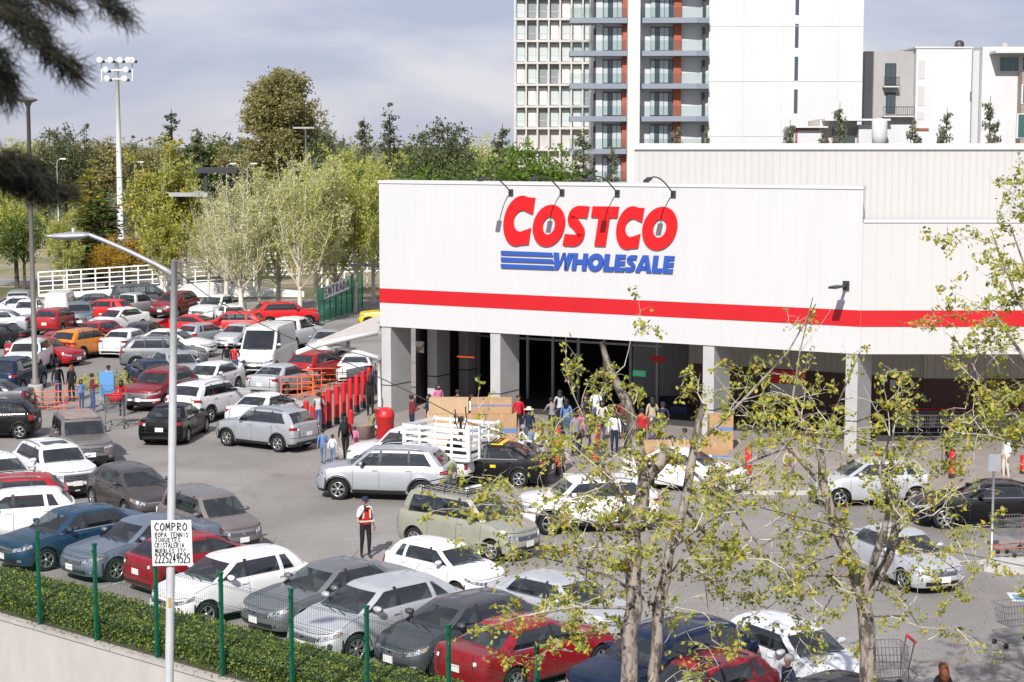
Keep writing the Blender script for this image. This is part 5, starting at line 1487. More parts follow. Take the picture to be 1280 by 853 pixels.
# near street lamp with the hand lettered sign
LDp = 30.0
pb = pixd(212, 860, LDp); pt_ = pixd(218, 333, LDp)
e = empty('street_lamp', (pb.x, LDp, -3.2), 0, 'near galvanised street lamp with a long arm reaching left', 'street lamp')
O = Vector(e.location)
m = MB(); m.tube([(-.01,0,0), pixd(211.5,853,LDp)-O, pixd(216,500,LDp)-O, pt_-O+Vector((0,0,.1))], [.082,.074,.066,.056], 12); m.lathe([(.18,0),(.18,.03),(.10,.05)], 12); m.obox(pixd(213,752,LDp)-O+Vector((0,-.07,0)), (.022,0,0), (0,.012,0), (0,0,.08), 1)
m.build('pole', [mat('light_grey_pole', (.55,.56,.57), .5, metal=.15, var=.06, scale=4), mat('ochre_tag', (.45,.30,.06), .6)], e)
m = MB(); pts = [pixd(x,y,LDp)-O for x,y in ((216,343),(195,331),(160,314),(130,301),(112,294),(98,292))]
m.tube(pts, [.045,.042,.04,.037,.036,.035], 8); m.build('arm', [GALV], e)
m = MB(); hp = [pixd(x,y,LDp)-O for x,y in ((112,293),(100,294.5),(84,295.5),(68,296),(56,295))]
m.tube(hp, [.04,.10,.105,.075,.012], 12)
m.v = [(x,y,z if i < 0 else (hp[0].z+(z-hp[0].z)*.62 if False else z)) for i,(x,y,z) in enumerate(m.v)]
zc = hp[2].z; m.v = [(x, y*1.35, zc+(z-zc)*.62) for x,y,z in m.v]
m.lathe([(.03,0),(.03,.09),(.001,.09)], 8, c=(hp[2].x+.1, hp[2].y, zc+.05)); m.build('lamp_head', [GALV], e)
# sign board
s0, s1 = pixd(190.5, 707, LDp-.1), pixd(239.5, 650.5, LDp-.1)
sg = empty('handwritten_sign', ((s0.x+s1.x)/2, LDp-.10, (s0.z+s1.z)/2), 0, 'white hand lettered COMPRO sign tied to the near lamp pole', 'sign')
hw_, hh_ = (s1.x-s0.x)/2, (s1.z-s0.z)/2
m = MB(); m.obox((0,0,0), (hw_,0,.006), (0,.008,0), (-.006,0,hh_)); m.build('board', [mat('sign_board', (.78,.78,.76), .6, var=.03, scale=5)], sg)
m = MB()
STK = {'D':[[(.12,0),(.12,1),(.7,.85),(.88,.5),(.7,.15),(.12,0)]],'C':[[(.9,.85),(.5,1),(.1,.6),(.1,.35),(.5,0),(.9,.15)]],'O':[[(.5,1),(.08,.6),(.1,.2),(.5,0),(.92,.3),(.9,.75),(.5,1)]],'M':[[(.05,0),(.15,1),(.5,.35),(.85,1),(.95,0)]],'P':[[(.15,0),(.15,1),(.75,.95),(.85,.65),(.15,.45)]],
 'R':[[(.15,0),(.15,1),(.8,.9),(.75,.6),(.15,.5),(.85,0)]],'A':[[(.05,0),(.5,1),(.95,0)],[(.2,.38),(.8,.38)]],'T':[[(.5,0),(.5,1)],[(.05,1),(.95,1)]],'E':[[(.9,1),(.12,1),(.12,0),(.9,0)],[(.12,.5),(.75,.5)]],'N':[[(.1,0),(.1,1),(.9,0),(.9,1)]],'I':[[(.5,0),(.5,1)]],
 'S':[[(.9,.85),(.5,1),(.15,.75),(.85,.3),(.5,0),(.1,.12)]],'J':[[(.2,1),(.9,1)],[(.6,1),(.6,.15),(.3,0),(.1,.2)]],'U':[[(.1,1),(.12,.2),(.5,0),(.88,.2),(.9,1)]],'G':[[(.9,.85),(.5,1),(.1,.6),(.12,.2),(.5,0),(.9,.2),(.9,.5),(.5,.5)]],'L':[[(.15,1),(.15,0),(.85,0)]],'B':[[(.12,0),(.12,1),(.8,.8),(.15,.52),(.85,.25),(.12,0)]],
 '2':[[(.1,.8),(.5,1),(.85,.75),(.1,0),(.9,0)]],'5':[[(.9,1),(.2,1),(.15,.55),(.8,.5),(.8,.1),(.1,0)]],'9':[[(.85,.65),(.3,.5),(.15,.8),(.5,1),(.85,.75),(.8,.3),(.6,0)]],'4':[[(.6,0),(.65,1),(.1,.35),(.9,.35)]],'6':[[(.8,1),(.2,.5),(.2,.1),(.6,0),(.85,.3),(.25,.45)]]}
def write(txt, x0, x1, ztop, h, w):
    n = len(txt); cw = (x1-x0)/n
    for i, ch in enumerate(txt):
        for st in STK.get(ch, []):
            P_ = [(x0+cw*(i+.08+.80*a), ztop-h+h*b_) for a, b_ in st]
            for p_, q_ in zip(P_, P_[1:]):
                d = math.hypot(q_[0]-p_[0], q_[1]-p_[1]) or 1; ux, uz = (q_[0]-p_[0])/d, (q_[1]-p_[1])/d
                m.obox(((p_[0]+q_[0])/2, -.013, (p_[1]+q_[1])/2), (ux*(d/2+w*.4),0,uz*(d/2+w*.4)), (0,.002,0), (-uz*w/2,0,ux*w/2))
W_ = hw_*2
write('COMPRO', -hw_*.88, hw_*.80, hh_*.88, .125, .019)
write('ROPA TENNIS', -hw_*.86, hw_*.85, hh_*.46, .075, .012)
write('JUGUETES', -hw_*.86, hw_*.45, hh_*.22, .065, .011)
write('CRISTALERIA', -hw_*.88, hw_*.62, hh_*.00, .075, .012)
write('MUEBLES ETC', -hw_*.86, hw_*.70, -hh_*.26, .07, .012)
write('2225249525', -hw_*.88, hw_*.92, -hh_*.48, .15, .018)
m.build('lettering', [mat('marker_ink', (.02,.02,.025), .6)], sg)
# sagging cable
cb = MB(); cpx = [(219,338),(257,368),(300,392),(340,412),(395,437),(449,460),(520,494),(590,530),(660,552),(740,575),(820,600),(912,625),(1000,647),(1090,668),(1170,685),(1300,712)]
cb.tube([pixd(x, y, 30.0+.9*(x-219)/1000) for x, y in cpx], .0085, 5)
cbo = cb.build('overhead_cable', [mat('cable_black', (.05,.05,.055), .6)]); tag(cbo, 'thin dark cable sagging from the near lamp across the car park', 'cable')
# small distant lamps
for i, (px, yt, ybs, lab, d) in enumerate(((71,199,235,'small white distant lamp left of the golden conifer',175),(168,203,240,'small white distant lamp right of the floodlight mast',178),(283,205,235,'small white distant lamp above the gantry roof, left',170),(309,205,235,'small white distant lamp above the gantry roof, right',170))):
    t_ = pixd(px, yt, d); e = empty('street_lamp', (t_.x, d, 0), 0, lab, 'street lamp', 'small lamps far beyond the car park')
    m = MB(); pts = [(0,0,0),(0,0,t_.z-.4),(.1,0,t_.z-.1),(.35,0,t_.z)]; m.tube(pts, [.06,.045,.04,.04], 6); m.build('pole', [GALV], e)
    m = MB(); m.obox((.6,0,t_.z+.02), (.28,0,0), (0,.14,0), (0,0,.06)); m.build('lamp_head', [WPOLE], e)
t_ = pixd(382, 160, 200); e = empty('street_lamp', (t_.x, 200, 0), 0, 'grey T shaped lamp post in front of the tall eucalyptus', 'street lamp')
m = MB(); m.tube([(0,0,0),(0,0,t_.z)], [.12,.10], 8); m.build('pole', [GALV], e)
m = MB(); m.obox((-.2,0,t_.z), (1.15,0,0), (0,.2,0), (0,0,.09)); m.build('lamp_head', [GALV], e)
# dark gantry among the trees
GD = 150; gt = empty('roofed_gantry', (pixd(273,230,GD).x, GD, 0), 0, 'dark steel gantry with a flat roof among the trees', 'gantry')
GO = Vector(gt.location)
def gp(px, py, dy=0): return pixd(px, py, GD+dy)-GO
m = MB(); a, b_ = gp(248,213), gp(299,213); m.obox((a+b_)/2, ((b_.x-a.x)/2,0,0), (0,1.2,0), (0,0,.22)); m.build('roof', [DKM], gt)
for px, dy in ((257,-.8),(272,.6),(288,.8),(296,-.8)):
    a = gp(px, 214, dy); m = MB(); m.obox((a.x, dy, a.z/2), (.12,0,0), (0,.12,0), (0,0,a.z/2)); m.build('leg', [DKM], gt)
m = MB(); a, b_ = gp(214,244), gp(262,242); m.obox((a+b_)/2, ((b_.x-a.x)/2,0,0), (0,1.1,0), (0,0,.16)); m.build('walkway', [GALV], gt)
# ramp wall and white railing behind the lot
WR_ = mat('white_ramp_paint', (.80,.80,.79), .7)
rd = 141.0
ra = empty('ramp_wall', (pixd(165,360,rd).x, rd, 0), 0, 'white sloping ramp wall with a white tube railing behind the lot', 'ramp')
RO = Vector(ra.location)
x0, x1, x2 = pixd(48,360,rd).x-RO.x, pixd(262,360,rd).x-RO.x, pixd(380,360,rd).x-RO.x
z0_, z1_ = max(.2, pixd(48,372,rd).z), pixd(262,353,rd).z
m = MB(); m.add([(x0,0,0),(x1,0,0),(x1,0,z1_),(x0,0,z0_),(x0,.3,0),(x1,.3,0),(x1,.3,z1_),(x0,.3,z0_)], [(0,1,2,3),(7,6,5,4),(3,2,6,7),(0,3,7,4),(1,5,6,2)])
zr = pixd(310,362,rd).z; m.add([(x1,0,0),(x2,0,0),(x2,0,.4),(x1,0,z1_),(x1,.3,0),(x2,.3,0),(x2,.3,.4),(x1,.3,z1_)], [(0,1,2,3),(3,2,6,7)])
m.build('wall', [WR_], ra)
m = MB(); 
for k in range(5):
    h_ = .25+.36*k; m.bar((x0,.1,z0_+h_),(x1+1.5,.1,z1_+h_), .09 if k == 4 else .07)
m.build('rail', [WR_], ra)
for k in range(13):
    f = k/12; x = x0+(x1-x0)*f; z = z0_+(z1_-z0_)*f; m = MB(); m.obox((x,.1,z+.85), (.05,0,0), (0,.05,0), (0,0,.85)); m.build('railing_post', [WR_], ra)
# white slatted railing near the store corner
r2 = empty('white_railing', (pixd(455,345,150).x, 150, 0), 0, 'white slatted railing seen beyond the poplars beside the store corner', 'railing')
m = MB(); 
for k in range(6): m.bar((-9,0,1.0+.35*k),(6,0,1.6+.35*k), .08)
m.build('rail', [WR_], r2)
for k in range(9): 
    m = MB(); m.bar((-9+k*1.85,0,0),(-9+k*1.85,0,3.2), .1); m.build('railing_post', [WR_], r2)
# green screened enclosure with the ENTRADA banner
ga, gb = pixd(398,362,120), pixd(452,352,129)
gA, gB = pix(398,406), pix(453,386)
sc = empty('screen_fence', (gA.x, gA.y, 0), 0, 'green mesh screen fence with a white ENTRADA banner near the store', 'fence')
SCR = glassmat('green_screen', (.25,.75,.55), .55); SCR.node_tree.nodes['Principled BSDF'].inputs['Base Color'].default_value = (.015,.30,.16,1); SCR.node_tree.nodes['Principled BSDF'].inputs['Roughness'].default_value = .8
d_ = gB-gA; H_ = 2.45
m = MB(); m.add([(0,0,.1),(d_.x,d_.y,.1),(d_.x,d_.y,H_+.25),(0,0,H_-.15)], [(0,1,2,3)]); m.build('mesh_sheet', [SCR], sc)
for k in range(9):
    f = k/8; m = MB(); m.obox((d_.x*f, d_.y*f, H_/2+.05+f*.1), (.04,0,0), (0,.04,0), (0,0,H_/2+f*.1)); m.build('fence_post', [GP], sc)
bn = MB(); u_ = d_.normalized(); nn = Vector((u_.y,-u_.x,0))
a, b_ = d_*.10, d_*.66
q0, q1 = a+nn*.08+Vector((0,0,1.55)), b_+nn*.08+Vector((0,0,1.72))
bn.add([q0, q1, q1+Vector((0,0,.85)), q0+Vector((0,0,.80)), q0-nn*.03, q1-nn*.03, q1-nn*.03+Vector((0,0,.85)), q0-nn*.03+Vector((0,0,.80))], [(0,1,2,3),(7,6,5,4),(3,2,6,7)])
bo = bn.build('banner_cloth', [mat('banner_white', (.78,.78,.78), .7)], sc)
m_old = m; m = MB()
txt = 'ENTRADA'; Lb = (q1-q0)
for i, ch in enumerate(txt):
    for st in STK[ch]:
        P_ = [q0 + Lb*((i+.1+.75*a_)/len(txt)) + Vector((0,0,.18+.5*b2)) + nn*.012 for a_, b2 in st]
        for p_, q_ in zip(P_, P_[1:]): m.bar(p_, q_, .09, .09)
m.build('banner_lettering', [mat('banner_ink', (.12,.14,.18), .6)], bo)
# pale sunshade leaning off the store gable
sh = empty('fabric_sunshade', (pix(420,470).x, pix(420,470).y, 0), 0, 'sloping beige sunshade on white poles at the store left end', 'sunshade')
SO = Vector(sh.location); SHM = mat('shade_beige', (.50,.46,.42), .85, var=.06, scale=2)
WD = WA.y+2.0
P_ = [pixd(382,434,WD+2), pixd(474,416,WD-.5), pixd(476,395,WD+5.5), pixd(412,424,WD+6)]
m = MB(); q = [p-SO for p in P_]; m.add(q+[p+Vector((0,0,.08)) for p in q], [(3,2,1,0),(4,5,6,7),(0,1,5,4),(3,0,4,7)]); m.build('shade_cloth', [SHM], sh)
m = MB(); m.tube([pixd(372,441,WD+2)-SO, pixd(400,431,WD+1.2)-SO, pixd(474,415.5,WD-.6)-SO], .12, 8); m.tube([pixd(398,428,WD+2)-SO, pixd(440,438,WD+1)-SO, pixd(474,448,WD-.2)-SO], .11, 8); m.build('frame_tube', [WPOLE], sh)
for (x, y) in ((474,446),):
    p = pixd(x, y, WD+(0 if x > 400 else 2))-SO; m = MB(); m.tube([(p.x,p.y,0),(p.x,p.y,p.z)], .08, 8); m.build('pole', [WPOLE], sh)
# bollards
def bollard(base, h, r, label, group):
    e = empty('bollard', base, 0, label, 'bollard', group)
    if 'shaft' not in _pb:
        m = MB(); m.lathe([(1,.18),(1,.93),(.92,.965),(.6,.99),(.001,1)], 18); _pb['shaft'] = m.mesh('bollard_shaft', [BOLR])
        m = MB(); m.lathe([(1.1,0),(1.1,.17),(1.0,.18)], 18); _pb['base'] = m.mesh('bollard_base', [BLK])
    a = link('shaft', _pb['shaft'], e); b = link('base_sleeve', _pb['base'], e); a.scale = b.scale = (r, r, h)
_pb = {}
ordl = ['first','second','third','fourth','fifth','sixth','seventh','eighth']
ROWB = [(404,538,492),(411.6,535,486),(421,530,481.5),(429.6,525,477),(438,520,472.5),(446,515,468),(454,510,463.5),(461.5,505,459)]
for i, (x, y0, y1) in enumerate(ROWB):
    b_ = pix(x, y0, .13); h = (pixd(x, y1, b_.y).z-.13)
    bollard(b_, h, .115, '%s tall red bollard from the left in the diagonal row beside the bin' % ordl[i], 'tall red bollards in the diagonal row')
for (x, y0, y1, lab) in ((438.5,545,512,'short red bollard in front of the diagonal row near the red bin'),(383,540,501,'red bollard behind the silver suv, left of the pair'),(391.5,540,507,'red bollard behind the silver suv, right of the pair'),
    (642,568,533,'short red bollard right of the white stake truck'),(697,594,535,'red bollard in front of the man in black, right of the taxi'),(745,582,541,'red bollard behind the fork of the leaning poplar'),
    (935,606,558,'red bollard between the two right columns behind the poplar twigs'),(1190,598,564,'red bollard behind the dark coupe at the trolley rows'),(1279,592,569,'red bollard at the right picture edge'),(1098,590,562,'red bollard at the foot of the rightmost column'),(876,598,560,'red bollard at the foot of the third column')):
    b_ = pix(x, y0, .13); h = (pixd(x, y1, b_.y).z-.13); bollard(b_, h, .115, lab, 'red bollards along the storefront')
# red domed litter bin
b_ = pix(481.5, 552, .13)
e = empty('litter_bin', b_, R(200), 'red domed litter bin beside the leftmost column', 'litter bin')
RB = mat('bin_red', (.52,.015,.02), .4, coat=.3)
m = MB(); m.lathe([(.30,0),(.34,.05),(.36,.95),(.38,.97),(.38,1.02)], 24); m.build('body', [RB], e)
m = MB(); m.lathe([(.37,1.02),(.35,1.13),(.29,1.25),(.18,1.33),(.001,1.36)], 24); m.build('dome_lid', [RB], e)
m = MB(); m.obox((.33,0,1.2), (.03,0,0), (0,.17,0), (0,0,.09)); m.build('flap', [mat('bin_flap', (.35,.02,.02), .4)], e)
m = MB(); m.obox((.365,0,.6), (.004,0,0), (0,.16,0), (0,0,.06)); m.build('label_patch', [WPOLE], e)
# low planter box
b_ = pix(454, 548, .13); m = MB(); m.lathe([(.33,0),(.40,.02),(.44,.52),(.46,.55),(.40,.55),(.38,.45),(.001,.45)], 22); o = m.build('stone_planter', [mat('planter_stone', (.24,.18,.16), .9, var=.1)]); o.location = b_; tag(o, 'brown round stone planter between the bollards and the bin', 'planter')
# orange crowd barriers
ORG = mat('orange_steel', (.72,.13,.035), .5)
def barrier(p, yaw, w, h, label, grp='orange steel barriers'):
    e = empty('steel_barrier', p, R(yaw), label, 'barrier', grp)
    m = MB()
    m.tube([(-w/2,0,0),(-w/2,0,h),(w/2,0,h),(w/2,0,0)], .028, 6)
    m.build('frame', [ORG], e)
    m = MB()
    for z in (.25,.5,.75):
        if z*1.1 < h: m.bar((-w/2,0,z*h/1.05),(w/2,0,z*h/1.05), .03)
    m.bar((0,0,.02),(0,0,h), .03); m.build('rail', [ORG], e)
    for s_ in (-1,1):
        m = MB(); m.bar((s_*w*.42,-.3,.03),(s_*w*.42,.3,.03), .05); m.build('foot', [ORG], e)
barrier(pix(84,512), 5, 1.05, 1.15, 'orange steel barrier in front of the couple, leftmost high one')
barrier(pix(59,514), 8, 1.45, .85, 'low orange steel barrier beside the concrete lamp foot')
for i, (x, y, yaw, w, lab) in enumerate(((372,500,6,1.5,'orange barrier behind the silver suv, nearest the parked van'),(395,497,4,1.3,'orange barrier left of the bollard row, second from the left'),(418,494,4,1.2,'orange barrier touching the bollard row'),(376,490,150,1.4,'orange barrier standing crosswise behind the others'),(402,488,5,1.5,'rearmost orange barrier by the red suv'))):
    barrier(pix(x, y, .01), yaw, w, 1.05, lab)
# trolley
def trolley_meshes():
    W_, H2 = .29, .98
    bk = MB()
    x0, x1 = -.42, .46
    def lv(z, k): # basket rectangle at level
        return [(x0+.02*k, -W_+.03*(1-k), z), (x1-.10*(1-k), -W_+.06*(1-k), z), (x1-.10*(1-k), W_-.06*(1-k), z), (x0+.02*k, W_-.03*(1-k), z)]
    for z, k in ((.48,0),(.62,.3),(.76,.6),(.92,1)):
        q = lv(z, k)
        for i in range(4): bk.bar(q[i], q[(i+1)%4], .014 if k in (0,1) else .008)
    lo, hi = lv(.48,0), lv(.92,1)
    for i in range(4):
        a0, a1, b0, b1 = Vector(lo[i]), Vector(lo[(i+1)%4]), Vector(hi[i]), Vector(hi[(i+1)%4])
        n = 11 if i % 2 == 0 else 7
        for k in range(n): f = k/n; bk.bar(a0.lerp(a1,f), b0.lerp(b1,f), .007)
    for k in range(7): f = k/6; bk.bar(Vector(lo[0]).lerp(Vector(lo[3]),f), Vector(lo[1]).lerp(Vector(lo[2]),f), .008)
    fr = MB()
    for s_ in (-1,1):
        fr.tube([(x0-.10,s_*.26,.98),(x0,s_*.25,.46),(x0+.0,s_*.27,.16),(x1-.02,s_*.22,.14)], .014, 5)
    fr.bar((x0,-.27,.16),(x0,.27,.16), .025); fr.bar((x1-.02,-.22,.14),(x1-.02,.22,.14), .025)
    hd = MB(); hd.tube([(x0-.12,-.28,1.0),(x0-.12,.28,1.0)], .028, 8)
    wh = MB(); wh.lathe([(.001,-.015),(.06,-.013),(.06,.013),(.001,.015)], 12, axis='y')
    return bk.mesh('basket',[M_TR]), fr.mesh('cart_frame',[M_TR]), hd.mesh('handle',[BOLR]), wh.mesh('castor',[BLK])
M_TR = mat('trolley_steel', (.30,.31,.32), .35, metal=.7)
TRM = trolley_meshes()
def trolley(p, yaw, label, grp='shopping trolleys', frame=None, sc=1.1):
    e = empty('shopping_trolley', p, R(yaw), label, 'trolley', grp); e.scale = (sc,)*3
    for n, me in (('basket',TRM[0]),('frame',TRM[1]),('handle',TRM[2])):
        o = link(n, me, e)
        if n == 'frame' and frame: o.material_slots[0].link = 'OBJECT'; o.material_slots[0].material = frame
    for x, y in ((-.4,-.26),(-.4,.26),(.42,-.21),(.42,.21)): link('wheel', TRM[3], e, (x,y,.06))
    return e
NL = 'row of nested grey trolleys under the right colonnade'
for i in range(15):
    p = Vector((WB.x+2.4+i*.46, WBY+3.6+.05*(i%2), .13)); trolley(p, 268+((i*7)%5), ['first','second','third','fourth','fifth','sixth','seventh','eighth','ninth','tenth','eleventh','twelfth','thirteenth','fourteenth','last'][i]+' trolley from the left in the nested row under the right colonnade', NL)
trolley(pix(1262,690,.14), 190, 'orange framed trolley standing on the kerb island by the signpost', frame=ORG)
trolley(pix(1282,694,.14), 192, 'trolley behind the orange framed one at the right edge')
trolley(pix(1271,806), 200, 'red handled trolley alone on the asphalt at the right edge')
trolley(pix(1104,862), 185, 'trolley with red rail peeping over the dark car at the bottom')
trolley(pix(146,534), 95, 'tall grey trolley with red goods in the driving lane', sc=1.45)
trolley(pix(652,592,.13), 30, 'loaded trolley beside the woman with the backpack')
p = pix(135,508); e = trolley(p, 285, 'flat trolley carrying a big blue panel pushed by an attendant')
m = MB(); m.obox((p.x,p.y-.1,1.0), (.32,0,0), (0,.06,0), (0,0,.58)); o = m.build('blue_panel', [mat('panel_blue', (.10,.28,.55), .6)]); tag(o, 'large light blue boxed panel standing on the trolley', 'panel')
# kerb island, post, accessible bay
isl = pix(1272,712)
m = MB(); prism(m, [(isl.x-.95+.35,isl.y-.6),(isl.x+6,isl.y-.8),(isl.x+6,isl.y+.9),(isl.x-.6,isl.y+.9),(isl.x-1.05,isl.y+.3),(isl.x-1.0,isl.y-.3)], .006, .14); tag(m.build('kerb', KERB), kind='structure')
pp_ = pix(1239,706,.14); e = empty('signpost', pp_, 0, 'thin grey signpost with a small panel on the kerb island', 'signpost')
zt_ = pixd(1239,572,pp_.y).z-.14
m = MB(); m.tube([(0,0,0),(0,0,zt_)], .035, 8); m.build('post', [GALV], e)
m = MB(); m.obox((0,-.04,zt_-.14), (.17,0,0), (0,.008,0), (0,0,.24)); m.build('sign_panel', [GALV], e)
a = [pix(1258,741,.012), pix(1300,741,.012), pix(1300,752,.012), pix(1266,752,.012)]
m = MB(); m.add(a, [(3,2,1,0)]); c_ = [pix(1264,743,.016), pix(1300,743,.016), pix(1300,750.5,.016), pix(1270,750.5,.016)]; m.add(c_, [(3,2,1,0)], 1)
tag(m.build('bay_marking', [mat('line_white', (.7,.7,.68), .8), mat('bay_blue', (.12,.32,.50), .8)]), kind='structure')
# faint bay lines
lm_ = MB()
for k in range(-4, 9):
    p = FA + FU*(2.52*k+.4) - FN*2.7; q = p - FN*4.8; d2 = (q-p).normalized(); s2 = Vector((-d2.y,d2.x,0))*.05
    lm_.add([(v.x,v.y,.009) for v in (p-s2,q-s2,q+s2,p+s2)], [(0,1,2,3)])
tag(lm_.build('road_marking', [mat('worn_line', (.34,.33,.31), .9, var=.3, scale=6)]), kind='structure')
# cardboard stacks
CB_ = mat('cardboard', (.42,.26,.14), .85, var=.1, scale=1.5); CB2 = mat('cardboard_pale', (.50,.34,.20), .85, var=.08, scale=2); TP = mat('blue_print', (.12,.2,.42), .7)
def carton(c, sx, sy, sz, label, grp, m1=None, yaw=0, stripe=True):
    e = MB(); e.box(-sx/2, sx/2, -sy/2, sy/2, 0, sz, 0)
    e.box(-.03, .03, -sy/2-.004, sy/2+.004, sz-.14, sz+.004, 2)
    if stripe: e.box(-sx/2-.004, sx/2+.004, -sy/2-.004, -sy/2, sz*.55, sz*.66, 1)
    o = e.build('cardboard_box', [m1 or CB_, TP, CB2]); o.location = c; o.rotation_euler = (0,0,R(yaw)); tag(o, label, 'box', grp); return o
bp = pix(590,573,.13)
GC_ = 'large cartons stacked behind the stake truck'
def cbp(dx, dy, z): return (bp.x+dx, bp.y+dy, z)
carton(cbp(-1.15,.1,.28), 1.0,.9,1.55,'pale printed carton at the left end of the stack',GC_,CB2,0)
carton(cbp(-.05,.1,.28), 1.1,.9,1.55,'lower middle brown carton of the stack behind the truck',GC_)
carton(cbp(1.1,.1,.28), 1.1,.9,1.55,'lower right brown carton of the stack behind the truck',GC_)
carton(cbp(-.85,.12,1.84), 1.45,.9,.5,'long brown carton on top at the left of the stack',GC_,CB2,0,False)
carton(cbp(.72,.12,1.84), 1.5,.9,.5,'long brown carton on top at the right of the stack',GC_,None,0,True)
carton(cbp(1.95,-.4,.13), .7,.6,.75,'small brown carton beside the stack near the second column',GC_)
m = MB(); m.box(bp.x-1.8,bp.x+1.75,bp.y-.45,bp.y+.6,.145,.27); o = m.build('wooden_pallet', [mat('pallet_wood', (.30,.20,.11), .9, var=.2)]); tag(o, 'long wooden pallet under the big cartons behind the truck', 'pallet')
bp2 = pix(850,600,.13); G2 = 'large cartons between the poplars in front of the third column'
for i, (dx, z, s_, lab) in enumerate(((-.75,.14,.95,'brown carton left of three behind the leaning poplar'),(.25,.14,.95,'middle brown carton of three behind the leaning poplar'),(1.2,.14,.9,'right brown carton of three behind the leaning poplar'))):
    carton((bp2.x+dx, bp2.y+.5, z), .95,.8,1.25, lab, G2, CB2 if i % 2 else CB_)
bp3 = pix(900,560,.13); carton((bp3.x,bp3.y,.13), .9,.8,1.3,'tall brown carton against the third column',G2,CB_)
# signs below the colonnade
def plate(name, px, py, dd, w, h, m_, label, cat='sign'):
    p = pixd(px, py, dd); o = MB(); o.obox((0,0,0), tU*w/2, tN*.01, (0,0,h/2)); o = o.build(name, m_); o.location = p; tag(o, label, cat); return o
bwy = wp(WLEN*.8,-back,0).y
plate('wall_sign', 525, 434, wp(.6,-2.7,0).y, .42, .50, [mat('sign_cream', (.62,.58,.50), .6, col2=(.25,.2,.15), scale=3, thr=(.5,.55))], 'cream notice high on the pillar behind the first column')
ns = plate('wall_sign', 550.5, 441, wp(.9,-5.3,0).y, .36, .38, [WPOLE], 'white prohibition notice with red ring inside the left bay')
m = MB(); m.v = []; ring = [(.13*math.cos(2*math.pi*i/20), .13*math.sin(2*math.pi*i/20)) for i in range(20)]
for i in range(20):
    a, b_ = ring[i], ring[(i+1)%20]; m.bar(tU*a[0]+Vector((0,0,a[1]))+tN*.02, tU*b_[0]+Vector((0,0,b_[1]))+tN*.02, .03)
m.bar(tU*.09+Vector((0,0,-.09))+tN*.02, tU*-.09+Vector((0,0,.09))+tN*.02, .03); m.build('red_ring', [BOLR], ns)
plate('wall_sign', 550.5, 451, wp(.9,-5.3,0).y, .36, .12, [BOLR], 'small red strip notice below the prohibition notice')
ex = plate('exit_sign', 799, 467, bwy-.25, .60, .26, [mat('exit_green', (.02,.25,.12), .5, emit=(.05,.5,.25,.25))], 'small green lit exit sign on the back wall')
m = MB(); m.bar(tU*-.2+tN*.02, tU*.2+tN*.02, .05); m.build('pictogram', [WPOLE], ex)
plate('wall_sign', 823, 449, bwy-.25, .62, .26, [BOLR], 'red notice on the beige upper wall right of the exit sign')
e = plate('wall_sign', 985, 472, WBY+5.5, 1.5, .55, [BOLR], 'red banner sign above the grey board in the fourth bay')
plate('notice_board', 985, 487, WBY+5.5, 1.5, .5, [mat('board_grey', (.4,.4,.4), .7)], 'pale notice board below the red banner sign', 'notice board')
for i, px in enumerate((1116, 1126)): plate('wall_sign', px, 480, WBY+7.6, .24, .34, [WPOLE], ['left small white notice beside the rightmost column','right small white notice beside the rightmost column'][i])
plate('display_fridge', 848, 530, wp(WLEN*.62,-7.5,0).y, .8, 1.5, [mat('display_blue', (.03,.06,.16), .3)], 'dark blue glass door panel beside the entrance', 'door panel')
# ---------------------------------------------------------------- people
SKIN = mat('skin', (.32,.17,.11), .55); SKIN2 = mat('skin_light', (.45,.27,.19), .55)
HAIRB = mat('hair_black', (.012,.010,.009), .6); HAIRR = mat('hair_auburn', (.16,.045,.015), .6); HAIRG = mat('hair_grey', (.25,.24,.23), .7)
SHOE = mat('shoe_dark', (.03,.027,.025), .6)
def cloth(n, c): return mat('cloth_'+n, c, .85, spec=.2, var=.08, scale=6)
CL = {k: cloth(k, v) for k, v in dict(black=(.018,.018,.02), navy=(.02,.03,.06), white=(.68,.68,.68), red=(.45,.02,.03), jeans=(.06,.10,.20), ljeans=(.14,.20,.32), grey=(.22,.22,.23), maroon=(.16,.025,.035), blue=(.12,.20,.38), beige=(.42,.36,.25), pink=(.55,.16,.30), cream=(.58,.52,.42), khaki=(.22,.20,.12), lgrey=(.42,.43,.45)).items()}
_face = MB(); _face.lathe([(.001,-.012),(.010,-.006),(.010,.006),(.001,.012)], 8); EYE = _face.mesh('eye', [HAIRB])
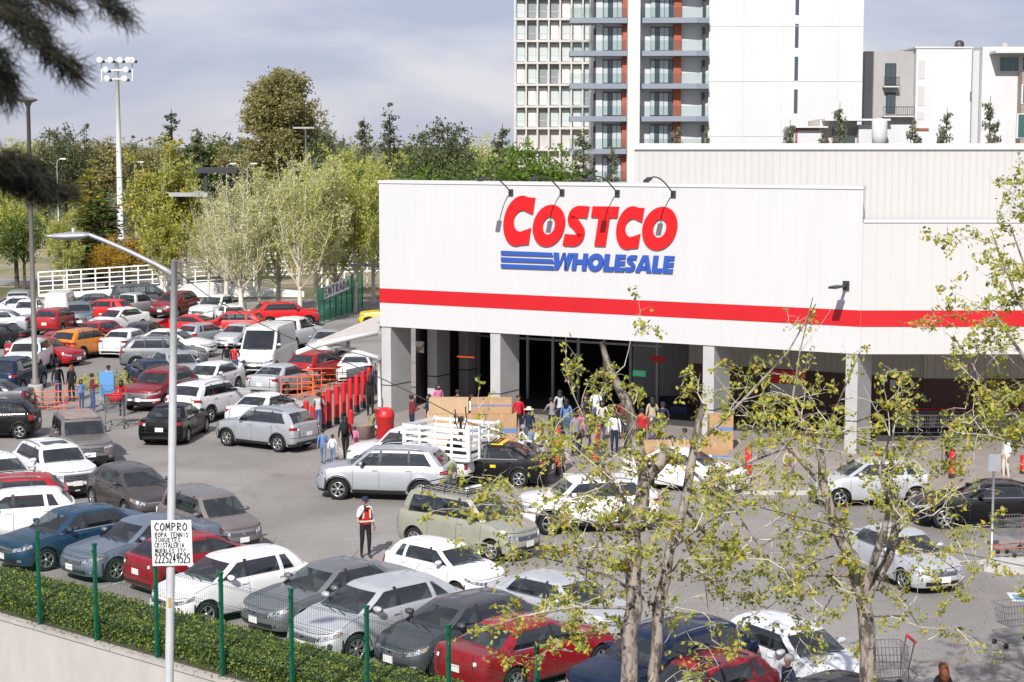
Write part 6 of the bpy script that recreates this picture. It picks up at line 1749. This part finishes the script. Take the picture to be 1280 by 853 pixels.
def person(px, py, h, yaw, top, legs, label, hair='short', hairm=None, pose='stand', z=0.0, skin=None, sleeve=True, seed=0, group=None, at=None, cat='person', detail=False):
    base = at if at is not None else pix(px, py, z)
    e = empty('person', (base.x, base.y, z), R(yaw), label, cat, group)
    s = h/1.72; rnd = random.Random(seed*13+int(px))
    V, E, Rr, T = [], [], [], []       # verts, edges, radius, tag for the segment ending at the vertex
    def add(p, r, par, tg):
        V.append(Vector(p)*s); Rr.append((r*s, r*s) if not hasattr(r, '__len__') else (r[0]*s, r[1]*s)); T.append(tg)
        if par is not None: E.append((par, len(V)-1))
        return len(V)-1
    lean = {'lean':.22,'push':.12,'sit':.1,'crouch':.5}.get(pose, 0.0); dz = -.48 if pose == 'crouch' else 0
    def sp_(z_): return (lean*(z_-.95)*1.2, 0, z_+dz-lean*.12*(z_-.95))
    pel = add((0,0,.96+dz), (.125,.15), None, 'top')
    sp1 = add(sp_(1.12), (.115,.14), pel, 'top'); ch = add(sp_(1.32), (.115,.165), sp1, 'top'); up_ = add(sp_(1.43), (.075,.10), ch, 'top')
    nk = add(sp_(1.49), .048, up_, 'skin'); q = sp_(1.56); h0 = add((q[0]+.012,0,q[2]), (.070,.066), nk, 'skin'); q = sp_(1.63); h1 = add((q[0]+.018,0,q[2]), (.086,.074), h0, 'skin'); q = sp_(1.69); h2 = add((q[0]+.010,0,q[2]), (.058,.056), h1, 'skin')
    q = sp_(1.605); add((q[0]+.112,0,q[2]), (.012,.012), h1, 'skin')
    hands = []
    st = {'walk':.20,'stand':.04}.get(pose, .06)*(1 if rnd.random() < .5 else -1)
    for sd in (1,-1):
        f = st*sd
        if pose == 'crouch':
            hp = add((.02,sd*.10,.46), .10, pel, 'legs'); kn = add((.36,sd*.14,.50), .065, hp, 'legs'); ak = add((.12,sd*.12,.10), .045, kn, 'legs'); ft = add((.15,sd*.12,.05), .042, ak, 'shoe'); add((.28,sd*.13,.03), .032, ft, 'shoe')
        else:
            hp = add((0,sd*.09,.88), (.10,.095), pel, 'legs'); kn = add((f*.5+.03,sd*.095,.50), .067, hp, 'legs'); cf = add((f*.75+.0,sd*.095,.36), .058, kn, 'legs'); ak = add((f-.02,sd*.095,.10), .042, cf, 'legs'); ft = add((f+.0,sd*.098,.048), .045, ak, 'shoe'); add((f+.16,sd*.11,.032), (.030,.042), ft, 'shoe')
        q = sp_(1.40); shd = add((q[0],sd*.175,q[2]), .058, up_, 'top')
        if pose == 'push' or pose == 'lean': el = (.20,sd*.25,1.16+dz); wr = (.42,sd*.20,1.10+dz)
        elif pose == 'crouch': el = (.35,sd*.25,.62); wr = (.52,sd*.14,.55)
        elif pose == 'radio' and sd < 0: el = (.16,sd*.27,1.18); wr = (.20,sd*.09,1.47)
        elif pose == 'phone' : el = (.06,sd*.26,1.12); wr = (.27,sd*.13,1.20)
        else: el = (-.03+f*-.3,sd*.235,1.13); wr = (.04-f*.7,sd*.25,.90)
        el_ = add(el, .045, shd, 'arm'); w1 = add(wr, .030, el_, 'arm')
        d = (Vector(wr)-Vector(el)).normalized()
        side = Vector((0,0,1)).cross(d); side = side.normalized() if side.length > .2 else Vector((1,0,0))
        pm = add(Vector(wr)+d*.06, (.020,.034), w1, 'skin')
        for k in range(4):
            o_ = side*(.024*(k-1.5)); L_ = (.062,.072,.068,.052)[k]
            a = add(Vector(wr)+d*.085+o_, .0105, pm, 'skin'); c2 = d*.9+Vector((0,0,-.25))+side.cross(d)*.25; b = add(Vector(wr)+d*(.085+L_*.5)+o_, .0095, a, 'skin'); add(Vector(wr)+d*(.085)+c2.normalized()*L_+o_, .008, b, 'skin')
        th = add(Vector(wr)+d*.045+side*.040*sd, .011, pm, 'skin'); add(Vector(wr)+d*.085+side*.058*sd, .0095, th, 'skin')
    me = bpy.data.meshes.new('person_body'); me.from_pydata([tuple(v) for v in V], E, [])
    ob = bpy.data.objects.new('body', me); C.objects.link(ob)
    md = ob.modifiers.new('s', 'SKIN'); md.use_smooth_shade = True
    for i, sv in enumerate(me.skin_vertices[0].data): sv.radius = Rr[i]; sv.use_root = (i == 0)
    sb_ = ob.modifiers.new('ss', 'SUBSURF'); sb_.levels = sb_.render_levels = 1
    bpy.context.view_layer.update()
    dg = bpy.context.evaluated_depsgraph_get(); nm = bpy.data.meshes.new_from_object(ob.evaluated_get(dg))
    bpy.data.objects.remove(ob)
    nm.materials.clear()
    sk = skin or SKIN
    mats_ = [sk, CL[top], CL[legs], SHOE]
    for m_ in mats_: nm.materials.append(m_)
    idx = {'skin':0,'top':1,'legs':2,'shoe':3,'arm':1 if sleeve else 0}
    segs = [(V[a], V[b], T[b]) for a, b in E]
    for pl in nm.polygons:
        c_ = pl.center; bd, bt = 9, 'top'
        for a, b, tg in segs:
            ab = b-a; t = max(0, min(1, (c_-a).dot(ab)/max(ab.length_squared, 1e-9))); d = (c_-(a+ab*t)).length
            if d < bd: bd, bt = d, tg
        if bt == 'top' and c_.z < (.90+dz)*s: bt = 'legs'
        pl.material_index = idx[bt]; pl.use_smooth = True
    body = link('body', nm, e)
    hc = V[h1] + Vector((-.012,0,.018))*s
    hm = hairm or HAIRB
    m = MB()
    if hair == 'cap':
        m.lathe([(.098*s,-.01*s),(.100*s,.03*s),(.085*s,.075*s),(.04*s,.10*s),(.001,.105*s)], 14, c=tuple(hc)); m.obox(hc+Vector((.12,0,.0))*s, (.055*s,0,-.012*s), (0,.07*s,0), (0,0,.008*s)); nmz = 'cap'
    elif hair == 'hat':
        m.lathe([(.20*s,-.0),(.19*s,.015*s),(.10*s,.02*s),(.095*s,.08*s),(.06*s,.11*s),(.001,.11*s)], 16, c=tuple(hc)); nmz = 'sun_hat'
    elif hair == 'bald': nmz = None
    else:
        m.lathe([(.088*s,-.055*s),(.099*s,-.01*s),(.099*s,.03*s),(.08*s,.075*s),(.04*s,.093*s),(.001,.096*s)], 14, c=tuple(hc+Vector((-.018,0,.0))*s))
        if hair == 'long': m.lathe([(.09*s,.0),(.11*s,-.08*s),(.115*s,-.20*s),(.085*s,-.29*s),(.001,-.30*s)], 12, c=tuple(hc+Vector((-.055,0,-.01))*s))
        nmz = 'hair'
    if nmz: m.build(nmz, [hm], e)
    for sd in (1,-1):
        a = MB(); a.lathe([(.001,-.02*s),(.016*s,-.01*s),(.014*s,.02*s),(.001,.03*s)], 8, c=tuple(V[h1]+Vector((.0,sd*.083,-.01))*s)); a.build('ear', [sk], e)
        if detail:
            o = link('eye', EYE, e, V[h1]+Vector((.088,sd*.032,-.005))*s)
    if detail:
        a = MB(); a.obox(V[h0]+Vector((.074,0,-.005))*s, (.004,0,0), (0,.022,0), (0,0,.004)); a.build('mouth', [mat('lip', (.22,.07,.06), .6)], e)
    e['top_z'] = 0
    del e['top_z']
    return e, s, V, ch
# the car park guard
g_, s_, V_, ch_ = person(457, 697, 1.74, 292, 'white', 'black', 'parking guard in a dark cap and red vest speaking into a radio', 'cap', CL['navy'], 'radio', seed=1, detail=True)
m = MB()
for sd in (1,-1): pass
m.lathe([(.155,.98),(.165,1.1),(.175,1.25),(.165,1.38),(.10,1.455)], 18)
m.v = [(x*.88, y*1.16, z) for x, y, z in m.v]
m.obox((.0,0,1.07), (.158,0,0), (0,.200,0), (0,0,.02), 1); m.obox((.0,.1,1.28), (.162,0,0), (0,.022,0), (0,0,.12), 1); m.obox((.0,-.1,1.28), (.162,0,0), (0,.022,0), (0,0,.12), 1)
m.build('safety_vest', [CL['red'], mat('reflective_tape', (.62,.58,.40), .4)], g_)
m = MB(); m.obox((.235,-.075,1.50), (.018,0,0), (0,.03,0), (0,0,.06)); m.build('radio', [BLK], g_)
PP = [
 (73,503,1.78,95,'black','jeans','man in black pullover and jeans seen from behind by the barrier','short',None,'stand'),
 (90,502,1.66,250,'black','black','woman with curly hair and black jacket beside the man in black','long',HAIRR,'stand'),
 (102,513,1.35,300,'blue','jeans','child in a blue top right of the orange barrier','long',None,'stand'),
 (116,516,1.72,20,'maroon','jeans','man in dark and red jacket with jeans next to the blue panel','short',None,'phone'),
 (137,503,1.70,272,'white','black','attendant in white sleeves and cap pushing the blue panel','cap',None,'push'),
 (153,520,1.60,270,'red','black','woman in red bending over the grey trolley','long',None,'lean'),
 (284,472,1.70,265,'black','grey','person with a white cap and black jacket left of the van','cap',CL['white'],'stand'),
 (294,474,1.72,100,'red','jeans','person in red and navy jacket with jeans left of the van','short',None,'push'),
 (398,540,1.60,80,'lgrey','jeans','person in a pale grey top behind the silver suv','short',None,'push'),
 (404,580,1.28,85,'blue','ljeans','child in blue shirt holding hands beside the lane, leftmost child','short',None,'walk'),
 (416,580,1.08,85,'white','ljeans','smaller child in a white top in the middle of the family','short',None,'walk'),
 (432,575,1.62,80,'black','black','adult in black with a rucksack leading the children','long',None,'walk'),
 (444,568,1.05,80,'pink','pink','small child in pink beside the adult in black','short',None,'walk'),
 (462,548,1.55,60,'khaki','beige','person in beige crouching by the red bin','short',None,'crouch'),
 (463,520,1.75,95,'black','black','person in long black coat behind the bollard row','long',None,'stand'),
 (515,548,1.72,20,'maroon','navy','man in maroon shirt reading papers by the leftmost column','short',None,'phone'),
 (536,545,1.66,200,'navy','black','woman in dark clothes beside the man in maroon','long',None,'phone'),
 (651,590,1.68,20,'white','grey','person in a white hoodie at the loaded trolley','short',HAIRG,'push'),
 (663,588,1.62,60,'blue','black','person in a blue shirt between white hoodie and redhead','short',None,'stand'),
 (676,590,1.68,75,'white','lgrey','red haired woman in white with a beige backpack','long',HAIRR,'stand'),
 (699,590,1.74,290,'black','black','man in black jacket walking behind the red bollard','short',None,'walk'),
 (661,566,1.72,290,'navy','jeans','man in a pale straw hat standing in the doorway shade','hat',CL['cream'],'stand'),
 (741,575,1.70,285,'red','navy','attendant in a red vest leaning over trolleys in the entrance','short',None,'push'),
 (802,568,1.74,90,'red','black','person in a bright red jacket inside the entrance','short',None,'stand'),
 (785,572,1.66,80,'navy','black','person in dark blue left of the red jacket inside','long',None,'stand'),
 (855,592,1.60,180,'blue','black','person in a light blue top behind the cartons','short',None,'stand'),
 (590,548,1.72,100,'white','black','person in a white shirt in the dark doorway of the left bay','short',None,'push'),
 (556,552,1.60,290,'grey','black','person in grey beside the inner pillar of the left bay','long',None,'stand'),
 (1187,590,1.74,250,'black','black','dark clothed man standing at the long trolley row','short',None,'push'),
 (1257,600,1.62,200,'white','cream','person in pale pink white clothes at the right edge','short',None,'stand'),
 (985,596,1.60,270,'beige','grey','person in beige behind the poplar twigs in the fourth bay','short',None,'crouch'),
 (720,572,1.68,100,'grey','black','person in grey walking into the dark entrance','short',None,'walk'),
 (768,568,1.62,270,'white','navy','person in a dim white top inside the entrance','long',None,'stand'),
 (984,922,1.68,200,'navy','black','bald grey man whose head shows above the dark car','short',HAIRG,'stand'),
 (1176,930,1.62,120,'black','black','person with brown hair at the bottom edge of the picture','long',HAIRR,'stand'),
 (723,566,1.60,250,'pink','jeans','person in a pink top deep in the entrance','long',HAIRR,'stand'),
 (509,550,1.64,30,'maroon','black','person half hidden behind the white truck cab','short',None,'stand'),
]
for i, (px, py, h, yw, tp_, lg, lab, hr, hm_, ps) in enumerate(PP[:-1]):
    zz_ = .13 if (px > 345 and py < 600 and not (395 < px < 446 and py > 560)) else 0.0
    if px > 900 and py > 800: zz_ = 0.0
    e, s_, V_, c_ = person(px, py, h, yw, tp_, lg, lab, hr, hm_, ps, z=zz_, seed=i, group=None)
    if 'backpack' in lab or 'rucksack' in lab:
        m = MB(); m.lathe([(.001,-.22),(.11,-.20),(.14,0),(.12,.17),(.001,.22)], 12); m.v = [(x*.75-.19*1.0, y, z+1.25) for x, y, z in m.v]
        o = m.build('rucksack', [CL['cream'] if 'backpack' in lab else CL['black']]); o.location = e.location; o.rotation_euler = e.rotation_euler; o.scale = (s_,)*3
        tag(o, 'beige rucksack on the back of the red haired woman' if 'backpack' in lab else 'black rucksack on the back of the adult leading children', 'rucksack')

EX = [(690,547,'grey','black','short',110,'person in grey in the second row of the entrance crowd'),(708,551,'blue','jeans','long',70,'person in a light blue top queueing behind the man in black'),
 (732,547,'black','black','short',250,'person in black behind the red vested attendant'),(752,551,'cream','jeans','long',280,'person in cream between the attendant and the bare tree limb'),
 (778,549,'maroon','black','short',90,'person in maroon behind the bare limb in the entrance'),(815,551,'beige','jeans','long',100,'person in beige right of the red jacket inside'),
 (828,554,'navy','grey','cap',270,'person with a cap right of the exit sign queue'),(648,547,'red','black','short',280,'person in red in the shade right of the second column'),
 (745,539,'white','jeans','short',80,'deepest person in white far inside the entrance'),(700,538,'lgrey','black','long',90,'deepest person in pale grey inside the entrance'),
 (548,531,'pink','black','long',300,'seated looking woman in pink by the inner pillar'),(572,536,'black','jeans','short',80,'man in black in the left bay before the dark glass')]
for i, (px, py, tp_, lg, hr, yw, lab) in enumerate(EX):
    person(px, py, 1.58+.16*((i*.37)%1), yw, tp_, lg, lab, hr, CL['navy'] if hr == 'cap' else None, 'push' if i % 3 == 0 else 'stand', z=.13, seed=50+i)
m = MB(); p = pix(153,524); 
b_ = MB(); b_.lathe([(.001,.0),(.28,.02),(.32,.2),(.2,.34),(.001,.36)], 10, c=(0,0,0)); o = b_.build('goods_bag', [CL['red']]); q = pix(146,532); o.location = (q.x, q.y, 1.02); tag(o, 'red bag of goods on the tall grey trolley', 'bag')
b_ = MB(); b_.lathe([(.001,.0),(.16,.02),(.20,.2),(.12,.34),(.001,.38)], 10); o = b_.build('goods_bag', [CL['pink']]); q = pix(652,592,.13); o.location = (q.x+.15, q.y, .72); tag(o, 'bright pink bag in the loaded trolley', 'bag')
# ---------------------------------------------------------------- vehicles   (kind, paint, px, py of the roof centre, heading, scale, label)
CARS = [
 # row along the hedge
 ('sedan_b','blue',105,632,224,1.0,'dark blue sedan parked by the hedge at the left edge'),
 ('sedan','bgrey',190,644,226,1.0,'grey blue sedan between the blue sedan and the red hatchback'),
 ('hatch_b','wine',228,668,44,.95,'dark red hatchback parked tail first to the hedge behind the sign'),
 ('hatch','white',312,686,222,1.04,'clean white hatchback nose to the hedge right of the sign pole'),
 ('sedan','grey',426,700,224,1.0,'mid grey sedan right of the white hatchback at the hedge'),
 ('hatch_b','lsilver',492,720,223,1.08,'bright silver fastback with dark grille third from the sign pole'),
 ('hatch_b','dgrey',592,742,223,1.0,'very dark blue grey hatchback left of the red sedan'),
 ('sedan','wine',648,772,43,.97,'glossy red sedan showing its tail to the fence'),
 ('suv','navy',852,778,222,1.0,'navy suv with silver roof rails behind the poplar trunks'),
 ('hatch','wine',896,818,223,.93,'red estate with black roof bars at the bottom right'),
 ('sedan_b','black',1045,848,222,1.0,'dark car roof at the bottom edge under the right poplar'),
 ('hatch','pearl',972,772,303,.98,'white hatchback facing the viewer right of the navy suv'),
 ('sedan_b','lsilver',690,716,318,.92,'silver sedan half hidden by twigs behind the red sedan'),
 ('hatch','white',540,674,318,.90,'tiny white car with stickers on the door behind the grey sedans'),
 # second line
 ('suv','silver',505,558,170,1.02,'silver suv driving left across the middle of the lane'),
 ('sedan','black',625,553,166,.98,'black taxi with a yellow roof band beside the stake truck'),
 ('minivan','beige',566,612,322,1.0,'pale olive estate carrying an empty roof basket'),
 ('suv_b','white',755,594,188,1.0,'white crossover half hidden behind the leaning poplar'),
 ('sedan','white',846,560,335,.95,'white sedan between two poplars beside the cartons'),
 ('hatch','lsilver',1108,572,186,1.0,'silver hatchback driving left below the rightmost column'),
 ('coupe','black',1250,600,178,1.0,'long black coupe entering at the right edge'),
 ('sedan_b','lsilver',1118,658,292,.92,'silver sedan coming forward behind the right poplar'),
 # left middle cluster
 ('hatch_b','brownish',159,580,305,1.0,'dark brown grey hatchback in the second row behind the sign pole'),
 ('suv_b','white',62,551,303,1.0,'white compact suv with sunroof in the left second row'),
 ('minivan','taupe',250,610,308,.92,'grey brown compact hatchback behind the sign pole'),
 ('boxy','taupe',97,517,292,1.0,'old taupe boxy wagon with a faded brown roof'),
 ('sedan','white',-8,566,305,1.0,'white sedan cut by the left edge above the red suv'),
 ('suv_b','red',22,593,196,.95,'red suv roof squeezed behind the white hatchback'),
 ('hatch','white',38,610,198,.98,'white hatchback with driver at the left edge behind the blue sedan'),
 ('hatch','black',5,500,182,1.0,'black hatchback leaving at the left edge by the concrete foot'),
 ('sedan','dgrey',-14,474,178,1.0,'dark grey sedan nose at the left edge above the black hatchback'),
 ('suv','navy',12,447,84,1.0,'navy black suv seen from behind left of the lamp pole'),
 ('suv_b','white',38,424,272,1.0,'white suv behind the lamp pole facing the viewer'),
 ('sedan','black',2,405,165,.96,'black sedan at the left edge in the far rows'),
 ('sedan','silver',0,387,184,1.0,'silver sedan with red tail lamps at the left edge far rows'),
 ('sedan_b','white',36,374,274,.95,'small white sedan behind the upper lamp pole'),
 ('sedan','pearl',22,370,200,1.0,'white sedan pointing left in the farthest left rows'),
 ('boxy','silver',24,363,280,.95,'silver boxy wagon farthest left near the road'),
 ('van','white',74,364,95,.80,'small white panel van below the white railing'),
 ('suv_b','red',66,385,84,.97,'bright red suv seen from behind right of the lamp pole'),
 ('suv_b','bgrey',99,377,283,1.0,'blue grey suv next to the red suv in the far rows'),
 ('hatch','bred',138,374,165,1.0,'bright red hatchback pointing left in the far rows'),
 ('sedan_b','dgrey',119,367,200,.9,'dark grey sedan under the white railing'),
 ('minivan','dgrey',168,355,18,1.12,'large dark green grey minivan highest in the far rows'),
 ('pickup','lsilver',166,366,65,.95,'silver pickup truck in front of the dark minivan'),
 ('suv','dred',223,364,254,1.0,'dark red suv facing the viewer beside the lamp pole top'),
 ('pickup','white',272,368,250,1.0,'white pickup truck facing the viewer under the poplars'),
 ('sedan_b','white',153,384,240,1.0,'white sedan facing left in the centre of the far rows'),
 ('coupe','bred',240,393,160,1.0,'bright red coupe with an open door behind the lamp pole'),
 ('suv_b','bred',347,377,20,1.0,'red suv partly hidden by poplar trunks, upper right'),
 ('hatch','bred',302,389,176,1.05,'long red car under the poplars left of the van'),
 ('sedan','white',290,381,290,.95,'white sedan behind the long red car'),
 ('hatch','silver',247,404,62,.95,'silver hatchback tail right of the lamp pole'),
 ('sedan_b','dgrey',178,402,262,1.0,'dark grey sedan facing the viewer left of the lamp pole'),
 ('sedan_b','white',157,411,76,1.0,'white sedan seen from behind above the grey suv'),
 ('suv_b','orange',97,411,66,1.0,'orange suv in the far left rows'),
 ('suv_b','red',124,401,250,.9,'red suv peeking out behind the orange suv'),
 ('sedan','red',50,421,332,1.0,'long red sedan pointing right behind the lamp pole'),
 ('hatch','red',80,414,186,1.0,'red hatchback in front of the orange suv'),
 ('suv','grey',190,421,8,1.0,'grey suv with chrome window line above the dark red suv'),
 ('sedan','white',208,411,348,1.05,'long white sedan behind the grey suv'),
 ('sedan_b','navy',190,449,298,.98,'dark navy sedan left of the lamp pole behind the red suv'),
 ('sedan_b','silver',217,438,300,1.0,'silver blue sedan just right of the lamp pole'),
 ('suv','dred',208,459,254,1.0,'dark red suv with white bumper facing the lane'),
 ('sedan','black',216,504,84,1.0,'black sedan driving away down the lane'),
 ('suv_b','white',254,476,64,1.02,'white suv seen from behind beside the black sedan'),
 ('sedan_b','white',268,452,250,.95,'white sedan facing the viewer left of the van'),
 ('suv','silver',347,509,146,.95,'silver suv turning left in front of the bollards'),
 ('sedan','white',330,491,66,.97,'white sedan tail behind the turning silver suv'),
 ('sedan','lsilver',350,455,66,.97,'silver luxury sedan tail in front of the white van'),
 ('van','white',338,404,262,.96,'white high roof delivery van facing the viewer'),
 ('pickup','white',364,396,72,1.05,'white pickup truck behind the delivery van'),
 ('sedan','silver',412,411,262,.95,'grey car below the green screen fence'),
 ('suv_b','red',392,439,66,.95,'red suv tail left of the white muscle coupe'),
 ('coupe','white',445,442,92,.98,'white muscle coupe seen from behind at the store corner'),
 ('boxy','yellow',506,377,178,1.0,'yellow vehicle glimpsed beyond the store corner'),
 ('sedan','lsilver',300,404,255,.9,'silver car behind the delivery van under the poplar'),
]
for row in CARS:
    kd, pc, px, py, yw, sc_, lab = row
    e = place_car(kd, pc, px, py, yw, lab, sc_, far=(py < 430))
    lab0 = lab
    if 'taxi' in lab:
        e.name = 'taxi_car'; e['category'] = 'taxi'
        m = MB(); m.box(-.62,-.18,-.52,.52,1.43,1.475); m.build('yellow_band', [PAINT['yellow']], e)
        m = MB()
        for k in range(6): m.bar((-.05+k*.13-.35,-.5,1.50),(-.05+k*.13-.35,.5,1.50), .03)
        m.bar((-.45,-.5,1.5),(.40,-.5,1.5), .035); m.bar((-.45,.5,1.5),(.40,.5,1.5), .035); m.build('roof_rack', [M['trim']], e)
        m = MB(); m.obox((-.35,.905,.74), (.10,0,0), (0,.006,0), (0,0,.05)); m.build('door_number_plate', [PAINT['yellow']], e)
    if 'roof basket' in lab:
        m = MB(); rx0, rx1 = -1.35, .35
        for z in (1.76,1.90):
            q = [(rx0,-.52,z),(rx1,-.52,z),(rx1,.52,z),(rx0,.52,z)]
            for i in range(4): m.bar(q[i], q[(i+1)%4], .025)
        for k in range(10): x = rx0+(rx1-rx0)*k/9; m.bar((x,-.52,1.77),(x,.52,1.77), .018)
        for x in (rx0, (rx0+rx1)/2, rx1):
            for y in (-.52,.52): m.bar((x,y,1.66),(x,y,1.9), .02)
        m.build('roof_basket', [M['trim']], e)
        m = MB(); m.tube([(.15,-.3,1.85),(.15,.3,1.85)], .07, 8); o = m.build('white_roll', [WPOLE]); o.parent = None
        o.location = e.location; o.rotation_euler = e.rotation_euler; tag(o, 'white roll lying in the empty roof basket', 'roll')
    if 'black roof bars' in lab:
        for x in (-.9, .05):
            m = MB(); m.bar((x,-.62,1.53),(x,.62,1.53), .06, .03); m.build('roof_bar', [M['trim']], e)
    if 'faded brown' in lab:
        m = MB(); prism(m, [(-1.9,-.62),(.3,-.62),(.42,0),(.3,.62),(-1.9,.62)], 1.625, 1.672); m.build('faded_roof_skin', [mat('faded_brown_paint', (.24,.17,.14), .7, scale=2, col2=(.30,.25,.23))], e)
    if 'sunroof' in lab:
        m = MB(); m.box(-.35,.15,-.40,.40,1.625,1.648); m.build('sunroof', [M['glassd']], e)
    if 'white bumper' in lab:
        m = MB(); PROTO[kd]['s'].patch(m, 1.15, 2.0, .34, .48, .012, 10, 2); m.build('bumper_guard', [PAINT['white']], e)
    if 'open door' in lab:
        m = MB(); a = Vector((.72,.92,0)); m.add([a+Vector((0,0,.3)), a+Vector((.35,.85,.3)), a+Vector((.35,.85,.95)), a+Vector((0,0,1.0)), a+Vector((-.2,.1,1.33)), a+Vector((.25,.75,.97))], [(0,1,2,3),(3,2,5,4)])
        m.add([v for v in [a+Vector((.05,0,.3)), a+Vector((.4,.85,.3)), a+Vector((.4,.85,.95)), a+Vector((.05,0,1.0))]], [(3,2,1,0)])
        m.build('open_door', [PAINT['bred']], e)
    if 'with driver' in lab:
        d, *_ = person(0,0,1.68,math.degrees(e.rotation_euler.z),'white','black','driver sitting in the white hatchback at the left edge','long',None,'stand',z=-.35,at=Vector((e.location.x-.1*math.cos(e.rotation_euler.z), e.location.y+.0, 0)))
        d.scale = (.92,.92,.92)
# stake truck
e = place_car('truck', 'white', 509, 533, 150, 'white stake bed truck parked beside the taxi with slatted sides', 1.0, ground=None)
e.name = 'stake_truck'; e['category'] = 'truck'
STW = mat('stake_white', (.76,.76,.75), .55, var=.04, scale=4)
m = MB(); m.box(-2.75,-.15,-1.0,1.0,.92,1.02); m.build('bed_floor', [STW], e)
for sd in (1,-1):
    m = MB()
    for k in range(5): m.bar((-2.75,sd*1.0,1.12+.22*k),(-.15,sd*1.0,1.12+.22*k), .04, .10)
    for k in range(5): x = -2.75+2.6*k/4; m.bar((x,sd*1.02,.95),(x,sd*1.02,2.08), .08, .05)
    m.build('stake_side', [STW], e)
m = MB()
for k in range(5): m.bar((-2.76,-1.0,1.12+.22*k),(-2.76,1.0,1.12+.22*k), .04, .10)
for k in range(4): m.bar((-2.78,-1+.66*k,.95),(-2.78,-1+.66*k,2.12), .06, .08)
m.build('tailgate', [STW], e)
m = MB()
for k in range(5): m.bar((-.16,-1.0,1.12+.22*k),(-.16,1.0,1.12+.22*k), .04, .10)
m.build('headboard', [STW], e)
m = MB(); 
q = e.location; cy, sy = math.cos(e.rotation_euler.z), math.sin(e.rotation_euler.z)
def loc(x, y, z): return Vector((q.x+x*cy-y*sy, q.y+x*sy+y*cy, z))
tr_ = empty('exercise_machine', loc(-1.9,.1,1.03), e.rotation_euler.z, 'black elliptical exercise machine standing in the stake truck bed', 'exercise machine')
m = MB(); m.tube([(0,0,0),(0,0,.9),(0,0,1.15)], [.05,.05,.04], 8); m.obox((0,0,1.2), (.05,0,0), (0,.12,0), (0,0,.09)); m.build('column', [M['trim']], tr_)
for sd in (1,-1):
    m = MB(); m.tube([(0,sd*.06,.6),(-.03,sd*.22,.9),(-.02,sd*.38,1.15),(0,sd*.33,1.45),(.02,sd*.36,1.6)], .022, 6); m.build('handlebar', [M['trim']], tr_)
m = MB(); m.box(-.55,.45,-.3,.3,0,.14); m.lathe([(.001,-.07),(.25,-.06),(.25,.06),(.001,.07)], 16, axis='y', c=(.3,0,.28)); m.build('base', [M['trim']], tr_)
# tidy: no helper data left
